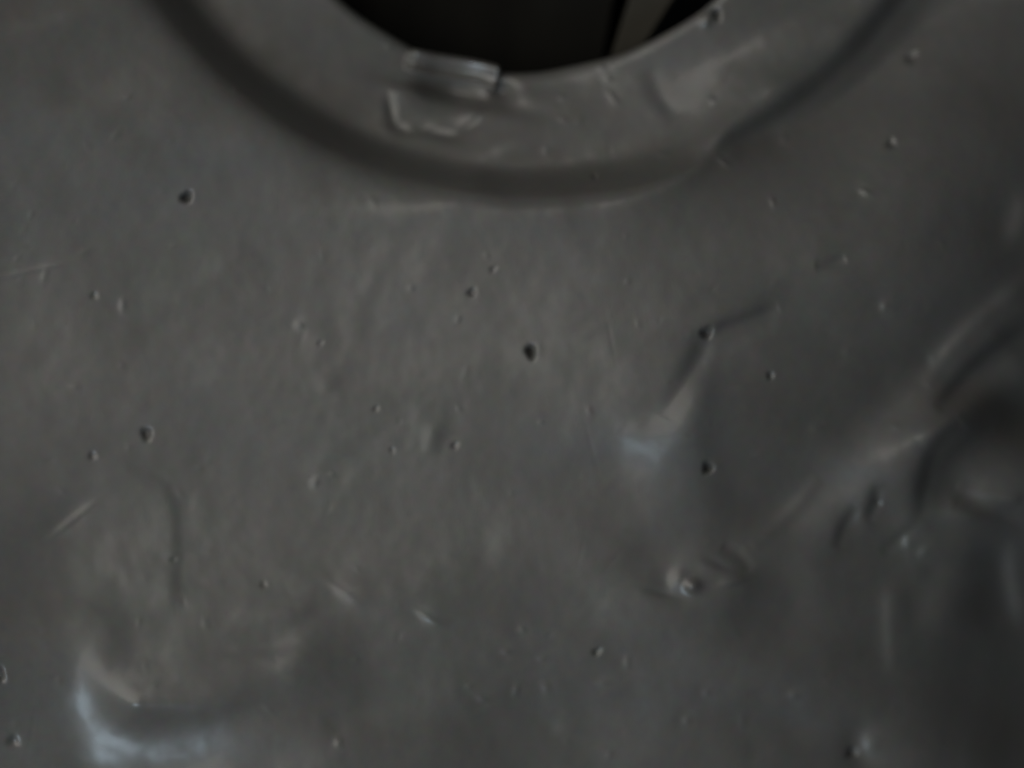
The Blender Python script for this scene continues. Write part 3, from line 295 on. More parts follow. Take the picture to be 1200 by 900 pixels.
1 0 -1 1 -1 0 -1 0 0 -1 1 -2 0 -1 0 -1 1 1 0 1 1 1 1 0 1 1 0 0 0 1 -1 1 1 -1 0 0 -1 0 0 0 0 0 1 0 1 0 1 0 0 -1 1 -1 1 -1 1 1 -1 1 -1 0 0 0 0 0 -1 0 -1 -1 0 0 1
0 -1 0 0 -1 1 -1 1 0 -1 -1 0 0 -1 -1 0 0 1 1 0 2 1 0 1 1 -1 1 1 0 0 1 0 1 0 1 0 1 0 1 2 1 1 2 2 1 1 1 1 0 1 1 2 0 0 1 0 0 1 0 0 0 0 0 0 -1 0 0 -1 -1 -1 -1 0 -2
-1 -2 -1 -1 -1 -1 -1 -1 -1 0 0 -1 -1 0 0 -1 0 1 0 -6 -5 -1 0 1 -1 1 0 0 0 1 0 0 0 0 0 1 0 0 -1 1 0 -1 -12 0 0 1 -1 0 0 0 0 -1 1 -1 0 -1 1 0 -1 1 -1 0 -1 0 0 0 0
0 1 1 1 0 1 1 0 0 1 0 1 -1 1 0 0 0 0 -1 0 0 0 0 0 0 0 1 -1 2 0 0 1 0 0 0 -1 1 0 0 1 -1 1 0 -1 0 -1 0 -1 0 -1 0 1 0 0 0 1 -1 0 0 -1 1 -1 0 -1 0 -1 -1 0 0 0 0 0 1
1 0 1 1 0 1 1 0 0 1 1 0 1 0 1 0 1 0 0 2 0 2 0 2 0 2 1 1 0 1 1 1 0 1 0 1 0 0 1 0 1 0 0 -1 -1 0 0 -1 0 0 -1 -1 -1 -1 -1 -1 -1 -2 0 -2 0 0 -1 0 -1 0 1 0 0 1 1 -3
-10 -8 -1 1 1 0 1 0 0 1 1 0 1 0 0 1 -1 0 0 0 1 -1 0 1 -11 0 0 -1 1 0 -1 1 -1 0 -1 0 0 0 -1 0 1 0 0 1 0 -1 -1 1 0 0 1 0 0 1 0 0 1 2 0 1 -1 0 0 0 0 0 0 0 0 0 0 0
1 0 -1 0 1 0 1 1 0 1 -1 1 0 0 0 1 -1 1 -1 0 0 -1 0 -1 0 -1 0 1 -1 1 0 1 0 0 0 1 -1 0 -1 -1 0 -1 0 0 -1 0 0 0 0 0 1 1 0 0 2 -1 1 1 1 0 1 1 0 1 0 0 0 0 1 0 2 0 1
1 1 0 1 1 1 1 -1 0 1 0 1 0 0 1 0 1 1 0 0 0 -1 -1 -1 0 -1 0 -1 0 -1 0 -2 -1 -1 0 -2 0 -1 0 0 0 0 0 1 0 2 -1 0 -4 -9 -9 -1 0 1 0 1 0 1 1 0 1 0 1 0 0 1 0 0 0 -1 1
0 -1 -11 -1 1 0 -1 0 1 -1 0 0 0 0 -1 0 0 0 0 1 0 0 0 1 0 -1 1 0 0 0 1 0 1 0 1 0 1 0 0 1 -1 0 -1 0 0 1 0 0 1 0 -1 0 1 0 0 1 0 0 1 1 0 0 0 0 0 0 1 -1 0 0 -1 0 0
-1 0 0 0 0 1 0 0 0 0 1 1 -1 1 -2 1 -1 0 -1 -1 0 0 0 0 1 0 0 0 0 0 0 0 1 1 1 1 1 0 1 0 0 1 0 -1 0 1 1 -1 1 1 0 2 1 0 0 1 0 1 0 -1 1 0 0 1 0 0 2 0 1 -1 0 -2 -2 -2
0 0 0 0 0 -1 0 0 -1 0 -2 0 -1 -1 0 1 -1 1 0 0 1 0 1 -3 -5 -7 -3 -3 0 -1 1 0 1 0 0 2 0 0 0 1 0 -1 1 0 0 0 0 -1 1 -11 1 -1 0 0 0 -1 0 0 0 0 -1 1 -1 0 0 1 0 1 0 0
0 1 1 0 0 0 0 0 1 0 1 0 1 0 -1 1 -1 1 -1 0 0 0 1 1 0 0 0 0 0 -1 0 1 0 1 1 0 0 1 0 0 0 0 -1 0 0 0 -1 1 -1 0 1 0 0 0 0 0 -1 1 0 1 1 -1 1 -1 0 -1 1 -1 0 0 0 0 0 0
0 0 0 0 0 0 1 0 0 0 1 1 1 1 0 0 1 -1 0 0 1 0 0 1 0 1 1 0 0 2 0 -1 0 0 0 1 -1 0 0 0 0 2 0 2 1 2 0 -2 -5 -7 -2 3 1 1 0 0 -1 0 0 -2 0 -1 -1 1 -1 0 1 0 1 -1 1 -1 -1
-1 -3 -4 -3 -1 -1 0 0 0 -1 1 0 -1 0 1 0 0 -1 1 -1 1 -1 1 -1 1 -1 -10 -1 0 0 1 -1 0 0 0 0 -1 1 -1 0 -1 1 0 0 0 1 1 0 1 0 0 1 0 1 0 2 1 0 -1 -1 0 1 -1 1 -1 0 -1 0
1 1 0 1 0 0 0 0 0 0 1 0 0 0 0 1 1 0 0 0 -1 0 -1 0 0 0 0 0 0 0 0 0 1 0 0 0 0 0 0 0 1 -1 1 0 -1 0 0 0 0 0 0 1 0 0 0 0 0 0 0 -1 1 0 1 0 1 0 1 0 1 0 0 0 1 -1 0 0 1
0 1 0 1 1 0 -1 1 -1 1 0 -1 0 0 0 -1 1 0 1 0 2 2 0 -7 -3 2 2 -1 -1 -1 -2 0 -1 -1 -1 0 -1 0 0 -1 0 1 0 1 -1 0 -1 0 -1 -1 -2 -1 0 1 0 -1 0 -2 0 -2 0 0 0 -1 -1 0 1
-1 0 -1 1 0 0 -1 1 -10 0 0 0 -1 1 0 0 -1 0 0 -1 1 0 0 -1 0 1 1 -1 1 1 0 1 2 2 2 0 1 -2 -1 0 0 0 -1 0 0 -2 0 0 1 0 0 0 1 1 0 0 1 0 0 0 0 0 0 0 0 0 1 0 1 0 -1 0 0
-1 0 1 -1 1 -1 1 0 1 -1 0 2 -1 -1 0 0 0 0 1 -1 0 1 -1 0 1 0 1 0 0 0 0 0 0 0 0 0 1 -1 1 -1 1 0 2 -1 1 1 -1 1 0 0 1 0 1 -1 1 -1 1 0 0 0 1 -1 0 0 0 0 -1 0 -1 -1 -2
-1 -1 0 -3 -3 -1 6 7 6 -2 -3 -4 -3 -1 -3 0 -1 -1 0 -1 0 0 0 0 0 0 -1 0 0 -1 -1 -1 1 1 2 1 1 1 1 -2 -1 -2 -1 -2 -1 -1 -1 0 -1 -1 1 -1 0 0 -1 0 1 -1 -10 0 0 0 0 0
0 -1 1 -1 1 0 -1 0 0 0 0 0 0 1 1 2 1 2 2 1 -1 0 -2 -1 -1 -1 1 0 1 -1 0 0 0 0 0 0 1 1 0 0 0 1 -1 0 1 1 -1 0 -1 0 1 0 0 1 1 0 0 -1 0 1 -1 -1 1 -1 1 0 0 0 0 1 1 -1
0 0 -1 0 0 0 0 0 0 0 1 0 1 0 2 0 0 -1 0 0 0 0 0 0 0 0 1 0 0 0 2 0 -1 1 0 1 0 1 0 0 0 0 1 -1 0 0 0 -1 0 1 -1 0 0 0 -2 -1 -1 -1 -2 -2 -2 -1 -2 1 6 3 1 -1 -3 -2 -2
-2 0 -2 -1 0 -1 0 0 0 1 0 -1 -1 -1 0 -2 -1 -1 2 2 4 3 3 2 1 -1 -1 -2 -1 -3 -2 -2 -1 -1 0 -1 0 -2 1 -1 -1 0 0 -1 0 -9 0 0 0 0 -1 0 0 0 1 0 0 -1 0 -1 0 0 0 0 2 1
2 2 1 -2 -2 0 0 0 0 0 1 0 0 0 1 -1 1 -1 0 0 1 1 0 1 0 0 0 1 0 0 -1 0 -1 0 0 0 0 1 1 0 0 1 0 0 -1 0 0 0 0 1 -1 1 0 0 1 -2 0 0 0 0 0 -1 0 1 1 0 1 1 0 0 1 -1 0 0 1
0 0 0 0 0 0 0 0 0 0 1 0 0 0 1 0 0 1 1 0 1 0 1 0 -1 0 -1 0 -1 1 0 -1 0 0 0 -1 -1 -1 -1 -2 -2 -1 -1 -1 0 0 -1 0 -1 0 -2 -1 -1 -1 -1 1 0 -1 -1 1 -1 1 0 -1 -2 -1 -1
-2 -1 -1 1 2 4 7 6 3 1 -1 -1 -3 -1 -2 -2 -2 -1 -2 -1 -1 -1 -1 0 -1 -1 0 0 -1 0 1 -9 0 0 0 0 0 0 0 0 0 0 0 1 -1 0 -1 0 -1 1 1 2 0 2 -1 1 0 -1 0 0 1 -1 0 -1 1 0 0
0 0 1 0 1 1 -1 1 0 1 0 0 0 0 0 0 -1 0 0 0 0 0 -1 1 1 1 0 1 -1 0 0 0 -1 1 -1 1 1 0 1 -2 -3 1 1 1 0 -1 0 0 0 0 1 1 1 1 0 -1 1 0 0 0 0 0 0 0 0 0 1 0 0 1 0 0 0 1 -1
0 1 -1 1 1 0 1 1 0 0 0 0 -1 0 -1 0 0 0 0 -1 -1 -1 -2 -2 -2 -1 -1 -1 0 -1 -2 -1 -2 -2 -2 0 -1 -1 0 0 1 0 1 0 0 0 0 -2 -1 -1 -1 -2 -1 -1 -1 2 3 7 7 7 2 -2 -2 -3
-1 -2 -2 -1 -1 -2 -1 -1 -1 -1 0 -1 -2 0 -2 0 0 1 -1 -8 0 -1 0 0 1 -1 1 0 0 0 0 0 -1 0 0 0 0 1 0 0 2 0 1 -1 0 1 0 1 -1 1 -1 0 -1 0 0 1 -1 -1 1 4 1 0 0 0 -1 0 0 1
0 0 -1 0 0 -1 1 -1 1 0 -1 0 1 1 -1 1 -1 0 0 1 -1 1 1 -1 1 0 -2 -1 2 0 -1 0 0 0 1 0 1 0 0 0 1 1 0 0 0 0 0 0 1 -1 0 0 0 0 1 0 0 1 0 1 -1 1 0 -1 1 1 0 1 1 0 1 0 0
-1 0 -1 0 0 1 0 -1 0 -2 -3 -3 -4 -2 -1 -1 0 -1 0 -1 -1 -2 -2 -1 -2 -2 -1 -2 -1 5 5 -1 0 -1 0 -2 -1 -2 -2 -1 -1 -1 0 3 4 6 5 5 1 0 -2 -4 -2 -1 -1 -1 -1 -1 -1 0
-1 -1 0 -1 -1 -1 -1 -1 -2 2 0 0 -8 0 0 0 0 0 1 0 0 0 1 0 -1 1 -1 1 -1 1 0 0 0 0 0 0 1 1 1 -1 0 0 0 0 0 0 0 0 0 0 -2 2 6 -1 -1 -1 -1 0 1 0 -1 1 0 0 0 -1 1 -1 1
-1 0 0 -1 0 0 1 0 0 0 0 0 1 0 -1 1 0 0 0 0 0 -1 0 0 0 1 0 1 -1 1 0 1 0 0 1 0 0 1 -1 0 -1 1 0 0 0 0 1 1 0 0 1 -1 1 0 0 0 1 0 1 1 0 0 1 1 -1 1 -1 0 0 1 -1 0 0 -2
-2 -4 -8 -5 -3 0 2 0 0 -1 1 -1 0 -1 -2 -1 -1 -2 -3 -3 8 6 -1 -1 -1 -2 -2 -2 -2 -1 -1 0 1 3 4 5 6 4 -2 -4 -3 -3 -2 -2 0 0 0 0 -1 1 -1 1 -1 0 -2 0 -1 -2 -1 -1 0 1
1 -7 0 0 0 0 0 1 0 0 1 -1 0 1 0 1 -1 1 0 0 0 0 -1 0 0 1 0 0 1 0 1 0 0 0 0 1 0 0 1 3 -1 -5 0 1 -1 1 0 -1 0 1 0 0 1 -1 1 0 1 -1 0 -1 0 0 -1 0 0 0 1 1 0 0 -1 0 1 0
0 0 0 0 0 0 -1 0 1 0 0 0 1 -1 1 -1 0 1 1 0 1 -1 1 -1 1 -1 0 0 1 1 0 1 1 0 0 0 0 0 0 1 0 1 0 1 0 1 0 1 1 -1 1 0 0 -1 -1 -2 -3 -4 -6 -7 -9 -2 6 2 2 0 0 0 -1 -1 0
0 0 0 0 1 1 1 -7 -1 2 0 -1 -1 -1 -2 -1 -1 0 1 3 5 7 6 3 -3 -5 -6 -7 -4 -3 1 0 1 1 1 2 0 1 0 0 -1 0 -1 -1 -1 -1 -1 0 1 1 -6 0 0 0 0 0 0 1 0 0 0 1 0 0 1 0 1 0 0 0
0 -1 -1 0 0 0 1 0 1 0 0 2 0 1 -1 1 1 1 1 -2 -4 -1 0 0 -1 0 0 1 0 0 1 0 1 0 1 -1 0 0 0 -1 -1 0 -1 -1 -1 3 5 -1 -1 0 -1 -1 1 0 0 0 0 0 0 1 0 -1 0 0 0 0 0 -1 0 1 0
0 0 0 1 0 0 -1 1 1 0 0 1 0 1 0 1 0 0 0 0 1 1 1 0 1 0 0 0 0 0 1 1 0 0 -2 -3 -6 -7 -8 -9 -5 0 10 9 5 1 -3 -2 -2 -2 -1 -1 -1 1 1 0 0 1 2 1 -9 -8 2 2 1 -1 -1 -1 0 0
1 4 6 8 6 2 -2 -6 -8 -9 -6 -5 -2 -1 2 2 2 2 2 2 1 0 1 0 0 -2 0 -2 -1 0 1 1 0 -5 -1 0 0 1 1 -1 0 1 0 1 0 1 0 0 2 0 0 1 0 -1 -1 -1 -1 0 0 0 1 -1 1 1 0 2 0 1 0 0 0
0 0 -1 -1 -1 -1 -1 0 0 0 0 1 -1 1 0 1 0 0 0 0 0 0 0 -1 0 0 -3 3 6 -2 -1 -1 -1 0 0 0 0 -1 1 0 1 -1 1 0 0 -1 -1 0 0 0 0 -1 0 0 1 0 0 0 1 0 0 0 2 0 0 1 0 1 -1 0 1
0 1 0 1 0 0 0 -1 0 0 -1 0 0 -1 0 -2 -3 -9 -13 -9 -4 5 10 13 12 5 -1 -3 -5 -3 -3 -3 -3 -3 -2 3 0 -1 0 -1 0 -1 -1 -3 -2 -1 0 0 -2 1 0 2 3 6 8 8 4 -1 -8 -8 -10 -10
-9 -2 1 2 2 1 2 2 2 3 2 1 0 1 -1 0 -1 -1 0 -2 1 2 1 -5 1 -1 1 0 0 1 0 0 1 0 0 0 2 0 0 1 1 0 0 0 0 -1 -1 -1 0 -1 0 1 0 0 1 1 1 0 0 1 0 -1 1 -1 0 -1 0 -1 -1 0 0 0
-1 0 0 1 0 -1 1 1 0 0 0 1 0 0 1 4 -3 -7 3 0 0 1 0 0 0 -1 0 1 0 -1 2 -1 0 0 -1 0 -1 0 0 -1 0 0 0 -1 1 0 -1 1 1 0 1 0 1 0 0 0 0 1 1 0 0 0 1 0 1 -1 -1 0 -1 -1 0 -1
-2 -2 -4 -6 -10 -5 1 6 9 9 8 5 2 -1 -5 -3 -2 -3 -3 -2 -3 -3 -1 -2 0 0 -1 -1 -1 0 -1 -2 -1 -2 -2 0 0 0 2 4 8 9 8 2 -1 -6 -6 -10 -12 -11 -4 1 4 3 0 2 0 2 3 2 1 2
0 -1 0 0 -1 1 -2 0 1 2 1 -3 -1 1 -1 1 0 1 0 1 -1 1 1 0 0 1 1 0 0 0 1 0 -1 0 1 -1 -1 -1 -1 0 0 1 0 0 1 1 0 0 0 1 -1 1 0 0 0 0 -1 0 -1 -1 0 0 -1 0 0 1 0 0 0 1 1
-1 1 2 0 1 -2 -4 1 1 0 0 0 -1 0 -1 1 0 0 1 0 0 0 -1 1 -1 -1 0 -1 1 -1 0 -1 0 -1 0 1 0 0 2 0 0 0 1 0 1 0 0 -1 1 1 1 0 0 -1 0 0 -1 0 -1 0 -1 -1 -3 -7 -9 -4 6 12 6
5 3 1 0 -2 -3 -3 -2 -1 -1 -1 -3 -3 -1 -3 -4 -2 1 0 0 -2 -1 0 0 -3 -2 -2 -1 1 2 5 7 8 8 2 -1 -7 -8 -10 -10 -6 -1 4 4 3 1 1 0 0 0 1 1 1 -1 1 0 0 -1 0 -1 1 -1 1 1
1 -3 1 -1 1 0 0 0 1 0 1 0 0 1 0 1 0 0 1 1 -1 1 0 1 -1 0 0 -1 -1 -1 -1 0 1 1 0 1 0 0 0 0 1 -1 1 1 0 1 0 -1 -1 0 -1 -1 0 -1 0 0 1 0 0 1 0 1 0 0 0 0 0 0 0 0 0 -1 0
0 -2 0 0 1 1 0 -1 0 0 0 -1 0 0 0 0 0 0 -1 0 0 -1 -1 0 0 1 0 0 1 1 0 0 0 -1 0 1 0 0 1 0 0 0 0 0 -1 0 1 0 0 0 -2 -7 -10 3 11 3 3 1 -1 -1 -2 -2 -1 -1 0 0 -1 -2 -1
-1 -3 -2 -5 -1 4 -1 -1 -1 -1 -2 -2 -2 -2 -2 -2 1 4 7 9 7 1 -2 -9 -9 -10 -9 -3 3 10 8 7 4 1 0 -2 0 -3 -1 -2 -1 -1 -1 0 -1 0 0 0 -1 1 1 1 0 -1 -1 1 0 -1 1 0 0 0 1
0 0 1 1 0 1 0 1 -1 1 0 1 0 1 -1 0 -1 0 -1 0 0 -1 0 1 0 1 0 0 0 0 1 0 1 1 0 0 0 0 -1 -1 0 -1 0 0 0 -1 0 1 0 1 0 1 0 0 0 1 0 -1 0 0 1 0 -2 -1 -1 1 0 0 0 0 0 0 0
-1 1 0 -1 1 0 0 0 0 -1 -1 0 -1 0 0 0 1 0 0 0 0 -1 1 -1 0 -1 1 0 1 0 0 0 0 1 0 0 0 1 -1 -2 -6 -3 8 4 -3 -1 -2 -2 -3 2 0 0 0 0 -1 0 0 -1 -2 0 -3 -2 -1 2 -1 -2 -1
-2 -1 -2 -2 -2 -3 -2 -1 6 12 5 2 -3 -9 -10 -11 -11 -4 3 14 16 12 6 3 2 -1 -1 -2 -2 -5 -3 -3 -2 -1 -1 -1 1 -1 0 0 0 1 1 1 -1 1 -1 0 1 0 0 0 1 -1 1 1 0 0 1 0 1 -1
1 0 0 1 0 0 1 -1 1 -1 -1 0 0 0 0 0 0 0 1 0 1 0 0 1 0 0 0 0 0 0 0 0 0 0 0 0 0 0 -1 0 0 0 1 0 -1 1 0 0 -1 1 0 1 0 -1 0 -1 0 0 0 0 0 0 -1 0 0 0 -1 1 1 0 0 0 0 -1 0
0 -1 0 -1 -1 0 0 0 0 0 0 0 -1 0 -1 1 -1 0 1 0 1 1 -1 1 1 0 1 0 -2 -4 -5 7 10 -4 -3 -2 -4 -2 -2 1 1 -1 0 -1 1 -1 -1 0 0 -1 1 1 -2 -7 0 0 -1 -1 -2 -1 -1 -1 0 1 -1
5 5 2 -3 -7 -10 -12 -12 -5 3 14 18 16 11 3 0 -1 -1 -1 -2 -3 -4 -4 -3 -2 -2 -1 1 -1 0 0 1 -1 1 1 0 1 -1 1 0 0 -1 1 0 0 1 0 0 0 1 0 1 0 0 0 0 1 0 0 0 0 0 0 0 1 -1
0 0 0 -1 0 1 0 1 0 0 1 -1 1 0 0 0 0 0 0 1 -1 1 0 -1 0 0 0 0 0 -1 0 0 1 0 0 -1 1 -1 0 1 0 -1 -1 0 1 0 0 0 0 0 0 0 -1 0 0 0 0 0 0 1 0 0 0 0 0 -2 -1 0 -1 0 0 0 -1
0 0 0 0 0 -1 0 0 0 1 1 0 1 0 0 1 0 -1 -2 -4 3 13 3 -8 -2 -3 0 -2 0 -5 -1 0 0 0 -1 0 0 -1 0 1 0 -1 -1 -3 -2 -1 -2 -1 -1 0 0 2 2 3 5 -2 -6 -3 -5 -7 -11 -11 -5 7
16 15 10 8 4 0 -3 -2 -1 -1 -1 -1 -3 -2 -3 -1 0 -1 0 0 1 0 0 1 0 1 1 1 1 0 -1 0 1 -1 1 -1 0 1 0 1 0 0 0 0 0 0 1 0 0 0 0 0 1 0 0 0 1 -1 0 -1 1 0 -1 0 1 0 1 -1 1 0
0 0 1 -1 0 0 0 1 0 0 1 -1 0 0 -1 -1 1 -1 0 0 0 1 1 0 1 1 -1 -1 -2 -2 1 0 1 0 0 0 0 0 0 -1 0 -1 0 1 0 0 0 0 1 -1 1 -1 0 0 -2 0 -2 -1 0 1 0 0 0 0 0 -1 0 0 0 1 0 1
1 0 1 0 -1 -1 -2 1 11 10 -4 -7 -2 -2 -2 0 0 -2 -3 -2 -1 -1 -1 0 0 0 -1 -1 0 1 -1 -1 -2 -2 -1 -3 -1 0 3 2 4 5 6 0 -6 -7 -9 -13 -11 -2 10 16 14 9 1 -5 -4 -3 -3 -3
-1 0 1 0 0 -1 1 0 0 1 0 1 1 1 1 0 1 0 0 2 0 0 0 0 0 0 0 1 0 -1 1 -1 0 1 -1 1 0 0 0 0 1 1 0 0 -1 0 1 0 -1 0 0 0 -1 0 0 0 0 0 0 1 1 -1 1 0 -1 1 -1 1 -1 1 0 0 0 0
-1 0 0 0 -1 0 0 1 0 0 0 1 0 3 2 -2 -3 -1 0 1 0 1 -1 -1 0 -1 -1 0 0 0 -1 -1 1 0 0 1 -1 2 -1 1 0 -1 0 -2 0 -1 -1 0 0 1 1 0 -1 0 -1 0 1 1 0 0 1 0 0 0 0 -2 1 8 12 4
-9 -4 -1 -2 -1 -1 -1 -1 -2 -2 -2 -2 -1 -1 -1 0 0 0 -1 -1 0 -1 0 -2 -2 -1 -1 1 2 4 5 5 5 3 0 -8 -14 -12 -3 9 16 14 6 -4 -10 -12 -11 -6 -2 -1 0 1 1 2 2 2 3 2 2 1
2 2 1 2 1 0 1 1 0 3 0 0 0 0 -1 1 -1 0 0 1 -1 1 0 -1 1 -1 0 1 0 0 0 1 0 0 0 0 -1 0 0 0 -1 0 -1 0 1 0 -1 1 0 0 0 1 -1 1 0 -1 1 -1 0 0 -1 0 0 0 0 0 0 -1 1 0 1 -1 0
0 -1 0 -1 1 3 0 3 1 1 0 -1 -2 -1 0 -2 0 -1 0 -1 -1 0 0 0 1 0 -1 1 0 0 0 1 0 0 -1 -2 0 -1 0 0 0 0 0 0 -1 1 1 0 0 1 0 0 1 0 0 -1 0 6 9 8 -2 -6 -2 -2 -1 0 -1 -2 -2
-2 -1 -2 -1 -2 -1 0 -1 0 -1 0 -1 -1 -1 -1 -1 0 -1 1 2 3 5 6 6 5 4 -3 -8 -10 -5 8 17 12 2 -9 -15 -15 -14 -10 -8 -5 -1 1 2 2 3 5 7 4 4 4 3 3 2 2 2 1 2 -1 0 1 4 0
0 0 0 0 -1 1 -1 1 -1 1 -1 0 0 -1 0 1 -1 0 1 1 0 1 0 0 -1 0 -1 -1 -1 0 -1 1 -1 0 0 1 -1 1 0 0 0 1 -1 1 0 -1 0 0 -2 0 0 -2 1 0 0 0 1 0 0 0 0 0 0 0 0 1 -3 -2 4 4 2
0 -1 0 -1 0 -2 -1 -1 0 0 0 1 -1 0 -1 0 0 0 0 0 1 0 1 0 -1 0 0 -2 0 -1 0 -1 0 0 0 0 1 1 0 0 0 1 0 1 0 0 1 4 5 7 3 -3 -5 0 -1 0 -2 -1 -2 -2 -1 -1 -1 -1 -1 -1 -1 0
-1 0 -2 0 -1 -1 -1 0 0 2 1 2 5 5 8 7 7 2 -4 -8 -4 11 18 8 -3 -12 -16 -17 -19 -16 -12 -7 -4 -1 1 3 4 5 8 7 8 7 4 5 2 3 3 1 2 0 1 0 -1 4 0 0 1 -1 0 0 0 0 -1 1 -1
1 0 0 0 0 -1 0 0 0 0 1 0 1 0 0 -1 -1 -1 0 -1 0 -1 0 -1 0 0 1 0 1 0 0 -1 1 -1 0 0 0 -1 0 -1 -1 0 -1 1 0 1 0 -1 1 -1 0 1 -1 1 0 0 0 -1 2 0 2 0 1 -1 0 -1 -1 -1 0 0
1 0 0 0 -1 0 -1 0 1 0 -1 0 1 0 1 0 -1 -1 0 -1 -1 -1 0 -1 0 1 1 0 1 1 0 0 0 0 -1 1 2 4 5 6 3 0 -7 -2 0 0 -1 0 -2 -1 -1 -1 -1 0 -1 -1 -2 -1 0 0 -2 0 -1 -1 -1 1 1
1 3 4 3 4 7 7 9 4 0 -2 0 10 17 9 -1 -12 -22 -21 -23 -20 -10 -6 -2 -3 -3 0 2 3 5 10 11 9 7 5 3 4 2 2 2 2 0 -1 -1 0 5 0 1 -1 0 0 0 -1 1 0 -1 1 -1 0 0 1 0 0 0 0 -1
1 -1 1 -1 1 0 -1 -1 0 -1 -1 -1 0 0 0 0 -1 0 0 1 0 0 0 -1 1 0 0 -1 0 0 -1 -1 0 -1 0 1 -1 1 0 0 -1 1 -1 1 0 0 0 0 1 0 1 0 0 0 0 0 0 0 -1 -1 1 2 0 -1 0 -1 -1 0 0 0
0 0 0 0 1 0 0 0 -1 0 -1 -1 -1 -1 0 0 0 0 1 0 0 1 0 1 -1 1 0 3 5 8 3 1 -4 -6 -1 -1 0 0 -1 0 -1 -1 0 0 -2 0 -1 -1 -1 0 -1 1 -1 -1 0 0 0 2 3 4 4 6 6 6 7 2 2 2 4 11
16 8 -3 -18 -25 -18 -16 -4 -1 -6 -6 -3 -2 -4 -2 -2 1 5 11 10 7 5 4 3 1 1 1 1 0 2 -1 -2 -1 6 0 0 0 0 0 0 0 -1 0 0 0 0 1 0 0 0 0 -1 0 1 -1 -1 0 1 0 0 0 0 -1 -1 0
-1 -1 -1 0 -1 1 -1 0 -1 1 -1 1 0 -1 0 0 1 0 -1 1 -1 -1 0 -1 -1 1 0 0 -1 1 0 0 0 0 0 0 0 0 1 0 0 1 0 1 0 -1 0 1 0 -1 1 1 0 -1 0 -1 0 -1 0 -1 1 0 0 -1 0 0 0 0 -1
0 -1 0 -1 -1 0 0 1 -1 -1 1 1 1 1 1 0 3 3 5 4 3 -3 -7 -3 -1 0 0 0 0 0 0 0 -1 0 0 -2 0 -1 -1 0 2 0 0 -1 0 0 2 3 4 4 6 7 7 6 2 2 1 1 7 14 9 -6 -24 -23 -16 -8 1 2 2
3 2 1 0 2 1 2 2 4 3 2 2 0 0 0 0 0 -1 0 1 -1 -1 -1 -1 7 0 -1 1 -1 0 0 -1 1 -1 1 -1 1 0 1 -1 1 0 0 0 -1 -1 0 0 -1 0 0 1 0 0 -1 -1 -1 0 -1 -1 0 -1 0 0 0 -1 0 0 0 0
0 1 -1 0 1 -1 0 -1 -1 -1 1 -1 0 0 1 -1 0 1 0 0 -1 1 0 0 0 1 1 0 0 0 0 1 0 0 0 0 0 0 1 1 -1 -3 -1 1 -1 1 -1 0 0 0 -1 0 0 0 0 -1 0 -1 0 0 -1 -1 0 0 0 -1 1 2 2 2 2
2 2 3 1 -2 -4 -4 -2 -1 0 0 1 1 0 0 0 1 -1 1 0 -1 0 -1 -1 3 2 -1 0 1 2 2 3 6 6 7 7 5 4 3 3 1 2 4 4 -7 -24 -21 -12 -1 1 2 2 5 6 6 5 7 7 6 4 4 2 -5 -5 -4 -2 -3 -2
-1 -1 0 -1 -1 1 -2 -2 -1 6 1 0 0 0 0 -1 1 -1 1 -1 1 0 -1 1 1 -1 1 0 -1 -1 0 0 -1 0 -1 1 -1 1 0 0 -1 0 -2 0 -1 0 -1 0 -1 -1 -1 0 0 0 0 1 -1 0 0 0 0 0 0 0 -1 -1 0
-1 1 -1 1 0 0 0 0 1 -1 0 1 0 0 0 1 1 -1 1 0 0 1 1 -1 -2 1 3 3 -5 -5 2 0 0 0 -1 0 0 -1 0 0 -1 0 0 0 0 0 -1 -1 -1 0 -1 0 -1 1 0 2 2 3 3 3 3 -1 -4 -4 -4 -3 0 1 0 0
0 1 1 0 1 1 1 0 1 0 0 -1 1 2 1 1 0 1 3 4 6 6 7 7 5 4 2 1 2 6 2 -7 -19 -25 -17 -2 1 3 3 5 8 11 9 8 8 8 6 3 2 1 -2 -6 -6 -6 -4 -2 -2 -3 -1 -1 -1 0 0 -1 -3 0 7 0 1
-1 1 -1 0 0 0 -1 0 0 0 1 0 0 1 0 -1 0 0 -1 -1 -1 0 0 -1 1 -1 1 0 0 -1 0 -1 -1 -1 0 -1 -1 -1 0 0 -1 1 0 -1 0 0 1 -1 1 0 0 -1 0 -1 0 0 0 1 0 0 0 0 0 0 0 0 0 -1 0
0 0 0 2 -1 1 1 0 -1 0 -1 -1 5 2 -8 3 0 0 0 -2 1 -1 -1 0 -1 0 0 0 0 0 0 -1 -1 0 -1 -1 -1 -1 0 -1 0 1 1 3 2 1 0 -4 -3 -3 -1 0 0 1 1 0 0 0 1 2 1 0 2 1 1 2 1 2 0 -2
0 1 3 3 5 5 5 5 5 5 3 1 0 0 -1 -5 -10 -18 -20 -13 -1 -1 3 6 12 14 13 12 11 11 7 5 4 2 -1 -2 -3 -5 -7 -5 -4 -4 -3 -1 -2 -1 0 -2 0 -1 -1 -2 8 -1 0 0 0 0 0 0 -1 1
0 -1 1 0 0 1 -1 0 0 -1 0 -1 -1 0 -1 -1 0 -1 1 -1 1 0 0 -1 0 0 -1 -1 -1 0 0 0 -1 0 -1 0 0 0 0 -1 1 0 0 1 0 0 0 -1 0 -1 0 1 0 0 0 1 0 0 -1 -1 1 -1 0 0 0 0 1 0 1
-1 1 0 0 -1 2 -4 -1 7 -2 -1 0 0 -1 -1 -1 -1 0 0 1 0 -1 0 -1 -1 0 -2 0 -2 0 -1 -2 -1 -1 0 1 1 0 0 -3 0 -1 -2 -1 0 2 1 0 1 0 0 0 1 1 2 1 1 2 1 2 2 1 -1 0 3 4 5 4
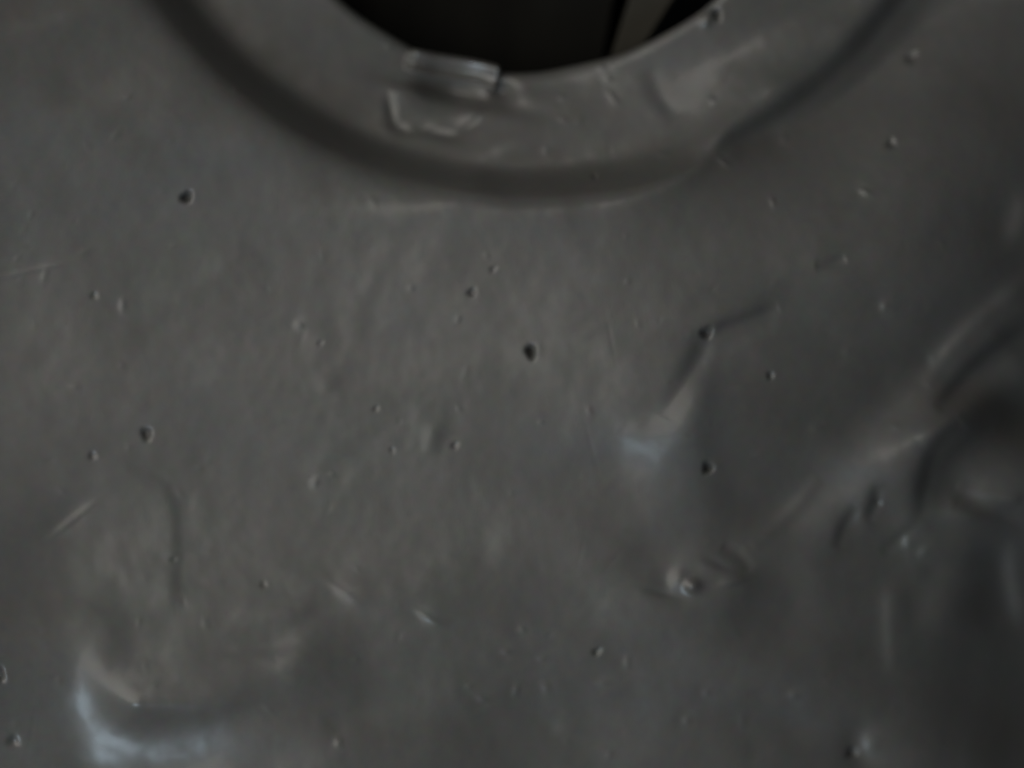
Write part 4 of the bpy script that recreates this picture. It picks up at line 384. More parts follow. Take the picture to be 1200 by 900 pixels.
5 4 4 3 2 2 0 -3 -5 -12 -15 -13 -10 -10 -7 -2 5 11 15 14 12 12 12 12 8 6 4 3 0 0 -2 -3 -6 -6 -5 -5 -3 -3 -2 -1 -2 -1 0 0 -2 -2 0 7 1 0 0 -1 1 -1 0 0 0 -1 1 -1 0
0 -1 1 0 1 0 -2 0 -1 -2 -1 -1 -1 1 -1 1 -1 1 0 0 0 -1 -1 0 0 0 0 -1 0 0 -1 0 -1 1 0 1 -1 0 1 0 0 0 0 0 -1 1 0 -1 0 0 1 -1 0 0 0 0 -1 0 0 -1 0 0 1 0 0 2 0 0 0 0
-3 -3 8 1 -1 0 -2 0 -1 0 -1 0 0 -1 -1 0 0 0 -1 -1 -2 0 -2 0 -1 -2 -1 -2 0 0 0 -1 2 -1 1 -2 -4 -2 -1 1 2 1 1 0 0 0 0 0 1 0 0 1 0 2 3 2 2 2 3 4 4 3 4 4 3 3 3 1 -1
-3 -4 -9 -10 -12 -14 -10 -10 -2 7 13 14 12 12 11 10 10 8 7 5 4 1 0 -1 -1 -3 -4 -6 -5 -4 -3 -2 -2 -2 0 -1 -1 0 -1 -2 -2 8 0 0 0 0 -1 1 -1 0 -1 1 -1 0 -1 0 0 0 0
0 0 0 -2 -1 0 -1 -1 -1 -2 0 0 0 0 1 0 0 1 0 0 0 0 0 -1 0 -1 -1 -1 0 0 1 0 1 1 0 -1 1 0 -1 0 1 -1 0 0 0 0 0 0 0 -1 0 -1 -1 1 -1 0 0 1 0 0 0 0 1 1 0 1 -6 2 7 -2 0
-1 1 -1 0 -1 0 -1 -1 0 0 -1 -1 -1 -1 0 -1 -1 0 -1 -1 -1 -2 -1 -1 -1 0 0 0 1 -2 -3 -2 -2 0 1 1 1 -1 0 0 0 0 0 0 -1 0 0 1 1 1 3 3 3 4 5 5 5 3 3 2 1 0 -1 -3 -3 -5
-7 -7 -11 -11 -15 -3 8 13 11 12 10 10 9 9 6 6 4 4 2 1 1 0 -1 -2 -4 -4 -4 -4 -3 -1 -2 -1 -2 -1 -1 0 -1 -1 0 8 0 0 0 0 0 -1 0 0 0 0 -1 -1 1 -2 0 0 0 0 0 0 -1 -1
-1 -1 -1 -2 0 -1 -1 1 0 -1 2 0 0 2 0 2 0 -1 -1 -2 -1 0 -2 1 0 1 1 0 0 0 1 0 0 1 0 -1 0 0 0 0 0 -1 1 -1 0 -1 0 -1 -1 1 0 0 -1 0 1 1 1 0 1 -1 0 0 1 1 -1 0 0 -1 1
0 0 0 -1 0 -1 -1 -1 0 -1 -1 -1 0 0 -1 1 -1 -1 -1 -1 -2 -1 -1 1 -1 -1 -2 -2 -2 -1 -1 1 1 0 0 -1 -1 -1 0 0 0 0 -1 0 0 1 1 0 2 3 3 5 5 6 5 4 2 0 -2 -4 -3 -4 -4 -4
-7 -9 -13 -8 6 13 9 11 8 9 8 7 6 5 3 2 2 1 2 1 1 -1 -1 -2 -4 -3 -3 -2 -2 -2 -1 -1 -1 0 -1 0 -2 -1 9 -1 0 0 0 0 0 0 0 -1 -1 1 -1 -1 0 -1 0 -1 0 0 -1 1 0 -1 -1 -1
-1 -2 -1 -1 -1 0 1 0 1 1 0 2 -1 1 2 -1 -3 -2 -1 1 -1 1 0 1 2 0 0 1 0 1 0 0 0 -1 -1 1 0 0 0 -1 0 0 0 -1 0 -1 -1 0 0 0 0 1 0 0 2 0 1 -1 0 0 0 0 -1 0 0 0 0 1 0 1
-1 0 -1 -1 -1 -1 0 -1 0 0 1 -1 0 0 0 -1 -1 -2 -2 -1 0 -2 -2 -2 -2 0 0 -1 1 0 0 -1 -2 -1 -1 0 -1 -1 0 0 1 0 0 1 1 1 3 2 4 2 4 2 3 0 -1 -2 -2 -2 -1 -3 -8 -10 -11
2 13 8 8 7 8 7 5 6 4 3 2 2 0 1 1 1 1 1 -1 -2 -2 -3 -1 -2 -2 0 -2 -1 0 -2 1 -1 -1 -1 8 1 0 0 0 -1 1 -1 0 0 -1 0 0 -1 -1 0 -1 0 -1 0 0 0 0 -1 -1 -1 -1 -1 -2 -1 0
-1 1 -1 1 0 1 -1 1 -1 -1 2 2 0 0 1 -1 -2 1 1 0 0 1 0 1 1 0 0 0 0 -1 0 0 0 -1 -1 -1 0 3 1 -1 -1 -1 0 -1 0 0 -1 1 0 0 0 0 1 0 -1 0 0 0 -1 0 1 0 0 1 1 0 -1 0 0 -1
0 -1 0 0 0 0 0 0 1 0 0 -2 -2 -2 -2 -2 -2 -1 -1 0 -1 -1 1 -1 1 -1 -2 -2 -1 -1 -1 -1 0 -1 1 0 0 1 0 1 1 2 3 1 2 2 1 0 0 -2 -2 -2 1 0 -5 -8 -9 -4 13 7 5 5 7 6 5 6
4 3 2 1 1 2 0 0 1 0 1 0 -2 -1 -2 -1 -1 -1 -1 0 -1 -1 0 0 -1 -1 0 10 -1 0 0 0 0 -1 0 0 0 0 -1 0 0 -1 0 -1 -1 0 0 0 -1 0 0 -1 -1 -1 -1 0 -2 -1 -1 -1 1 -1 1 0 0 -1
0 0 1 2 2 2 2 1 -5 -1 1 1 1 0 1 0 0 0 1 -1 0 0 -1 0 0 0 0 -1 -1 4 -1 -1 0 -1 -2 0 -1 1 0 -1 0 0 0 1 0 -1 0 0 0 0 0 0 -1 1 1 1 0 1 0 0 0 0 -1 0 0 0 0 0 0 1 -1 0
0 -1 -2 -2 -3 -2 -1 -1 -1 -1 0 0 0 0 0 -1 -1 -2 -2 -2 -1 -1 -1 0 0 1 1 0 3 1 2 1 1 2 1 -1 1 0 -2 -7 -5 0 -1 -1 -2 -3 -4 4 8 5 3 2 0 9 10 5 3 2 1 1 0 0 1 0 -1 1
-1 0 0 -2 0 -1 -1 0 -1 -1 0 0 0 -1 0 0 0 9 1 0 -1 0 1 -1 0 0 -1 1 -1 0 -1 1 -2 0 0 0 -2 1 0 -1 -1 -1 0 -1 -1 -1 0 -3 0 -1 -1 0 0 0 0 1 0 1 0 2 2 1 1 2 0 -4 0 1
1 1 0 0 0 1 -1 0 0 0 0 0 0 0 0 1 0 -4 -1 1 0 0 0 -1 0 -1 0 0 0 -1 0 -1 1 0 0 -1 0 0 0 1 1 0 1 0 1 1 1 -1 0 0 0 1 0 0 0 0 0 -1 0 0 -1 -1 -1 -2 -2 -2 -2 -1 0 0 -1
0 -1 1 0 0 -1 -1 -3 -1 -3 -1 0 0 0 0 2 3 1 2 3 2 2 0 1 1 -1 -2 -5 -12 -9 -1 0 2 1 0 1 9 3 7 4 -4 -9 5 10 8 4 2 2 1 -1 -2 -1 0 0 -2 0 1 -2 0 0 -1 1 -1 0 1 0 0 -1
1 0 0 -1 10 0 0 0 0 -1 1 0 -1 1 -1 0 0 0 0 0 -1 -1 -1 1 -2 1 -1 -1 0 -2 0 -1 -1 -2 0 -3 -3 0 1 1 1 1 0 2 0 1 1 0 2 0 1 1 -2 -1 2 0 1 0 1 -1 0 0 0 0 0 0 -1 0 0 1
0 1 -5 0 0 0 -1 0 1 0 -1 0 -1 -1 0 0 0 0 0 0 0 0 0 1 -1 1 1 0 1 1 0 0 2 0 1 0 -1 1 0 -1 0 0 0 -1 -1 -1 0 -1 -2 -1 -2 -1 -1 -1 0 -1 0 0 0 1 1 -1 -1 -1 -2 -1 -2
-1 0 0 1 2 2 4 3 2 2 0 1 -1 -1 -2 -1 -9 -16 -6 0 0 0 2 4 8 10 9 9 8 -2 -9 -14 -11 0 8 5 9 5 -2 -2 -4 -2 -1 0 0 0 1 0 -1 1 0 1 1 -1 1 1 1 0 0 0 0 10 0 0 1 0 0 -1
0 0 0 0 0 0 0 0 0 -1 0 -1 -1 1 -2 0 -1 -1 0 -2 -1 -1 -2 -3 -2 -1 -2 4 5 0 0 1 0 1 0 0 1 0 0 0 3 -2 -1 1 1 0 1 0 0 -1 0 1 0 0 -1 0 0 0 -1 1 -1 0 0 -1 -1 0 0 0 -1
1 -1 -1 -1 0 -1 1 0 0 0 0 -1 1 -1 2 -1 1 1 1 0 1 1 0 1 0 0 1 -1 1 0 0 -1 -1 0 -1 -1 -1 -1 0 -2 0 -1 -2 0 -2 0 -1 0 2 1 1 1 0 -1 -2 -2 -1 -1 0 0 2 1 3 3 3 2 0 0
-3 -3 -4 -5 -2 -9 -8 -2 -3 0 0 4 8 11 11 10 8 9 14 7 -17 -20 -18 -12 -1 0 -1 0 0 0 1 1 2 1 0 1 1 2 1 1 1 0 2 0 1 1 1 0 0 0 11 0 0 0 -1 0 1 -1 1 -1 1 0 0 1 -1 0
0 -1 0 -1 -1 0 -1 -1 -1 -1 0 -2 -3 -2 -3 -2 -1 6 7 -1 -2 1 0 1 -1 1 0 0 0 0 0 2 0 -2 0 1 1 -1 0 1 0 0 0 0 1 0 -1 -1 0 0 0 0 0 -1 0 -1 0 0 0 0 -1 -1 0 0 -1 0 -1
0 1 0 0 0 -1 1 0 1 0 0 0 1 1 1 1 0 0 1 0 1 -1 0 -1 0 0 -1 -1 -1 0 -1 -1 -1 -1 -1 0 -2 0 -1 0 0 1 1 2 2 0 0 -2 -1 0 0 0 1 1 1 2 2 2 0 0 -3 -3 -5 -12 -7 -1 -4 2 1
-2 -3 1 4 7 11 11 9 7 6 10 13 3 -13 -23 -29 -27 -19 -3 4 5 7 5 5 3 2 2 3 4 2 1 2 1 2 0 2 1 2 0 0 1 0 11 0 1 -1 0 0 0 0 0 1 -1 1 0 0 0 1 0 -1 0 -1 -1 -1 -1 -1 -1
-1 -2 -1 -2 -4 -1 1 6 8 -4 -5 2 0 1 -1 1 0 0 1 -1 0 0 1 0 -1 0 0 0 1 0 0 1 0 0 0 0 0 0 0 0 0 -2 0 1 0 -1 0 0 0 -1 0 -1 0 -1 0 -1 0 0 0 0 0 0 0 1 0 -1 0 0 0 0 0
1 1 1 0 0 1 0 1 0 1 -1 0 -1 -1 0 -1 -1 -1 -1 -1 -1 -2 -1 0 -1 0 0 1 1 2 2 1 1 0 1 0 0 2 1 1 1 1 0 1 -1 -1 -3 -2 -5 -9 -18 -4 1 1 8 3 -4 -1 -2 2 5 6 6 3 0 -2 -2
1 6 2 -4 -11 -18 -26 -13 -2 4 8 7 5 4 3 4 3 4 3 3 2 2 1 2 2 1 1 0 1 0 1 11 0 0 0 1 -1 0 1 -1 1 0 0 1 0 1 -1 0 1 -2 1 -1 -2 -1 -1 -1 -2 -1 -3 -2 -1 1 8 9 -6 -9 1
1 1 0 1 0 1 0 0 0 0 0 0 1 -1 -2 0 0 1 1 1 0 0 1 0 -1 0 1 -1 0 -1 1 -1 -1 0 1 0 -1 0 -1 0 0 0 0 -1 0 0 0 -1 -1 1 -1 1 -1 0 0 -1 -1 0 0 1 1 0 0 1 1 -1 1 1 2 -1 1
-1 -1 0 -1 0 -1 -1 -2 -1 -2 -1 -1 -1 0 0 0 1 0 2 1 2 3 2 3 2 3 1 2 0 0 -1 -1 -2 -2 -3 -3 -5 -5 -14 -9 1 -4 2 7 2 -1 -1 -2 -1 2 4 2 0 -4 -6 -6 -3 -2 4 6 5 5 2
-13 -14 -10 -3 0 2 2 4 2 5 4 4 3 2 2 2 2 1 1 2 1 0 1 1 10 1 0 1 -1 1 -1 0 1 0 1 0 0 1 0 1 -1 0 0 -1 0 -1 -1 -2 -1 -2 -1 -1 -1 2 8 5 -8 -7 1 0 0 0 1 1 2 0 0 0 1
0 0 0 0 -1 -1 -1 1 0 1 0 0 1 -1 1 0 0 -1 1 -1 0 -1 0 0 -1 0 0 1 -1 0 0 0 0 -1 0 0 0 0 0 -1 -1 1 -1 1 -1 -1 -1 0 0 0 0 0 0 0 0 0 1 1 1 0 1 0 0 0 -1 0 0 -1 -1 -2
-2 -2 -1 -1 -1 0 -1 1 0 1 1 2 2 3 5 4 4 2 1 1 1 -2 -1 -2 -4 -4 -4 -3 -4 -7 -11 3 -3 -10 2 4 0 -2 1 -1 -7 4 8 3 1 -3 -4 -4 -5 -2 -1 0 4 5 6 2 -2 -7 -10 -8 -3 -1
-1 3 4 4 4 3 3 2 2 1 1 2 0 1 0 1 0 11 -1 1 0 0 0 1 0 0 0 1 1 0 0 1 0 1 -1 0 -1 -1 0 -2 0 -2 0 -1 2 1 6 -1 -7 -3 1 1 0 0 2 1 0 0 0 1 0 0 1 0 0 -1 0 -1 -1 0 0 -1
1 0 0 0 -1 1 0 -1 -1 0 0 0 0 0 1 0 0 -1 0 1 0 0 -1 1 0 0 -1 -1 -1 0 0 -1 1 -1 -1 0 -1 -1 0 0 -1 -1 0 0 0 0 1 1 0 1 1 0 0 0 1 0 0 0 -2 -1 -3 -3 -2 -1 0 0 2 0 2 1
0 2 2 3 4 3 3 2 1 0 -1 0 -2 -3 -4 -3 -4 -6 -2 -6 -4 3 -4 -6 0 1 -3 -2 -10 -3 16 1 3 3 0 -2 -3 -4 -3 -4 -3 -1 -1 3 4 6 2 -1 -4 -6 -7 -4 -2 0 3 3 2 3 2 2 2 2 1 0
1 0 1 2 0 9 1 0 0 0 1 0 1 0 1 0 0 1 1 1 0 -1 0 0 0 -1 -1 0 -1 0 0 1 1 3 -1 -2 -3 0 0 1 1 1 0 0 0 0 0 0 1 0 -1 1 -1 0 0 -1 0 -1 -1 0 -1 1 -1 1 0 0 -1 0 -1 0 0 1
0 1 0 -1 0 1 0 -1 0 0 0 0 0 -1 0 0 -1 1 -1 1 0 -1 0 -2 0 -1 -2 0 0 -1 -1 -1 0 0 0 0 0 0 1 2 1 1 1 1 0 -1 -1 -3 -3 -2 -1 0 -1 1 1 3 1 1 2 0 2 1 2 2 2 0 -1 -1 0
-1 -2 -2 -2 -4 -4 -4 -5 -2 5 4 -4 -2 -2 -1 -2 -4 -7 -2 11 -2 3 5 0 -2 -2 -4 -5 -4 -5 -3 -2 -1 4 5 5 1 -2 -2 -4 -5 -2 -3 1 2 2 2 2 1 1 1 2 1 0 0 1 0 1 9 1 0 0 1
-1 1 0 1 0 1 1 1 0 1 0 0 0 -1 -1 0 0 -1 0 0 0 0 1 1 -1 -1 0 0 2 0 0 1 0 0 0 0 0 0 -1 0 0 0 0 0 0 0 -1 -1 0 0 -1 -1 1 -1 1 -1 0 0 0 -1 1 0 1 -1 1 1 0 -1 0 1 0 -1
1 -1 0 0 -1 -1 1 0 1 1 -1 0 -1 -1 -2 -1 0 -2 -1 -1 -1 -1 -1 -1 0 -1 0 1 1 1 2 2 1 0 0 0 -1 -2 -1 -1 -1 -1 1 0 3 2 2 2 1 1 -1 -1 -2 0 -1 -1 -1 -1 -2 -1 0 -1 0 -1
-3 -3 -3 0 7 3 -2 -1 -1 -1 -2 -2 0 -4 -14 1 9 8 0 -2 -2 -3 -3 -5 -5 -7 -3 -4 0 6 8 2 1 -2 -2 -2 -3 -2 -2 0 2 1 1 2 1 1 0 0 1 0 0 2 1 8 0 1 0 0 1 0 1 1 1 0 1 1 1
0 1 0 -1 -1 0 -1 0 0 0 0 0 0 0 -1 1 -1 1 1 0 1 0 0 0 0 1 0 0 0 -1 0 0 0 0 0 0 -1 0 -1 -1 0 0 -1 0 1 0 0 -1 0 -1 1 0 0 1 1 -1 1 0 0 0 0 -1 1 -1 1 0 0 0 -2 -1 2
-1 1 2 -2 -1 0 -1 -1 -2 -1 -1 -2 -1 -1 -3 0 1 0 -1 -1 0 2 1 1 1 1 0 0 0 0 1 0 0 0 0 1 1 1 2 3 4 3 -2 -7 -4 -3 -3 -3 -2 -2 -1 -1 1 1 2 0 0 -2 -2 2 4 0 2 0 0 -1 0
-1 1 -2 -11 -1 -4 -4 1 3 1 0 -3 -4 -6 -5 -7 -4 0 10 9 3 -1 -2 -1 -1 -3 -2 -1 -1 0 2 0 1 0 0 1 0 0 0 1 1 0 7 0 0 0 1 1 1 1 0 1 1 1 1 1 0 0 0 0 0 -1 0 -1 0 0 0 0
0 -1 1 0 1 0 0 0 0 0 -2 0 3 2 0 -1 -1 0 -1 0 0 0 0 0 1 -1 -1 0 0 0 0 0 0 0 0 0 -1 1 0 0 1 0 0 1 0 0 0 0 -1 1 -1 1 0 0 0 1 1 -1 -1 1 -4 -2 1 1 -1 1 -1 -1 -2 -3
-1 -1 -2 -1 -2 1 0 -1 0 -1 0 1 1 1 0 0 -1 1 3 2 1 1 -1 0 1 1 1 1 2 3 6 4 -1 -9 -9 -5 -5 -4 -2 -1 0 0 2 0 2 0 1 -1 1 1 2 -1 0 1 -1 -1 0 -1 0 0 -2 -19 -13 3 5 2 1
1 -2 -1 -4 -3 -2 -2 3 5 3 0 0 -1 -1 0 -2 -1 0 0 0 1 -1 1 1 -1 1 0 -1 1 1 1 5 0 1 0 1 0 1 1 2 0 2 1 1 1 1 0 0 -1 0 -1 -1 0 0 1 -1 1 -1 1 0 0 0 1 0 0 -1 -1 -1 0
-2 1 4 -1 0 0 0 1 0 0 0 1 -1 0 0 0 -1 0 1 -1 0 0 0 0 1 0 0 0 0 0 1 0 -1 1 1 0 0 -1 0 0 0 1 0 0 1 1 -2 -1 -1 -2 0 -2 1 -1 1 -1 -2 -3 -2 -2 0 0 -1 -3 -1 0 0 0 -1
1 1 0 0 0 2 1 1 1 1 -1 -2 -1 1 4 2 -1 -1 -1 1 6 12 3 -10 -9 -3 -5 -4 -3 -1 -1 -1 0 1 2 0 2 -1 1 -2 0 0 -1 0 0 -2 0 -3 -4 -3 -3 -5 -3 -1 1 0 0 0 0 -1 -1 -3 -3 -2
4 4 0 0 0 0 -1 0 -1 0 1 -1 0 1 0 0 0 0 0 -1 1 1 1 4 0 0 0 0 2 1 1 1 3 1 2 1 1 0 0 0 0 0 0 -1 -1 0 -1 2 -1 1 -1 0 1 1 0 0 0 0 1 1 -2 -2 -4 1 2 0 0 1 0 1 0 1 0 0
0 0 0 0 -1 0 1 0 -1 0 0 0 0 1 0 0 0 -1 0 1 1 1 0 0 -1 0 0 0 0 0 -1 0 0 -1 -1 0 -1 -2 0 -1 0 -1 -1 -1 -1 -2 -2 -1 0 0 -2 -1 -1 -1 0 0 0 0 1 1 1 0 2 2 1 -2 -3 -3
-3 2 4 3 1 -2 -3 -4 3 6 8 7 -4 -7 -3 -3 -3 -3 -3 -2 -1 0 0 2 0 1 -1 -1 -1 0 -1 0 0 2 -1 -2 -4 -3 3 4 -3 -4 -4 -3 -2 -2 -1 0 -1 -1 -3 -4 2 2 2 0 -1 0 1 0 0 0 0 0
1 0 0 0 0 -1 0 0 1 1 0 2 0 0 0 1 0 1 2 2 2 3 3 1 0 1 0 0 0 -1 0 0 0 -1 0 -1 1 0 0 1 0 1 0 1 0 0 0 0 0 -1 -1 -5 1 1 1 0 1 0 1 0 0 1 0 0 -1 0 1 0 0 0 -1 0 0 -1 1
-1 0 0 -1 -2 -2 -1 6 4 0 -1 0 -1 -1 0 -1 0 0 -1 -1 -1 -1 -1 -1 0 0 -1 -1 -1 -1 -1 -1 -2 -1 -1 0 0 -1 -1 0 -1 -1 -1 0 1 1 0 2 2 3 3 1 0 -4 -2 -3 -1 0 1 1 0 -1 -1
1 -2 1 5 1 -1 -1 -2 0 -3 -2 -3 -2 -1 1 0 0 0 1 0 0 -1 0 0 3 2 0 -2 -4 -1 2 1 -1 -2 -4 -2 -4 -2 -3 -1 -2 0 -3 -5 -1 4 1 0 1 -1 0 0 0 1 -1 1 0 0 1 -1 0 0 0 0 0 1
1 0 0 0 0 0 0 1 2 2 4 4 3 2 2 0 -1 0 0 0 -2 0 0 0 0 0 0 0 1 0 1 0 1 0 0 1 0 -1 -1 -1 -1 -2 -1 0 1 1 0 1 -1 2 1 0 0 -1 0 -1 1 0 0 -1 1 -1 -1 1 0 0 -1 -1 -2 -1 -2
-2 -3 4 6 0 -2 0 0 0 0 0 -1 0 -1 -1 -1 -1 0 -1 -1 0 -1 -1 -1 -1 -1 0 -1 -1 -1 0 -1 0 0 -1 -1 1 -1 0 -1 1 2 2 2 3 5 3 2 0 -1 -7 -9 -3 0 2 1 2 -3 -3 -4 -2 3 2 1 2
-1 0 -2 -1 -1 -1 0 0 1 1 0 2 -1 0 0 1 2 4 2 -3 -4 -3 0 2 0 -1 -2 -3 -4 -2 -3 -3 0 -2 -2 -6 -1 3 2 0 -1 0 -1 0 0 0 1 0 0 1 -1 1 0 -1 0 -1 1 1 1 -1 0 -1 1 -1 1 0
1 3 3 5 4 4 1 0 1 0 -1 -1 0 -1 0 0 0 0 0 1 1 1 0 1 0 0 1 0 -1 -1 -2 -2 -1 -1 0 0 1 0 0 -1 1 1 1 -1 0 1 -1 1 -1 1 0 0 -1 0 1 0 0 -1 0 -2 -2 -1 -1 -1 -6 -5 2 2 2
0 0 -1 0 0 1 0 1 0 0 0 -1 0 -1 -1 -1 0 -1 0 0 -1 -1 0 -1 -1 0 0 -1 0 0 -1 -1 -1 0 2 0 2 0 1 2 5 7 5 2 -6 -10 -7 -2 -1 2 -1 -3 -4 -3 -2 0 2 3 2 1 0 0 0 0 0 0 0 1
1 1 0 1 -1 -1 0 4 7 3 -3 -5 -3 0 1 2 -2 -1 -4 -3 -4 -2 -2 -1 0 -3 -5 -4 3 2 1 -1 -1 -1 -1 0 0 -1 1 0 0 1 0 0 0 -1 0 0 2 0 -2 -1 0 0 0 0 0 1 2 4 4 6 5 2 1 0 -1
-1 -1 0 0 -1 0 0 0 1 1 1 1 1 0 1 1 0 1 0 -3 -3 -1 -2 -1 -1 1 -1 1 -1 0 -1 2 0 0 0 0 1 0 0 0 0 0 0 1 1 1 -1 0 -2 -2 -4 -6 -1 2 0 -4 -6 0 2 1 0 0 0 -1 -1 0 4 4 -1
0 -1 0 -1 0 0 -1 0 0 -1 0 0 -1 -1 0 -1 0 0 0 -1 -1 -1 0 0 0 1 0 0 0 -1 1 3 4 3 2 0 -5 -4 -3 -2 -1 -2 -4 -2 -2 0 2 2 1 1 0 1 1 1 0 0 2 0 1 0 1 0 0 0 1 1 3 2 1 0
-1 0 -1 -2 -2 -3 -2 -3 -2 -2 0 0 -1 -1 -4 -7 2 3 0 -1 0 -2 -2 -1 0 0 0 1 0 0 0 0 0 -1 -1 2 1 0 -4 0 0 -1 1 -1 1 0 3 2 5 4 5 5 2 -1 0 -1 0 -1 0 -1 0 0 1 0 1 2 1
1 1 0 0 1 -1 0 0 -1 -2 -2 -2 -1 -1 -1 -1 -1 -2 0 2 0 0 0 0 1 0 0 0 1 0 1 1 1 0 1 -2 -6 -5 -1 1 2 -1 -1 -2 -4 -1 -1 0 0 1 -1 -1 -1 -2 2 6 4 -2 -1 -2 0 -1 0 0 0 0
1 0 1 0 0 -1 0 -2 0 -1 0 -1 0 -2 0 0 -1 0 1 -1 0 0 0 0 1 4 1 1 -3 -3 -2 -2 -1 -1 -2 -1 2 1 0 1 0 1 1 1 1 1 0 0 1 0 1 -1 0 0 1 -1 1 1 1 2 0 0 -1 -1 -1 -2 -2 -2
-2 -1 0 1 1 1 0 -4 -6 -4 -1 0 1 -1 0 -2 0 -1 0 0 0 1 0 0 0 0 0 -1 1 0 1 -4 0 -1 1 -2 1 0 1 1 3 2 3 5 6 4 0 -1 0 0 0 -1 0 0 0 1 1 1 1 1 0 0 0 0 -1 -1 -1 1 2 -1
-2 -2 -2 -1 -1 -2 0 -1 1 -1 1 0 -1 1 -1 0 0 -1 -1 1 0 0 -1 -1 -2 -1 0 2 3 4 -1 -3 -2 -2 -1 -2 -1 -1 -1 -1 1 0 1 -1 -3 -1 4 0 -1 0 0 0 -1 1 0 1 0 1 0 2 3 -1 0 0
-2 -1 -1 -1 -2 -1 -1 -1 0 -1 -1 0 -1 -1 0 1 1 0 2 0 -1 0 -2 -1 -2 2 1 1 1 1 2 0 1 0 0 0 0 -1 0 0 1 0 0 0 0 0 -1 -1 -1 0 2 0 0 0 -1 -1 -3 -2 -1 0 2 1 2 2 2 1 1
-3 -9 -12 -2 2 1 1 0 0 -1 -1 1 0 0 0 1 1 -1 0 -1 1 0 1 0 -5 -1 1 -1 1 -1 0 1 1 2 1 3 3 5 4 2 0 0 -1 1 0 1 0 0 1 1 1 0 0 1 0 -1 -1 -1 -1 0 1 1 0 -3 -1 0 -1 0 0
-1 0 0 0 0 0 0 -1 0 -1 -1 -1 -1 -1 -1 -2 -1 -2 -1 2 6 4 2 -1 -1 -2 -1 -2 -1 -2 -1 -1 -1 0 -1 1 0 2 -3 -6 -3 2 2 1 0 0 2 0 1 1 1 0 -2 6 4 0 -2 -1 0 -1 -1 -2 -1
-2 -1 -2 -2 -1 -1 -1 -1 0 0 -1 1 1 1 0 1 -1 1 -1 -1 0 3 4 1 2 1 1 1 1 0 0 -2 -2 -1 0 0 0 -1 0 0 -2 0 -1 -1 -1 0 2 2 0 -3 -3 -4 -2 -3 0 3 5 5 4 1 2 0 -3 -10 -8
-3 -1 1 0 0 0 0 1 0 0 1 1 0 -1 1 -1 1 -1 0 1 0 -6 1 -1 0 -1 0 0 1 2 1 1 0 2 3 5 2 0 1 1 0 1 0 1 1 -1 1 0 0 0 0 0 0 -1 -1 0 0 1 1 -1 0 0 0 0 0 0 0 0 0 0 0 -1 1
-1 0 -1 -1 -1 -2 -2 0 -1 -2 0 2 4 5 1 0 -2 -2 -1 -2 -2 -2 -1 -2 -1 0 -1 0 0 1 0 -1 -3 -4 0 1 1 1 2 0 0 2 1 2 2 -1 -2 1 1 2 -1 0 0 -1 -1 -1 -1 -2 -2 -2 -2 -1 -2
0 -1 0 1 0 1 0 0 1 1 -1 1 1 0 2 3 4 3 1 1 1 1 1 -1 -1 -1 -2 -1 -1 -1 0 -1 -2 0 -2 0 -3 -1 0 3 4 0 -3 -6 -3 -4 0 0 1 2 3 5 4 1 0 -1 -3 -6 -6 -2 -1 0 0 1 0 0 1 1
0 0 1 0 0 1 -1 1 0 -1 0 -6 -1 0 1 0 -1 0 0 1 1 0 1 0 2 2 3 1 1 1 1 0 1 0 0 1 -1 0 -1 0 -1 0 0 1 1 2 1 1 0 1 -1 -1 0 1 1 0 1 0 0 0 0 0 -1 0 -1 -1 -1 -1 0 0 0 0 1
1 2 2 3 1 -3 -2 -3 -2 -2 -2 -2 -2 -1 -1 0 0 -1 0 -1 0 0 -1 -1 0 0 0 1 0 0 1 0 0 1 2 5 -3 -4 1 0 1 0 1 0 0 -1 -1 -2 -3 -1 -2 -2 -1 -1 0 0 1 0 0 1 1 0 1 1 1 1 2 2
2 3 2 2 1 0 1 1 0 0 -1 0 -1 -1 -2 -2 -2 -1 -1 -1 -1 -1 -1 0 0 0 0 -2 -2 -3 -1 -1 0 0 1 3 1 3 1 1 -1 -1 -3 -4 -1 -1 0 0 -1 0 1 0 2 1 0 0 0 0 0 1 0 -1 0 0 -7 1 -1
0 0 0 -1 1 0 0 1 0 0 0 2 0 2 1 2 0 1 0 0 0 -1 1 -1 -1 -1 0 -1 1 0 2 3 5 2 0 0 0 0 0 0 0 1 0 1 0 1 -1 0 0 -1 0 0 0 1 1 2 1 1 0 2 2 2 -2 -3 -3 -3 -2 -3 -2 -2 -3
-1 -1 0 -1 -1 1 -1 0 0 -1 1 0 -1 0 0 0 0 0 0 0 -2 -2 6 1 -1 -2 0 0 1 0 0 0 0 -1 -1 -2 -1 -3 -1 -1 1 0 0 0 0 1 0 0 1 0 1 1 1 2 2 3 3 2 1 1 1 2 0 1 0 -1 0 -1 0 -2
-1 -2 -1 -2 -1 0 -1 -2 -3 0 0 1 -2 -2 -2 -2 -1 0 0 1 2 1 2 0 1 -1 1 -1 -2 0 -2 -1 0 -1 1 0 0 2 0 1 1 0 0 1 0 0 0 0 -1 0 -6 -1 0 -1 0 0 1 -1 1 -1 0 0 0 0 0 1 0 1
0 2 1 0 -1 0 0 -1 1 0 0 -1 0 -1 1 0 3 5 4 2 1 3 3 1 0 0 0 0 1 0 0 0 1 0 1 0 0 1 1 1 0 -1 0 1 1 2 -1 -3 -4 -3 -2 -3 -2 -3 -1 -1 -2 -1 -2 -1 0 -1 0 0 0 1 -1 0 0 0
0 0 -1 1 0 0 -1 -2 1 1 -1 -1 -2 4 1 -1 -1 -1 0 0 -2 -1 -1 -1 -1 0 2 0 0 0 0 0 1 0 -1 1 0 2 1 2 3 2 2 2 1 2 1 1 1 0 0 -1 -1 -1 0 -1 -1 -1 -1 0 -1 -1 -1 -2 -3 -1
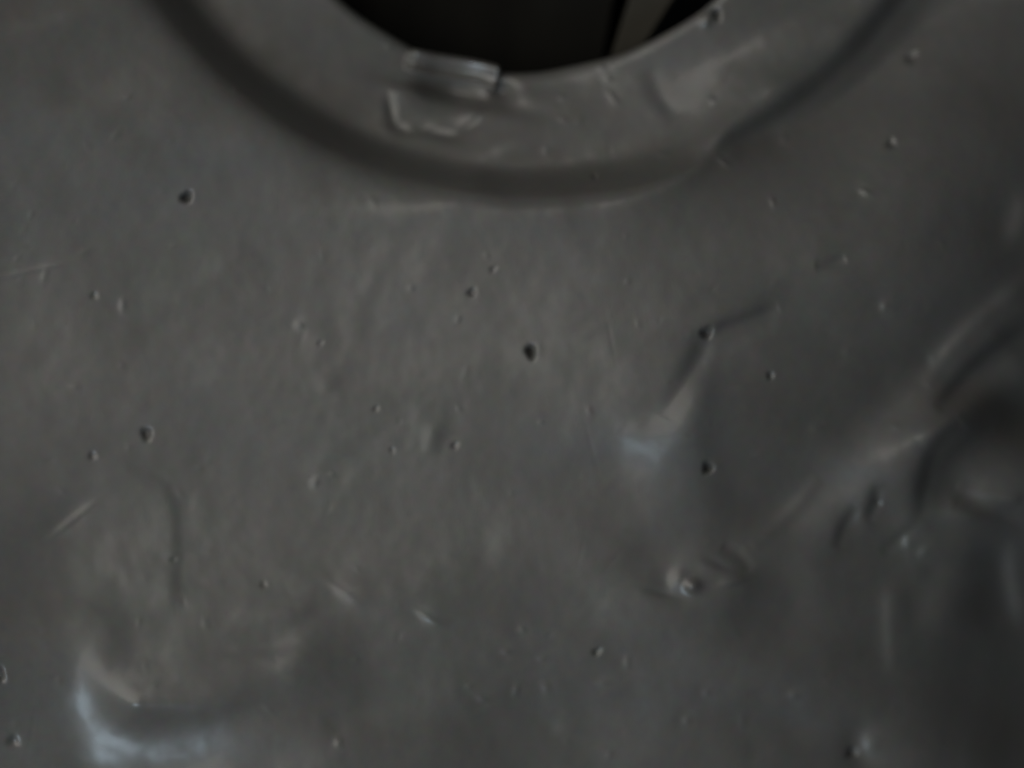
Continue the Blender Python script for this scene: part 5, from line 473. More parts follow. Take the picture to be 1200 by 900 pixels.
-1 -1 0 -1 -2 -1 0 -1 1 1 0 2 1 1 0 0 -1 0 -1 -1 -1 0 -1 0 0 1 1 -1 1 1 1 0 1 0 1 0 1 -1 -1 0 -7 0 0 0 0 0 -2 0 0 0 0 -1 0 1 0 -2 0 0 1 0 0 1 1 0 0 0 0 1 -1 0
-1 0 0 0 3 5 5 4 3 4 3 2 1 0 1 0 0 0 0 0 0 0 0 0 1 0 -1 -1 0 0 0 1 0 0 -3 -4 -2 -2 -2 -1 -1 -1 -1 -1 -2 -3 0 -1 -2 -1 1 0 0 0 1 -1 0 0 0 -1 0 -1 -1 1 2 0 -6 -1
3 0 -1 0 2 -1 -1 0 -1 -1 0 1 0 0 -3 1 4 0 -2 0 -1 0 0 0 1 -1 1 0 1 2 2 3 2 3 2 1 1 1 1 -1 -1 0 -1 0 -2 0 0 1 0 0 0 0 -1 -3 -3 -4 -1 0 -1 -1 0 0 -1 0 0 0 2 0 1 1
0 -1 -1 -1 -1 -1 0 -1 0 0 1 0 1 1 1 1 0 1 1 0 0 1 1 0 -1 -1 -8 1 0 0 0 -1 0 -1 -1 0 -1 0 0 -1 2 -4 -1 1 -1 1 1 0 0 1 1 0 0 0 1 -1 0 0 0 0 3 2 5 6 4 5 4 2 1 1 0
1 -1 0 0 0 0 -1 0 -1 -1 0 -1 0 -1 -1 -1 -1 0 -2 -2 -2 -2 0 0 -1 0 0 -1 0 -1 -2 -4 -1 0 0 -2 0 1 0 0 1 0 0 -1 -1 -1 0 0 -2 0 2 -2 -1 -1 2 2 -4 -2 0 0 0 0 0 1 0 1
3 1 -2 -4 0 2 -1 0 1 -1 0 0 0 0 0 1 1 2 1 3 1 3 2 2 0 1 0 0 -1 -1 -1 0 1 1 0 2 0 1 0 0 -1 -6 -4 -1 -1 0 0 0 0 -1 0 0 0 0 1 0 -1 0 0 -1 -1 -1 -1 -1 0 -1 1 1 1 1
1 1 0 2 1 0 1 0 1 0 -1 -1 0 -7 -1 0 1 -1 1 -1 -2 -1 -1 -1 -1 -1 0 0 -3 0 -1 1 0 0 1 1 0 1 1 0 1 0 0 0 0 0 2 1 2 3 6 8 5 2 3 2 1 0 0 0 0 0 0 -2 0 -1 0 -1 -2 0 -2
-2 -1 -2 -2 -4 -2 -2 -1 1 0 1 2 1 0 1 -2 -1 -1 -1 -2 -1 -1 1 -1 0 0 0 1 -1 1 0 -1 -1 -1 -2 0 1 0 -2 0 -1 -1 1 0 -1 1 -1 -1 -1 0 -1 0 3 1 4 0 -3 -1 0 0 0 -1 0 0
-1 0 -1 1 0 0 0 1 1 2 2 2 1 2 1 2 0 0 0 0 0 0 2 2 0 2 0 1 0 -1 -3 -4 -2 0 0 0 -1 -1 1 -1 0 0 -1 -1 0 0 -1 0 -1 -1 0 -1 -1 -1 0 0 1 1 0 2 1 1 1 1 1 0 1 0 0 0 0 0
-7 0 0 -1 1 0 0 -2 -3 -1 -2 -1 -1 -2 -5 1 0 0 1 0 1 1 1 1 0 1 1 -1 1 1 1 0 1 0 0 1 2 6 9 9 4 1 0 1 0 0 0 -1 -1 0 0 0 -1 -2 0 -1 -2 -1 -3 -2 -1 -3 -2 -5 -3 -1 0
3 2 1 2 2 -1 0 -1 0 -1 0 -1 0 -1 0 -1 1 2 0 -2 1 1 -3 -1 3 -4 -1 0 -1 -2 -1 0 0 -1 0 2 1 -1 0 -1 0 -1 -1 4 2 1 1 -2 -1 -2 0 0 -1 0 -1 0 -1 0 -1 -1 1 -1 1 0 0 0
2 2 2 2 1 3 1 1 1 1 1 0 1 2 1 2 0 1 -1 -2 -2 -2 0 -1 0 -1 0 -2 0 -1 0 0 -1 -2 0 -1 0 0 0 -1 -1 -1 -1 -1 0 0 1 2 1 1 2 1 1 1 0 0 1 0 0 0 0 -7 0 0 0 0 0 -1 -2 -3
-2 -1 -2 -2 -3 -5 1 1 1 0 1 1 0 1 1 1 0 1 1 0 1 0 1 0 2 0 -1 1 3 8 10 13 4 -1 -2 -1 -1 0 0 -1 -1 -1 -1 0 0 -2 -1 -3 -4 -2 -3 -2 -1 -2 -3 -3 -1 1 1 2 2 2 1 1 1 0
-1 1 0 0 0 0 0 -2 0 2 2 0 -3 1 -4 -1 1 -1 -1 -2 0 -5 3 4 -3 -2 -1 2 0 0 -1 0 2 1 1 -2 -1 1 0 0 -1 1 -1 -1 0 0 0 -1 0 -4 1 2 -2 0 -1 -1 -1 1 -1 2 1 0 2 5 5 2 1 1
1 1 1 1 1 1 2 0 1 -2 -2 0 -1 0 -1 -1 -1 0 -1 -1 -1 0 -1 0 -1 0 -1 0 -1 -1 0 -1 -1 -1 0 -1 1 2 1 2 1 1 0 1 1 1 -1 1 0 1 -1 -7 0 0 0 0 0 0 -1 -4 -3 -2 -2 -3 -2 -5
0 1 1 1 1 1 1 1 1 1 0 0 1 0 0 0 1 1 1 0 -2 -1 2 3 7 11 12 4 -2 0 -1 -2 0 0 -1 0 -2 -2 -1 -2 -3 -3 -4 -3 -1 -1 -1 -2 -1 1 0 0 1 1 2 0 2 1 1 0 1 0 1 1 0 0 0 0 -1
-1 -1 2 -2 -3 3 -3 -9 6 3 -3 -2 -1 -3 -1 2 1 0 -3 -1 1 1 1 -1 3 2 -1 -1 -1 0 1 1 -1 0 0 0 0 0 0 -1 -3 2 2 -3 -1 -1 -1 -1 -2 1 0 1 0 -3 9 6 1 2 1 1 1 1 2 2 1 1 1
-1 0 0 0 0 -1 -1 0 -1 -1 0 -1 -1 -1 0 0 -1 0 -1 -1 0 0 -1 -1 -1 0 -2 -1 1 1 3 0 2 1 1 1 0 0 1 -1 1 0 1 -7 0 0 0 1 -1 1 -1 -3 -5 -3 -2 -2 -3 -4 0 1 1 1 0 1 1 2 1
0 1 0 0 1 0 1 -1 2 0 -1 -1 -1 -1 0 3 -1 21 6 -7 -2 0 0 0 -1 0 -1 0 -2 -3 -1 -2 -1 -1 0 0 1 2 0 0 0 0 1 0 1 0 2 0 2 1 1 1 2 0 1 0 0 -1 1 -2 -3 -2 0 0 -1 3 1 -7
-2 -1 -2 -2 3 -3 -5 1 2 1 -2 0 0 1 1 1 1 2 0 1 0 1 1 0 0 0 0 -1 0 -1 0 1 3 -3 -4 1 -1 -2 0 -1 -1 -2 0 0 3 -1 -3 1 5 3 3 2 2 3 1 2 1 1 0 1 1 1 0 0 1 0 0 -1 0 -1
-1 0 -1 0 -1 -1 0 0 0 -1 -1 -1 0 0 -2 -1 0 0 1 1 2 0 1 1 1 1 0 0 0 0 0 1 -7 0 0 0 0 1 0 0 -2 -4 -5 -3 -2 -4 -3 1 0 1 1 1 1 1 1 0 1 1 1 0 1 1 0 0 0 -1 -1 0 -2 -2
-2 -3 2 -17 2 8 1 0 1 1 2 2 1 1 1 1 0 1 1 3 3 3 2 1 2 1 0 1 0 0 0 0 -1 2 1 0 4 2 2 0 0 0 -1 0 -1 -1 -2 -3 -2 -2 0 0 0 1 -6 -6 0 0 0 -1 -1 0 -1 0 0 0 2 0 2 1 1 1
1 1 2 0 1 0 1 -1 0 0 -2 0 0 1 2 -3 -1 -1 -1 -1 -2 1 -1 -2 -3 -1 -2 4 -6 -2 3 4 3 3 2 2 2 2 3 2 1 1 1 1 2 1 1 0 0 1 0 -1 0 0 -1 -1 0 0 -1 0 -1 0 -1 -1 0 -1 0 -1
-2 1 1 0 1 1 1 1 0 1 1 0 0 0 1 -1 -7 0 0 0 1 0 0 0 0 -3 -4 -4 -4 -6 -1 1 0 1 1 1 1 1 1 1 1 1 0 1 1 0 0 1 -1 0 -2 -1 -1 -3 -3 -5 -8 -7 -4 5 2 1 1 1 1 1 2 2 3 3 3
4 3 5 4 3 3 2 2 1 0 1 0 2 1 -1 -2 0 1 3 2 2 1 2 0 -1 -1 -1 -2 -1 -3 -1 -2 -3 -3 -1 -1 0 -3 -3 -1 0 0 0 -1 -2 -1 -1 1 1 2 1 0 1 1 1 1 1 0 2 0 1 0 1 -1 0 -1 -5 3
4 -1 0 -2 0 -3 -2 0 0 0 -2 -2 -3 -1 -1 -2 -2 -1 0 2 2 2 0 3 2 3 3 5 2 3 1 1 2 0 2 1 0 0 0 1 -1 1 0 -1 -1 -1 -1 0 -1 0 0 -1 0 -1 -1 0 -1 0 2 0 1 0 1 1 0 0 1 0 0
0 0 -7 0 0 1 -1 1 0 0 0 -1 -2 -4 -6 -6 0 -1 2 0 1 1 1 1 1 1 1 0 1 1 0 2 0 -1 -1 0 -1 -2 -2 -2 -5 -7 -8 -5 -2 1 2 2 2 1 1 2 2 3 3 5 5 5 5 3 3 3 2 1 2 1 3 0 2 1 3
1 -3 -2 3 2 2 2 0 -1 0 -2 -1 -2 -1 -2 0 -2 -1 -2 -4 -4 -2 1 0 -1 -1 -1 1 -1 0 -1 -2 -3 -1 5 2 1 -1 0 0 0 0 1 1 0 1 1 0 1 0 -1 0 -5 3 3 -1 -1 0 -1 0 -1 -1 0 -1
-1 -2 -1 -3 -2 -2 -2 -1 0 0 -1 0 -1 -1 0 4 7 6 6 2 2 2 0 2 0 1 1 1 1 0 1 0 0 0 0 -1 -1 -1 0 -1 0 0 -1 0 -1 0 0 1 -1 1 0 1 0 0 1 0 0 0 0 0 0 -6 -1 0 0 1 0 0 0 0
0 -1 -4 -5 -5 -1 0 0 1 0 2 0 1 0 2 0 1 1 1 0 0 1 0 -1 -1 -1 -2 -2 -3 -4 -6 -6 -4 0 -1 2 2 2 1 3 1 3 2 4 4 5 4 3 3 2 1 0 2 1 2 1 3 2 2 1 4 1 -1 3 2 0 -1 -1 -1 -2
-1 -2 -2 -1 1 -1 -1 -2 0 -1 -3 -2 0 0 -1 -1 -1 -1 0 0 1 -1 -1 -4 0 3 -1 -1 0 0 0 1 1 0 1 1 1 0 -1 1 -1 0 6 -5 -5 2 1 1 0 1 0 -1 -2 0 0 0 -2 -1 -2 -2 -2 -2 -2 -1
0 -3 -2 -5 -1 3 7 9 8 5 2 0 1 -1 2 0 2 0 2 1 1 0 1 0 -1 0 -1 0 -1 0 -1 0 0 0 0 -1 1 -1 0 0 1 -1 1 0 0 0 0 1 -1 0 0 -7 1 0 0 -1 0 1 0 0 -1 -2 -3 -4 -1 -2 0 -1 0
1 0 1 2 1 0 1 1 0 0 1 0 0 0 0 -1 -1 -1 -2 -4 -5 -3 -2 -1 -1 1 0 1 2 2 1 2 1 3 3 2 2 1 3 1 1 1 1 0 2 2 1 2 2 2 2 2 4 4 5 -2 -1 -1 -2 -1 -1 -1 -1 -2 0 0 -1 0 0 -1
-1 0 -1 -1 0 0 -2 -1 -2 1 -1 -1 2 1 1 -6 -6 1 2 0 0 1 0 0 1 1 0 0 1 0 -1 1 0 3 -3 -3 0 2 0 2 1 1 -1 -3 -1 2 1 1 -1 0 -2 -2 -3 -1 -2 -3 -2 -4 -5 -3 2 6 9 7 5 2 0
1 1 0 2 0 2 2 1 1 2 0 -1 0 0 -1 -1 0 0 0 0 1 -1 0 0 0 0 1 -1 0 0 -1 0 0 1 0 -1 1 -1 0 -7 0 0 0 0 1 -1 0 0 -1 -2 -3 -3 0 -1 -1 1 0 0 1 0 0 1 1 1 0 1 0 0 0 0 1 -1
0 -2 -1 -1 -2 -3 -3 -1 -1 0 0 1 1 0 2 1 1 2 2 0 1 0 2 1 1 0 0 1 1 1 1 3 1 2 3 1 3 3 5 1 -1 -1 0 0 -1 0 0 -1 0 -1 -1 1 0 -2 1 0 0 0 -1 0 -2 -1 -1 0 -2 0 -1 -1 1
1 -1 -3 -2 -1 0 1 0 1 0 1 -1 0 1 0 0 0 0 0 0 1 -1 1 -1 1 1 1 1 -1 -1 0 2 3 1 1 -2 -1 -2 -1 -3 -3 -1 -3 -4 -5 -4 0 5 5 4 3 2 4 2 3 1 1 2 1 0 3 2 0 1 0 0 -1 0 0 0
0 0 0 -1 1 0 1 0 0 -1 1 -1 0 0 -1 0 -1 0 1 -1 0 0 -7 0 0 0 0 0 0 0 -2 -1 -2 -2 -1 0 0 0 -1 1 0 0 1 0 0 0 1 1 1 0 0 0 0 0 0 -2 -1 -2 -1 -1 0 -1 0 -1 -1 0 0 1 1 0
1 1 0 1 1 0 2 1 0 0 0 0 0 1 2 2 1 2 3 1 3 1 6 -1 -10 2 3 1 2 1 0 1 0 1 -1 -1 -1 -1 0 0 1 0 0 1 -1 0 -1 -1 -2 0 -2 -1 0 1 0 0 -1 -1 -1 -1 -1 1 0 0 0 1 0 -2 0 0 0
1 0 1 0 0 0 0 1 1 1 1 1 0 0 2 2 2 -1 0 -1 -1 -2 -2 -1 -2 -1 -2 -5 -5 -2 0 1 2 2 3 3 4 4 3 2 0 2 2 1 1 2 -1 1 0 0 1 0 0 0 1 0 0 -1 1 1 1 0 0 -1 -1 -1 0 0 -1 0 0
0 0 -1 0 -8 0 0 0 1 -1 0 -1 0 -1 -2 -1 0 -1 0 0 1 0 0 0 1 0 1 0 1 0 0 0 0 1 0 -2 -1 -1 -1 -1 -1 -1 -1 0 -1 1 0 0 0 0 0 0 1 1 2 0 2 2 1 0 0 -1 0 0 1 1 0 2 1 1 1
1 0 2 0 0 -3 0 1 2 1 1 1 1 2 0 0 -1 -2 -1 1 0 0 1 1 0 0 0 0 -2 0 -2 0 -1 0 -1 1 0 1 -1 -1 -1 -1 0 0 1 -1 0 -1 0 -1 0 1 -1 1 0 0 2 -1 1 0 0 2 1 2 1 1 1 1 -1 0 1
0 -1 0 -2 -1 -1 0 -1 -1 -4 -3 -5 -2 -1 0 4 3 4 3 3 2 2 1 1 1 2 1 2 1 1 1 0 1 1 0 0 0 0 1 0 2 0 0 -1 0 -1 0 -2 0 0 0 0 0 -1 0 -1 -7 0 0 0 -1 0 -1 0 -1 -1 -1 -1 0
1 0 1 0 0 1 1 0 1 0 1 -1 0 0 1 0 -1 0 0 -1 -2 -2 -1 -1 -1 0 0 0 -1 1 0 1 0 1 0 1 1 2 2 1 2 -1 -1 0 0 0 0 0 1 1 0 1 1 -1 0 0 -1 0 0 3 0 -1 -1 1 1 1 0 1 1 0 -1 -1
-1 -1 0 1 1 0 1 2 0 0 0 -1 -1 -1 0 0 0 -1 1 0 0 0 0 -1 -2 1 -1 0 -1 1 -1 -1 0 -1 1 0 0 1 0 1 0 0 1 1 1 2 3 2 -1 -2 0 1 -1 1 1 -1 0 -1 0 1 2 2 1 -5 -6 -8 -4 1 1
3 2 2 2 2 2 1 2 2 1 2 2 2 1 2 2 0 1 1 0 0 1 0 2 1 0 0 0 -2 0 -2 0 -1 0 0 -1 0 0 -1 0 -8 0 0 -1 1 -1 0 0 -1 -1 0 0 0 0 1 0 1 0 1 1 1 0 0 0 0 1 -1 0 0 1 0 0 0 -1
-1 -2 -2 0 0 -1 0 1 0 0 0 1 -1 2 1 1 0 2 1 0 0 0 -1 0 0 1 1 0 0 0 0 -1 -1 0 -1 0 -1 0 2 1 0 0 -1 0 0 0 1 0 -1 0 -1 -1 0 0 1 0 1 2 0 2 0 -1 0 0 0 0 -1 0 0 -1 1 1
0 0 0 -1 -1 0 0 -1 -2 0 0 -1 0 0 0 1 0 0 1 0 1 0 1 1 2 2 0 0 0 -1 0 1 1 0 0 1 0 0 1 3 6 4 -2 -8 -8 -6 -3 0 1 0 0 2 1 2 2 2 1 2 2 2 2 4 1 2 2 1 1 2 1 0 1 1 0 1
-1 -1 0 -2 0 -1 -1 -1 0 0 1 -1 0 -1 -8 0 0 0 -1 0 0 -1 0 0 0 0 1 0 0 1 0 1 1 0 1 1 0 0 0 -1 1 -1 1 0 0 1 1 -1 -1 -2 0 -1 -1 1 0 0 -1 1 0 0 1 1 0 1 0 0 1 -1 0 0
0 1 1 0 -1 1 -1 0 -1 -1 0 -1 0 -1 0 1 0 1 -1 0 0 -1 0 0 -1 -1 1 -1 0 0 -1 0 0 1 1 0 2 0 1 1 0 -1 0 0 1 -1 0 0 0 1 1 0 1 -1 -2 0 -2 0 -2 -1 0 0 0 0 1 -1 1 1 0 1
0 1 -1 2 0 1 2 0 -1 1 0 1 0 1 1 1 0 1 1 4 6 5 0 -5 -7 -6 -5 -2 -3 -1 -1 0 1 2 3 2 2 2 2 2 3 2 3 2 2 2 3 0 0 1 2 1 1 0 0 -2 -1 -1 -1 -1 0 -1 0 0 -1 0 -1 0 -8 0
-1 1 -1 0 0 0 0 -1 0 1 -1 1 1 0 1 0 1 1 0 1 0 0 -1 0 0 1 -1 0 1 1 -1 1 0 0 -2 0 0 0 1 -1 1 0 0 0 0 0 0 0 1 -1 0 1 0 -1 1 0 0 1 0 -1 0 -1 0 0 -1 -1 0 -1 1 -1 1 0
0 0 -1 0 -2 0 -2 0 -1 0 0 0 1 0 0 1 1 0 0 1 1 1 0 1 -1 1 -1 0 0 0 0 1 1 1 0 0 -1 -3 0 -3 0 -1 -1 0 0 1 0 1 0 0 1 0 1 0 1 0 0 1 0 0 1 0 1 1 0 1 1 0 2 1 2 2 5 4 1
-2 -4 -4 -4 -5 -3 -3 -1 0 1 2 2 2 2 2 1 3 2 2 3 2 3 2 1 2 2 1 1 1 1 0 -1 0 -2 -1 -1 -1 -2 0 -1 1 0 0 -1 0 -8 -1 1 -1 1 -1 0 -1 0 1 -1 0 1 1 0 1 0 1 0 0 1 -1 0 0
1 0 0 0 0 0 0 0 1 1 1 0 0 -1 1 0 -1 0 0 0 0 -1 1 0 0 0 0 0 -1 -1 0 1 0 1 1 0 0 0 -1 0 -1 -1 0 0 -1 0 -1 1 0 -1 0 -1 0 -1 0 -2 0 -1 -1 0 0 0 1 0 1 0 0 1 0 1 1 0
1 0 1 -1 0 1 0 0 1 0 1 0 0 0 -2 -1 -2 -1 -2 0 -1 0 1 -1 1 1 1 1 0 1 -1 1 0 0 1 0 0 1 0 1 0 0 1 0 1 2 0 2 1 2 2 3 1 0 -1 -2 -2 -3 -3 -2 -1 -1 1 0 1 2 1 1 2 1 2 3
2 3 2 2 3 2 2 1 1 1 1 0 -1 -2 -1 -1 -2 -1 0 0 -1 -1 0 0 0 0 -8 0 -1 1 -1 0 0 0 0 -1 1 0 1 -1 1 0 0 1 0 1 -1 1 0 0 0 0 0 0 0 1 0 1 1 1 0 0 1 0 -1 0 0 0 -1 0 0 1
0 0 0 0 -1 -1 0 -1 0 1 1 0 0 0 1 -1 0 -1 0 0 -1 -1 0 0 0 -1 0 -1 0 0 -1 0 -1 -1 -1 -1 0 0 0 1 0 1 0 0 1 0 1 0 0 2 0 1 0 1 0 0 0 0 0 1 0 0 -1 -1 0 -1 -2 -1 -1 -1
0 1 0 1 0 1 1 0 0 0 1 -1 0 0 0 0 1 0 0 0 1 0 1 1 0 1 2 0 2 2 0 1 1 1 0 0 -1 -1 -2 -1 0 0 0 1 0 0 1 0 1 1 2 2 2 3 2 3 1 3 2 3 1 1 1 -1 -1 -1 -2 -2 -1 -1 -1 -1 0
-1 0 0 -1 0 -8 0 0 -1 1 0 -1 0 0 0 0 0 0 0 0 0 1 0 0 0 0 0 1 0 0 1 0 0 1 0 1 0 1 0 1 1 0 0 0 -1 -1 0 0 0 0 0 0 0 0 0 -1 0 -1 1 -1 0 0 1 1 0 -1 1 -1 0 -1 0 0 0
-2 0 0 -1 -1 0 0 0 0 -2 0 0 -1 0 0 -1 1 0 0 1 0 1 0 0 1 0 1 0 2 1 1 -1 1 0 0 1 0 -1 0 0 0 -1 0 -2 -1 -1 0 0 0 0 0 1 1 0 0 0 1 0 -1 0 -1 1 0 0 0 0 1 1 0 0 0 1 1
0 1 2 1 0 2 0 0 1 0 0 1 0 0 0 0 0 0 0 0 0 0 0 1 1 1 2 2 2 3 2 3 2 2 3 3 1 0 -1 -2 -2 -2 -2 -1 -2 0 -2 0 0 0 -1 1 -1 -8 0 0 0 -1 1 0 0 -1 1 -1 0 0 0 0 0 0 0 1 -1
1 0 0 1 0 0 1 1 0 0 1 0 0 1 1 0 0 0 0 0 0 -1 0 0 0 1 -1 0 0 -1 0 0 0 -2 1 -1 1 0 0 0 1 -1 1 -1 0 -1 0 -2 1 -1 -1 1 -1 0 -1 -1 0 0 -1 0 1 0 -1 1 0 1 1 0 0 -1 1 1
-1 1 1 1 1 0 1 2 -1 0 1 0 0 0 -1 0 -1 0 -1 0 -1 0 0 0 1 -1 0 0 0 0 0 0 0 0 0 0 0 -1 1 0 0 1 0 0 1 1 0 0 1 1 1 1 0 1 0 0 1 0 1 0 0 1 0 1 -1 0 0 0 1 0 0 1 1 1 2 1
2 2 2 2 2 2 3 2 2 4 -1 -1 -2 -3 -2 -2 -2 0 -2 0 -1 -1 0 0 -1 1 -8 0 0 0 0 0 -1 0 1 -1 0 0 -1 0 -1 0 1 1 0 1 -1 0 1 0 1 1 0 0 1 1 0 0 1 0 0 0 0 0 0 0 0 0 0 0 0
-1 1 -1 0 0 0 -1 -1 0 -1 0 0 0 0 1 -1 0 0 0 -1 0 0 0 -1 0 0 -1 0 0 0 0 -1 0 0 0 0 0 1 0 1 0 0 0 1 0 0 0 1 1 0 2 0 2 0 0 1 0 0 0 0 0 0 -1 0 0 -1 -1 1 0 0 0 0 0 0
0 -1 0 -1 0 0 0 0 0 0 0 -1 1 1 -1 1 0 1 1 1 1 0 1 0 1 0 1 0 0 0 0 0 2 0 0 1 0 1 0 0 0 0 0 1 1 1 1 1 1 2 1 2 1 3 1 2 3 2 2 4 -3 -3 -3 -2 -1 -2 -2 -1 0 -1 0 0 0 0
-1 -8 1 -1 1 0 -1 1 -1 -1 1 0 -1 0 0 -1 1 0 0 0 0 0 1 0 1 1 0 0 1 0 0 0 1 0 0 0 1 0 0 -1 0 0 0 0 0 0 0 0 0 -1 -1 0 0 -1 -1 0 0 -1 1 0 -1 1 0 0 -1 1 -1 -1 1 0 -1
0 0 0 -1 0 0 0 1 0 0 0 1 0 1 -1 1 0 1 0 0 0 1 0 0 2 0 1 1 1 1 0 1 -1 0 0 0 0 -1 0 -1 0 1 0 0 0 1 -1 1 -1 -1 0 -1 0 -1 -1 0 0 0 1 0 0 0 0 1 0 1 0 1 1 1 1 0 0 0 1
0 0 0 0 1 1 -1 1 0 1 0 0 1 0 0 0 2 1 1 0 1 1 1 1 1 2 2 1 2 2 1 3 1 1 0 -3 -2 -2 -2 -1 -1 -1 -2 0 0 0 0 -1 0 -7 -1 1 -1 0 1 -1 1 0 -1 0 0 0 -1 1 -1 0 0 0 0 1 0 0
1 0 1 1 0 1 0 0 0 0 1 -1 0 0 0 0 0 0 1 0 -1 1 -1 -1 0 0 0 -1 -1 0 0 -1 0 0 0 0 0 0 0 -1 1 -1 0 0 0 -1 1 -1 0 0 0 0 0 1 -1 1 0 0 0 1 0 1 0 1 -1 0 1 0 0 1 1 0 1 1
0 1 0 1 0 1 0 -1 0 0 0 0 0 0 0 -1 1 1 -1 1 -1 0 -1 -1 0 -1 0 0 -1 1 0 -1 0 1 0 0 0 1 0 2 0 1 0 0 1 1 0 0 0 0 1 0 0 0 1 0 1 0 0 1 0 0 1 1 0 1 0 2 1 1 1 0 2 0 2 1
2 2 1 1 2 0 -1 -1 -1 -2 -2 -2 -1 -1 1 -1 -1 0 0 0 0 -7 0 0 0 0 0 0 0 0 -1 0 0 0 0 0 0 0 1 0 0 0 0 1 -1 1 0 0 1 0 0 1 0 0 0 1 0 0 -1 0 0 0 0 0 1 -1 0 0 0 -1 0 -1
-1 -1 0 0 0 0 0 0 0 0 0 0 0 0 0 0 -1 1 -1 0 0 0 0 0 0 -1 1 0 1 0 0 1 0 0 0 0 1 1 0 0 0 0 1 0 1 1 1 0 1 0 0 0 0 1 -1 0 1 -1 0 0 0 1 0 0 0 0 -1 0 0 0 -2 0 -1 0 1
-1 0 0 0 0 1 0 0 0 1 0 2 0 0 1 0 0 0 1 0 1 0 0 0 1 0 0 0 1 1 0 0 1 0 0 1 0 2 0 1 1 1 1 1 1 1 2 1 0 2 1 0 1 0 -2 -1 -2 -1 0 -1 -1 -1 0 0 -1 0 0 -1 -7 0 0 0 1 -1
1 0 -1 1 -1 0 0 0 0 0 0 0 0 1 0 0 0 1 0 0 1 0 0 0 0 1 0 0 -1 0 0 1 0 0 0 0 0 -1 0 1 -1 -1 0 0 0 -1 0 -1 0 -1 0 0 0 1 -1 1 0 -1 0 1 -1 1 -1 0 0 0 0 0 0 0 0 0 0 0
0 1 0 1 0 1 0 0 0 0 0 1 0 0 1 0 0 1 1 0 1 0 1 0 -1 1 0 -1 1 0 0 0 0 0 0 0 -1 1 -1 0 -1 0 0 0 -1 -1 1 -1 1 0 0 -1 1 1 0 1 0 0 1 1 0 0 1 0 0 0 0 0 1 0 0 0 1 0 0 0
1 0 1 1 1 0 1 1 1 1 0 1 1 0 2 0 1 1 2 0 0 2 -1 -1 0 -1 -1 -1 -2 -1 0 -1 0 0 1 -1 0 0 -6 0 -1 1 -1 1 0 0 0 0 0 0 -1 1 -1 1 0 0 0 0 0 0 0 1 0 1 -1 0 1 1 0 -1 1 0
1 0 -1 0 0 0 0 -1 1 0 0 -1 1 -1 0 -1 -1 1 -1 0 -1 0 1 -1 0 0 1 -1 0 1 0 -1 1 -1 1 -1 1 -1 0 0 -1 0 1 0 0 0 1 0 0 0 1 -1 1 1 -1 1 0 0 1 0 0 0 1 1 0 1 0 0 0 0 0 0
0 1 0 0 0 0 0 0 0 0 0 0 0 -1 0 0 -1 -1 0 1 -1 0 0 0 0 1 -1 0 1 0 1 1 0 0 0 1 0 1 0 0 0 1 0 0 0 1 0 0 0 1 0 0 1 0 0 1 1 0 1 1 1 1 1 1 0 1 1 1 0 1 1 -1 1 -1 0 -2
0 -1 0 -1 -1 0 0 -1 0 0 0 0 -6 0 0 0 1 -1 0 0 1 -1 1 -1 1 -1 1 -1 1 0 0 0 0 0 1 -1 1 -1 1 1 -1 0 1 0 0 0 0 0 1 -1 0 0 0 1 -1 0 0 0 0 0 -1 0 0 -1 -1 0 0 0 -1 1 0
0 0 0 1 0 0 0 0 0 -1 1 -1 0 0 -1 1 0 -1 0 0 0 0 1 0 0 1 1 0 -1 1 0 1 -1 0 1 0 1 0 0 1 0 0 1 0 0 1 0 0 0 0 0 0 0 0 0 0 0 0 -1 1 0 -1 0 -1 1 -1 -1 0 1 -1 0 0 0 1
0 0 1 0 0 0 1 1 -1 1 0 0 1 0 0 0 1 0 -1 1 1 0 0 0 1 0 0 1 1 0 1 1 0 1 0 1 1 0 2 -1 1 1 0 0 1 -1 1 -2 0 -1 0 -1 0 0 0 -1 1 -1 0 0 0 -5 -1 1 -1 0 1 0 0 0 0 0 1 -1
0 0 1 0 -1 1 -1 1 0 0 0 0 1 0 -1 1 0 0 1 0 0 0 0 0 0 0 -1 1 -1 0 1 0 0 -1 0 0 -1 0 -1 1 -1 0 0 0 0 0 0 0 0 0 0 0 0 0 0 0 0 0 0 -1 1 -1 0 0 0 1 0 0 0 0 1 -1 1 0
1 0 0 -1 1 1 -1 1 0 0 0 1 0 1 0 0 0 0 0 0 0 0 1 0 0 0 0 0 0 0 0 -1 0 1 -1 0 -1 1 -1 0 -1 1 0 0 0 0 0 0 0 1 0 1 -1 1 1 -1 1 0 0 1 0 0 0 0 1 -1 0 1 0 0 1 0 1 0 0
1 1 0 1 1 0 1 0 1 0 1 0 0 1 0 0 0 -1 1 -1 -1 0 0 -1 0 0 0 -1 1 0 0 0 -5 0 0 0 1 0 0 0 -1 1 0 0 0 0 0 0 0 1 -1 1 -1 1 -1 1 0 0 0 1 0 0 0 0 0 0 1 0 -1 0 0 0 0 0 0
0 0 -1 0 0 0 0 -1 1 -1 0 0 0 0 0 0 0 0 0 0 0 0 1 -1 0 0 0 0 -1 1 -1 1 -1 1 0 -1 0 0 0 1 0 0 0 0 1 0 0 1 0 -1 1 -1 1 0 1 0 0 0 1 0 1 0 0 0 0 0 0 0 0 0 -1 0 0 0 0
0 0 0 0 0 0 -1 0 0 0 -1 0 0 1 -1 1 1 0 0 0 0 1 0 0 1 -1 1 0 0 0 0 0 0 0 1 0 0 0 1 0 0 0 1 0 1 0 1 0 1 1 0 0 1 0 1 0 0 0 1 -1 1 -1 -1 0 0 -1 0 1 0 -1 1 0 -1 1 -1
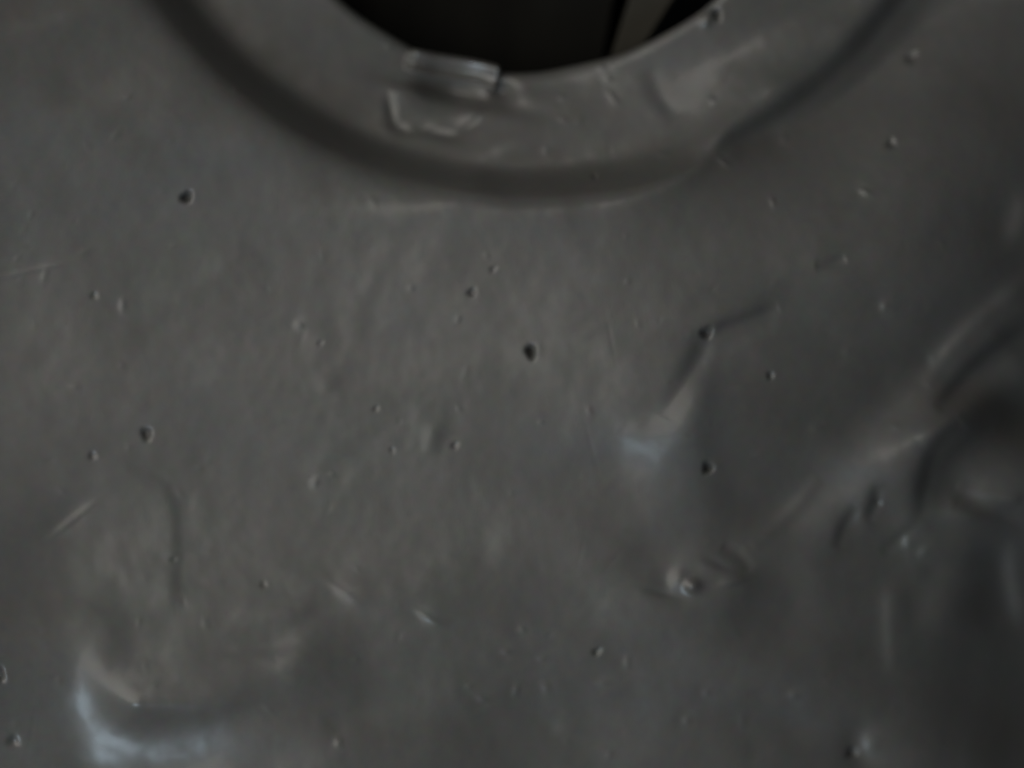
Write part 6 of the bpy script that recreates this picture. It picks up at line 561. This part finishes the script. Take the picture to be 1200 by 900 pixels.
1 -5 1 -1 1 0 0 0 0 1 -1 0 0 1 0 0 0 0 0 1 -1 0 0 0 0 0 0 1 -1 0 1 0 1 0 0 0 -1 1 0 0 0 -1 1 0 -1 0 1 -1 0 -1 0 0 0 0 0 0 0 0 0 0 0 0 0 0 0 0 0 1 -1 1 -1 -1 1
-1 1 -1 0 0 0 0 0 1 -1 0 0 1 0 1 -1 0 1 -1 1 0 -1 1 0 1 0 0 1 0 0 0 0 0 0 0 0 0 0 1 -1 0 1 -1 0 0 0 0 0 0 0 0 0 0 0 -1 0 0 0 0 -1 2 0 -1 1 -1 1 0 0 0 1 0 0 0 1
0 0 0 0 0 0 0 1 -1 1 -1 0 1 1 0 0 0 1 0 1 -1 1 0 1 0 0 0 1 0 0 0 1 -1 1 -1 0 0 0 0 -1 0 1 -1 1 0 0 1 -1 -3 0 0 0 -1 1 0 0 0 1 0 0 0 0 0 0 0 0 -1 1 0 0 0 0 0 0 0
1 0 0 0 0 0 1 -1 1 -1 0 0 0 0 0 0 0 0 -1 1 -1 1 -1 0 -1 1 0 0 0 0 -1 1 -1 1 0 0 0 0 0 0 0 -1 1 0 0 0 -1 0 1 -1 0 0 0 0 1 0 0 0 0 0 0 1 -1 1 -1 0 1 0 0 0 0 0 0 1
0 0 0 0 0 0 1 0 -1 0 1 -1 0 1 -1 0 0 0 0 0 0 0 0 -1 0 0 0 0 0 0 1 -1 0 1 -1 1 0 0 1 0 -1 0 1 0 0 0 0 0 0 1 0 0 -1 1 -1 1 0 0 0 0 1 0 0 0 1 0 0 1 0 0 0 0 0 1 0 0
-1 1 -1 1 -1 0 0 0 1 0 0 0 0 1 0 0 1 -4 1 1 0 0 -1 1 0 0 0 0 1 -1 1 0 0 0 0 0 -1 1 -1 1 0 0 0 0 0 0 0 0 0 0 0 1 -1 1 0 -1 0 1 -1 0 1 -1 0 0 0 0 0 0 0 -1 0 1 0 0
0 0 0 -1 1 0 0 0 0 -1 1 0 -1 1 -1 0 0 0 0 0 0 0 1 -1 0 0 0 0 0 0 1 -1 0 0 1 0 0 0 0 0 0 1 0 0 0 0 0 0 0 0 0 0 1 -1 0 0 0 0 0 0 0 0 0 0 0 0 0 0 0 -1 0 0 1 0 -1 1
0 -1 1 0 0 0 0 0 0 0 0 0 0 0 0 1 0 -1 1 -1 1 0 0 0 0 0 0 0 0 1 0 0 0 0 0 0 0 0 1 0 0 -1 1 0 0 -1 1 -1 1 0 0 0 0 0 0 1 0 0 2 1 0 -3 0 1 1 1 0 0 0 0 0 0 0 0 0 0 0
0 -1 1 0 0 0 0 0 0 0 0 -1 1 -1 1 0 0 0 -1 1 0 0 0 0 -1 1 0 -1 1 0 0 0 -1 1 0 0 0 0 -1 0 0 1 -1 1 0 0 -1 1 0 0 0 0 0 0 -1 1 0 0 0 -1 1 0 0 -1 1 0 0 0 0 0 0 0 0 0
0 -1 1 -1 1 -1 1 0 0 0 0 0 0 0 0 0 0 0 0 -1 1 0 0 0 -1 1 0 0 0 0 0 0 0 0 0 0 0 0 0 -1 1 0 -1 0 1 0 0 0 0 0 0 0 0 0 0 0 0 0 0 0 1 -1 1 -1 0 0 0 0 0 0 1 0 -1 0 0
0 0 0 0 0 0 0 0 0 1 -1 0 1 0 -1 1 -1 0 0 0 0 1 -1 1 0 2 3 1 1 -3 -1 -2 -1 1 1 0 1 1 0 1 -1 1 -1 0 0 0 1 -1 1 0 0 0 0 0 1 -1 1 0 1 -1 0 0 0 1 0 -1 0 1 0 0 -1 0 0
-1 0 0 0 0 0 0 0 0 0 0 0 0 -1 0 0 0 -1 1 -1 0 -1 1 0 0 0 1 -1 1 0 0 1 0 0 1 0 0 0 0 0 0 0 0 -1 1 0 1 0 0 1 -1 1 0 0 0 0 -1 0 1 -1 0 0 0 -1 0 1 -1 0 1 0 1 0 -1 0
0 0 0 0 0 0 1 -1 1 0 0 0 0 0 0 0 0 -1 0 0 1 -1 0 1 0 0 0 0 0 0 0 0 0 0 0 0 0 1 0 0 0 0 0 0 0 0 1 -1 1 1 0 1 0 1 0 0 0 1 0 -1 0 1 0 0 0 1 0 1 1 2 2 3 1 -6 -3 -3
-3 -1 -1 0 0 1 1 0 0 1 -1 1 0 0 0 0 0 -1 1 0 0 1 -1 1 0 -1 1 0 0 0 0 0 1 0 -1 0 1 0 -1 0 0 0 0 0 0 0 -1 0 0 0 0 0 0 0 0 -1 0 0 0 0 -1 1 -1 0 0 1 0 -1 1 0 0 0 0
1 0 0 0 1 -1 1 0 0 0 0 0 0 0 0 0 1 -1 1 0 0 1 0 -1 1 -1 0 1 0 -1 1 -1 0 0 0 0 0 0 0 0 0 0 0 1 0 0 -1 0 0 0 0 0 1 0 0 0 0 -1 1 0 -1 0 1 0 0 -1 1 0 -1 0 0 0 0 0 0
0 1 0 0 0 0 1 -1 0 0 0 1 -1 1 0 0 0 1 0 0 0 1 1 0 1 0 0 0 0 0 1 -1 0 1 0 0 1 0 1 2 1 2 0 -4 -3 -1 -1 -1 0 -1 0 0 1 0 0 0 1 0 -1 1 0 0 0 0 0 0 0 0 1 -1 0 1 0 0
-1 1 0 0 -1 0 1 0 -1 0 1 0 0 0 -1 0 0 0 0 0 1 -1 0 0 0 0 0 0 0 0 0 -1 1 -1 1 0 0 -1 0 1 -1 0 0 1 0 -1 1 0 0 0 1 -1 0 0 0 0 0 0 0 1 0 -1 1 0 0 0 0 0 1 -1 1 0 -1
0 0 0 0 0 0 0 0 -1 1 0 0 0 0 0 0 0 0 0 0 0 0 0 0 0 0 0 0 1 0 -1 0 1 -1 0 0 0 1 -1 0 0 1 -1 0 0 0 1 0 -1 0 1 0 0 -1 1 0 0 0 -1 1 0 0 0 0 0 1 0 0 0 0 0 0 1 0 0 0
0 -1 1 0 0 0 0 0 1 0 1 1 0 0 -1 -2 0
"""
KNOTS = (157, 194)
HG = np.cumsum(np.cumsum(np.array(RELIEF.split(), float).reshape(KNOTS), axis=0), axis=1) / 8.0
# to a grid of 2 units, smoothly, with a level margin round it
G0, GX1, GY0, GY1, ST = -600, 1800, -700, 1500, 2
gx = np.arange(G0, GX1, ST, dtype=np.float64)
gy = np.arange(GY0, GY1, ST, dtype=np.float64)
NX, NY = len(gx), len(gy)
def spline_weights(v, n):
    t = np.clip((v + 170.0) / 8, 1.0, n - 2.001)
    i = t.astype(int); f = t - i
    w = [(1-f)**3/6, (3*f**3 - 6*f*f + 4)/6, (-3*f**3 + 3*f*f + 3*f + 1)/6, f**3/6]
    W = np.zeros((len(v), n))
    for j, wj in enumerate(w):
        W[np.arange(len(v)), np.clip(i - 1 + j, 0, n - 1)] += wj
    return W
H = spline_weights(gy, KNOTS[0]) @ HG @ spline_weights(gx, KNOTS[1]).T
X, Y = np.meshgrid(gx, gy)
def window(x0, x1, y0, y1):
    i0, i1 = np.searchsorted(gx, [x0, x1]); j0, j1 = np.searchsorted(gy, [y0, y1])
    return slice(max(j0, 0), j1), slice(max(i0, 0), i1)
def lump(x, y, su, sv, amp, ang=0.0):
    R = 3.4*max(su, sv)
    w = window(x-R, x+R, y-R, y+R)
    a = math.radians(ang); c, s_ = math.cos(a), math.sin(a)
    U, V = (X[w]-x)*c + (Y[w]-y)*s_, -(X[w]-x)*s_ + (Y[w]-y)*c
    H[w] += amp*np.exp(-.5*((U/su)**2 + (V/sv)**2))
def field(wl, seed):
    r = np.random.default_rng(seed)
    f = np.fft.rfft2(r.standard_normal((NY, NX)))
    ky = np.fft.fftfreq(NY, ST)[:, None]; kx = np.fft.rfftfreq(NX, ST)[None]
    k = np.hypot(kx, ky) * wl
    o = np.fft.irfft2(f * np.exp(-.5*(k/.8)**2) * k, s=(NY, NX))
    return o / o.std()
H += .30*field(140, 1) + .12*field(60, 2) + .035*field(26, 3)
# outside the surveyed part the skin runs on smoothly and the groove goes all the way round
kx_ = 2*np.pi*np.fft.rfftfreq(NX, ST)[None]; ky_ = 2*np.pi*np.fft.fftfreq(NY, ST)[:, None]
soft = np.fft.irfft2(np.fft.rfft2(H)*np.exp(-.5*(kx_**2 + ky_**2)*130.0**2), s=(NY, NX))
def ease(v, a, b):
    t = np.clip((v - a)/(b - a), 0, 1); return t*t*(3 - 2*t)
inside = ease(X, -160, -25)*(1 - ease(X, 1225, 1360))*ease(Y, -160, -25)*(1 - ease(Y, 925, 1060))
H = H*inside + soft*(1 - inside)
rg = np.hypot(X - 627.0, Y + 309.0) - 527.0
H -= (1 - ease(Y, -160, -25))*(14*np.exp(-.5*(rg/17.0)**2) + 24*ease(-rg, -27, 23)*ease(rg, -215, -30))
ga = np.degrees(np.arctan2(Y + 309.0, X - 627.0))
near = ease(Y, -160, -25)
H -= 20*near*ease(ga, 58, 86)*((1 - ease(rg, -24, 15)) - (1 - ease(rg, -215, -28)))     # the rim sits a little deeper in its groove
H -= 7*near*(1 - ease(ga, 62, 88))*np.exp(-.5*((rg - 1)/9.0)**2)
rng = np.random.default_rng(11)
for _ in range(120):                                                                # dust in the paint
    r_ = rng.uniform(1.6, 3.0)
    lump(rng.uniform(0, 1200), rng.uniform(90, 900), r_*rng.uniform(1, 2.6), r_, rng.choice([-.4, .4, .6])*rng.uniform(.3, 1), rng.uniform(0, 180))
for _ in range(7):                                                                 # hair scratches
    lump(rng.uniform(0, 1200), rng.uniform(120, 900), rng.uniform(10, 34), 1.7, -rng.uniform(.12, .28), rng.normal(-50, 35))
# --- bubbles
PITS = [(220,232,8,11),(622,412,8,12),(553,343,6,5),(112,347,5,4),(173,508,8,7),(110,534,5,6),(310,684,4,4),(4,787,9,10),(19,866,9,3),
        (827,390,9,8),(829,548,8,10),(902,440,5,7),(533,522,5,4),(441,479,4,4),(460,527,4,3),(697,206,5,6),(1072,65,10,4),(1045,168,8,3),
        (699,763,6,5),(841,15,7,8),(578,316,5,2.5),(205,655,4,3),(1000,884,8,6),(376,402,4,3),(1030,588,5,3)]
for x, y, r, d in PITS:
    R = r*4
    w = window(x-R, x+R, y-R, y+R)
    k_ = (x*7.3 + y*3.1) % 1.0
    q = np.hypot((X[w]-x)*(1 + .3*k_), (Y[w]-y)*(1.2 - .4*k_) + (X[w]-x)*(.5 - k_)*.7)
    q *= 1 + .12*np.sin(3*np.arctan2(Y[w]-y, X[w]-x) + 9*k_)
    big = min(1.0, (r - 3)/5.0)
    H[w] -= d*(.36 + .9*big)*np.exp(-(q/(r*.66))**(1.8 + .8*big))
    H[w] += d*.03*np.exp(-.5*(((X[w]-x-r*1.1)/(r*.5))**2 + ((Y[w]-y+r*.3)/(r*.7))**2))
# --- crisp creases along the folds
def crease(pts, wid, amp):
    p = np.array(pts, float)
    for _ in range(3):
        q = np.empty((2*len(p), 2)); q[0], q[-1] = p[0], p[-1]
        q[1:-1:2] = .75*p[:-1] + .25*p[1:]; q[2::2] = .25*p[:-1] + .75*p[1:]; p = q
    R = 3.2*wid
    w = window(p[:, 0].min()-R, p[:, 0].max()+R, p[:, 1].min()-R, p[:, 1].max()+R)
    best = np.full(X[w].shape, 1e9); tt = np.zeros(X[w].shape)
    for k in range(len(p) - 1):
        e = p[k+1] - p[k]; L2 = (e*e).sum() + 1e-9
        u = np.clip(((X[w]-p[k, 0])*e[0] + (Y[w]-p[k, 1])*e[1])/L2, 0, 1)
        dd = np.hypot(X[w]-p[k, 0]-u*e[0], Y[w]-p[k, 1]-u*e[1])
        m = dd < best; best[m] = dd[m]; tt[m] = (k + u[m])/(len(p) - 1)
    H[w] += amp*np.sin(np.pi*np.clip(tt, 0, 1))**.8*np.exp(-.5*(best/wid)**2)
for pts, wid, amp in [([(822,394),(860,379),(912,360)], 5, -2.4), ([(829,388),(808,436),(778,490)], 8, -2.4), ([(836,402),(815,446),(790,492)], 6, .8),
                      ([(1215,326),(1160,364),(1112,412),(1086,452)], 7, 3.0), ([(1215,412),(1160,444),(1120,480),(1080,520)], 7, 1.6), ([(1215,380),(1150,424),(1100,480)], 6, -3.0),
                      ([(1130,496),(1100,522),(1086,560),(1080,612)], 7, -4.0), ([(1124,570),(1162,583),(1200,586)], 5, 3.0), ([(1120,590),(1150,602),(1200,600)], 6, -2.6),
                      ([(1030,570),(1026,592),(1018,612)], 5, -3.4), ([(1006,594),(990,616),(982,644)], 5, -2.4), ([(1080,610),(1052,636),(1036,650)], 5, -1.6),
                      ([(960,560),(930,600),(880,640)], 6, 1.6), ([(1046,690),(1044,740),(1050,790)], 6, 1.3), ([(1190,640),(1196,690),(1210,740)], 7, 2.0),
                      ([(150,546),(186,552),(208,580),(214,640),(208,716)], 5, -.6), ([(760,80),(774,114),(796,138)], 7, -1.2), ([(846,640),(868,650),(880,668)], 5, -1.8),
                      ([(955,312),(972,310),(990,303)], 4, -2.2)]:
    crease(pts, wid, amp)
# --- small crumbs and hairs under the paint
for x, y, su, sv, ang, d in [(811,686,7.5,6.5,0,7),(793,679,8,10,20,3.5),(858,681,14,4,-15,2.2),(829,21,5,7,20,4.5),(1021,874,11,12,0,3.5),(841,660,14,5,24,-2.5),(776,694,18,4,12,-2),(351,381,4,3,20,1.3),(145,358,3,6,0,1.2),(593,763,5,3,10,1.2),(612,737,4,3,50,.9),(635,771,5,3,0,.8),(550,803,4,3,0,.9),
                   (565,818,7,3,30,1.2),(605,808,3,6,10,1.2),(640,805,6,4,70,.9),(930,815,5,4,0,1.5),(805,844,4,4,0,1.2),(828,812,4,4,0,.9),(735,775,3,6,0,1),
                   (705,800,7,3,0,.9),(501,722,12,3,30,1.4),(403,693,13,3,32,1.0),(85,610,22,3,-38,1.6),(845,98,19,2.2,-62,1.4),(835,116,2.5,3,0,1.6),
                   (905,237,2.5,5,-15,1.2),(1014,225,6,2.5,20,1.2),(848,190,7,2.5,40,1.2),(920,162,4,5,20,1.2),(776,180,7,2.5,10,1.1),(706,78,5,2.5,35,1),
                   (713,90,4,2.5,10,1.2),(718,112,7,2.2,50,.9),(658,112,4,2,0,.7),(660,138,4,2,0,.7),(640,176,4,4,0,.6),(277,107,3,2.5,0,.9),(455,52,4,2.5,0,1),
                   (1036,359,4,4,0,1.6),(1043,361,7,4,0,.8),(1095,420,4,4,0,.9),(955,502,6,4,0,.8),(992,412,4,4,0,.8),(370,565,3,5,20,1.0),(398,868,4,5,0,1.4),
                   (1065,636,4,6,0,1.4),(1085,648,6,4,-30,1.4),(38,318,32,2.6,-12,.8),(482,338,3,3,0,.5),(735,330,3,3,0,.5),(1050,500,4,3,0,.8),(870,846,4,8,0,.8)]:
    lump(x, y, su*.85, sv*.85, d, ang)

# --- the sagged patch of paint under the bead, with the hollow between
for x, y, su, sv, ang, d in [(530,106,44,7,14,-15),(587,107,11,8,20,-10),(470,105,12,8,0,3.5),(556,126,14,7,-40,4),(488,124,20,13,8,4.5),(534,132,18,9,-18,3),(466,147,9,4,25,-3.5),(492,150,11,4,-14,-2),(519,157,14,4,10,-3.2),(548,149,12,4,-32,-3),(457,127,4,11,-12,-3.2),(590,105,9,8,0,-8),(486,103,10,5,30,2)]:
    lump(x, y, su, sv, d, ang)

HX, HY, HR = 618.0, -232.0, 315.0
def height(x, y):
    """bilinear look-up of the relief"""
    u = np.clip((x - gx[0]) / ST, 0, NX - 1.001); v = np.clip((y - gy[0]) / ST, 0, NY - 1.001)
    i, j = u.astype(int), v.astype(int); f, k = u - i, v - j
    return (H[j, i]*(1-f)*(1-k) + H[j, i+1]*f*(1-k) + H[j+1, i]*(1-f)*k + H[j+1, i+1]*f*k)

# ------------------------------------------------------------------ mesh helpers
def link(name, me, mat, parent=None):
    o = bpy.data.objects.new(name, me)
    C.objects.link(o)
    me.materials.append(mat)
    if parent: o.parent = parent
    return o
def ring_mesh(name, V, N, wrap=True):
    """V: rows x cols x 3 metres, N: matching normals; faces look up"""
    nr, nc = V.shape[:2]
    me = bpy.data.meshes.new(name)
    idx = np.arange(nr*nc).reshape(nr, nc)
    nx_ = np.roll(idx, -1, 1) if wrap else idx[:, 1:]
    a = idx if wrap else idx[:, :-1]
    q = np.stack([a[:-1], nx_[:-1], nx_[1:], a[1:]], -1).reshape(-1, 4)
    me.vertices.add(nr*nc); me.vertices.foreach_set('co', V.reshape(-1).astype(np.float32))
    me.loops.add(q.size); me.loops.foreach_set('vertex_index', q.reshape(-1).astype(np.int32))
    me.polygons.add(len(q)); me.polygons.foreach_set('loop_start', (np.arange(len(q))*4).astype(np.int32))
    me.update(calc_edges=True)
    me.shade_smooth()
    if N is not None:
        me.normals_split_custom_set_from_vertices(N.reshape(-1, 3).tolist())
    return me

# ------------------------------------------------------------------ the panel
FLOOR_Z = -260.0
th = np.r_[np.linspace(12, 168, 1300, endpoint=False), np.linspace(168, 372, 560, endpoint=False)]
th = np.radians(th)
lip_r = HR + 13*(1 - np.cos(np.linspace(0, np.pi/2, 8)))          # rounded lip of the opening
lip_z = -13*(1 - np.sin(np.linspace(0, np.pi/2, 8)))
rr = np.r_[lip_r, np.arange(HR + 15.2, 1345, 2.3), np.linspace(1350, 1720, 16)]
drop = np.zeros(len(rr)); drop[:8] = lip_z
# the wall of the opening below the lip, and the added light-blocking skirt
RR, TH = np.meshgrid(rr, th, indexing='ij')
PX, PY = HX + RR*np.cos(TH), HY + RR*np.sin(TH)
wob = 2.2*np.sin(3*TH + .6) + 1.4*np.sin(7*TH + 2.0) + .8*np.sin(17*TH)
fade = np.exp(-(RR - HR)/30.0)
PX += wob*fade*np.cos(TH); PY += wob*fade*np.sin(TH)
PZ = height(PX, PY) + drop[:, None]
Vp = np.stack([(PX - 600)*S, (450 - PY)*S, PZ*S], -1)
du = np.gradient(Vp, axis=0)
dv = np.roll(Vp, -1, 1) - np.roll(Vp, 1, 1)
Np = np.cross(du, dv); Np *= np.sign(Np[..., 2:3] + 1e-12)
Np /= np.linalg.norm(Np, axis=-1, keepdims=True) + 1e-20
cut = int(np.searchsorted(rr, 450))
panel = link('moulded_panel', ring_mesh('moulded_panel', Vp[cut:], Np[cut:]), M_SKIN)
panel['label'] = 'dark grey painted moulded panel, pitted with small bubbles, folded at right, round opening in it'
panel['category'] = 'panel'
link('rim', ring_mesh('rim', Vp[:cut+1], Np[:cut+1]), M_SKIN, panel)
# opening wall
zz = np.linspace(0, -58, 6)
wall = np.repeat(Vp[:1], 6, 0).copy(); wall[..., 2] += zz[:, None]*S
link('opening_wall', ring_mesh('opening_wall', wall[::-1], None), M_SKIN, panel)
# unseen skirt down to the ground, added so no light leaks in sideways
zz = np.linspace(0, 1, 8)
skirt = np.repeat(Vp[-1:], 8, 0).copy()
skirt[..., 2] += (FLOOR_Z*S - skirt[..., 2]) * zz[:, None]
link('light_block_skirt', ring_mesh('light_block_skirt', skirt, None), M_SKIN, panel)

# --- glossy bead of hardened paint standing on the lip, with a furrow along its crest
A, B = np.array([471.0, 68.0]), np.array([586.0, 94.0])
nu, nv = 60, 40
ax = (B - A); Ln = np.hypot(*ax); ax /= Ln; ac = np.array([-ax[1], ax[0]])      # ac points down the picture
prof_t = np.linspace(0, 1, nv)
bead = np.zeros((nu, nv, 3))
for i in range(nu):
    u = i/(nu-1)
    end = min(1.0, (u/.12)**.5 if u < .12 else 1.0, ((1-u)/.045)**.5 if u > .955 else 1.0)
    cen = A + ax*Ln*u + ac*(2.0*math.sin(u*5.2) - 3.0*math.sin(u*math.pi))
    for j in range(nv):
        t = prof_t[j]
        # closed outline: back foot -> back lobe -> furrow -> front lobe -> undercut front foot
        ctrl_v = [-9, -15, -17, -12, -5, 0, 5, 10, 13.5, 14, 11, 8]
        ctrl_z = [-24, 2, 14, 21, 17, 9.5 + 6*abs(u-.12), 15, 20, 14, 4, -12, -34]
        s_ = t*(len(ctrl_v)-1); k = min(int(s_), len(ctrl_v)-2); f = s_-k
        f = f*f*(3-2*f)*.5 + f*.5
        v = ctrl_v[k]*(1-f) + ctrl_v[k+1]*f; z = ctrl_z[k]*(1-f) + ctrl_z[k+1]*f
        z += 4*math.exp(-((u - .2)/.12)**2) - 5*u
        v *= .55 + .45*end; z = z*end + (1-end)*-6
        p = cen + ac*v
        bead[i, j] = (p[0], p[1], z)
us = np.linspace(0, 1, 9)
rest = height(A[0] + ax[0]*Ln*us - ac[0]*2, A[1] + ax[1]*Ln*us - ac[1]*2)
base_h = np.polyval(np.polyfit(us, rest, 2), np.linspace(0, 1, nu))[:, None] + 3.0
bv = np.stack([(bead[..., 0]-600)*S, (450-bead[..., 1])*S, (bead[..., 2] + base_h)*S], -1)
me = ring_mesh('paint_bead', bv, None, wrap=False)
bd = link('paint_bead', me, M_BEAD, panel)
bd['label'] = 'glossy raised bead of paint along the lip of the opening'
sm = bd.modifiers.new('smooth', 'SUBSURF'); sm.levels = sm.render_levels = 1

# ------------------------------------------------------------------ under the opening
def slab(name, quad, z0, thick, mat):
    """a board lying under the panel; quad in plan pixels, as it shows from above"""
    bm = bmesh.new()
    top = [bm.verts.new(P(x, y, z0)) for x, y in quad]
    bot = [bm.verts.new(P(x, y, z0 - thick)) for x, y in quad]
    n = len(quad)
    bm.faces.new(top); bm.faces.new(bot[::-1])
    for i in range(n):
        bm.faces.new([top[i], bot[i], bot[(i+1) % n], top[(i+1) % n]])
    bmesh.ops.recalc_face_normals(bm, faces=bm.faces)
    bmesh.ops.bevel(bm, geom=list(bm.edges), offset=2.5*S, segments=2, affect='EDGES', profile=.6)
    me = bpy.data.meshes.new(name); bm.to_mesh(me); bm.free()
    return link(name, me, mat)
def line(p, q, y):
    return (p[0] + (q[0]-p[0])*(y-p[1])/(q[1]-p[1]), y)
e1 = ((708, 64), (720, 0)); e2 = ((716.5, 64), (737, 0)); e3 = ((753, 53), (787, 0))
b = slab('dark_board', [(250, 260), (250, -620), line(*e1, -620), line(*e1, 260)], -150, 70, M_BOARD)
b['label'] = 'wide black board lying beneath the round opening, left of the narrow batten'
b['category'] = 'board'
b = slab('batten', [line(*e2, 130), line(*e2, -620), line(*e3, -620), line(*e3, 80), (722, 130)], -110, 50, M_STRIP)
b['label'] = 'narrow brown-grey batten lying slantwise beneath the round opening'
b['category'] = 'batten'
bm = bmesh.new()
bmesh.ops.create_circle(bm, cap_ends=True, segments=96, radius=2600*S)
me = bpy.data.meshes.new('ground'); bm.to_mesh(me); bm.free()
gnd = link('ground', me, M_FLOOR); gnd.location = P(618, -232, FLOOR_Z - 1)
gnd['kind'] = 'structure'
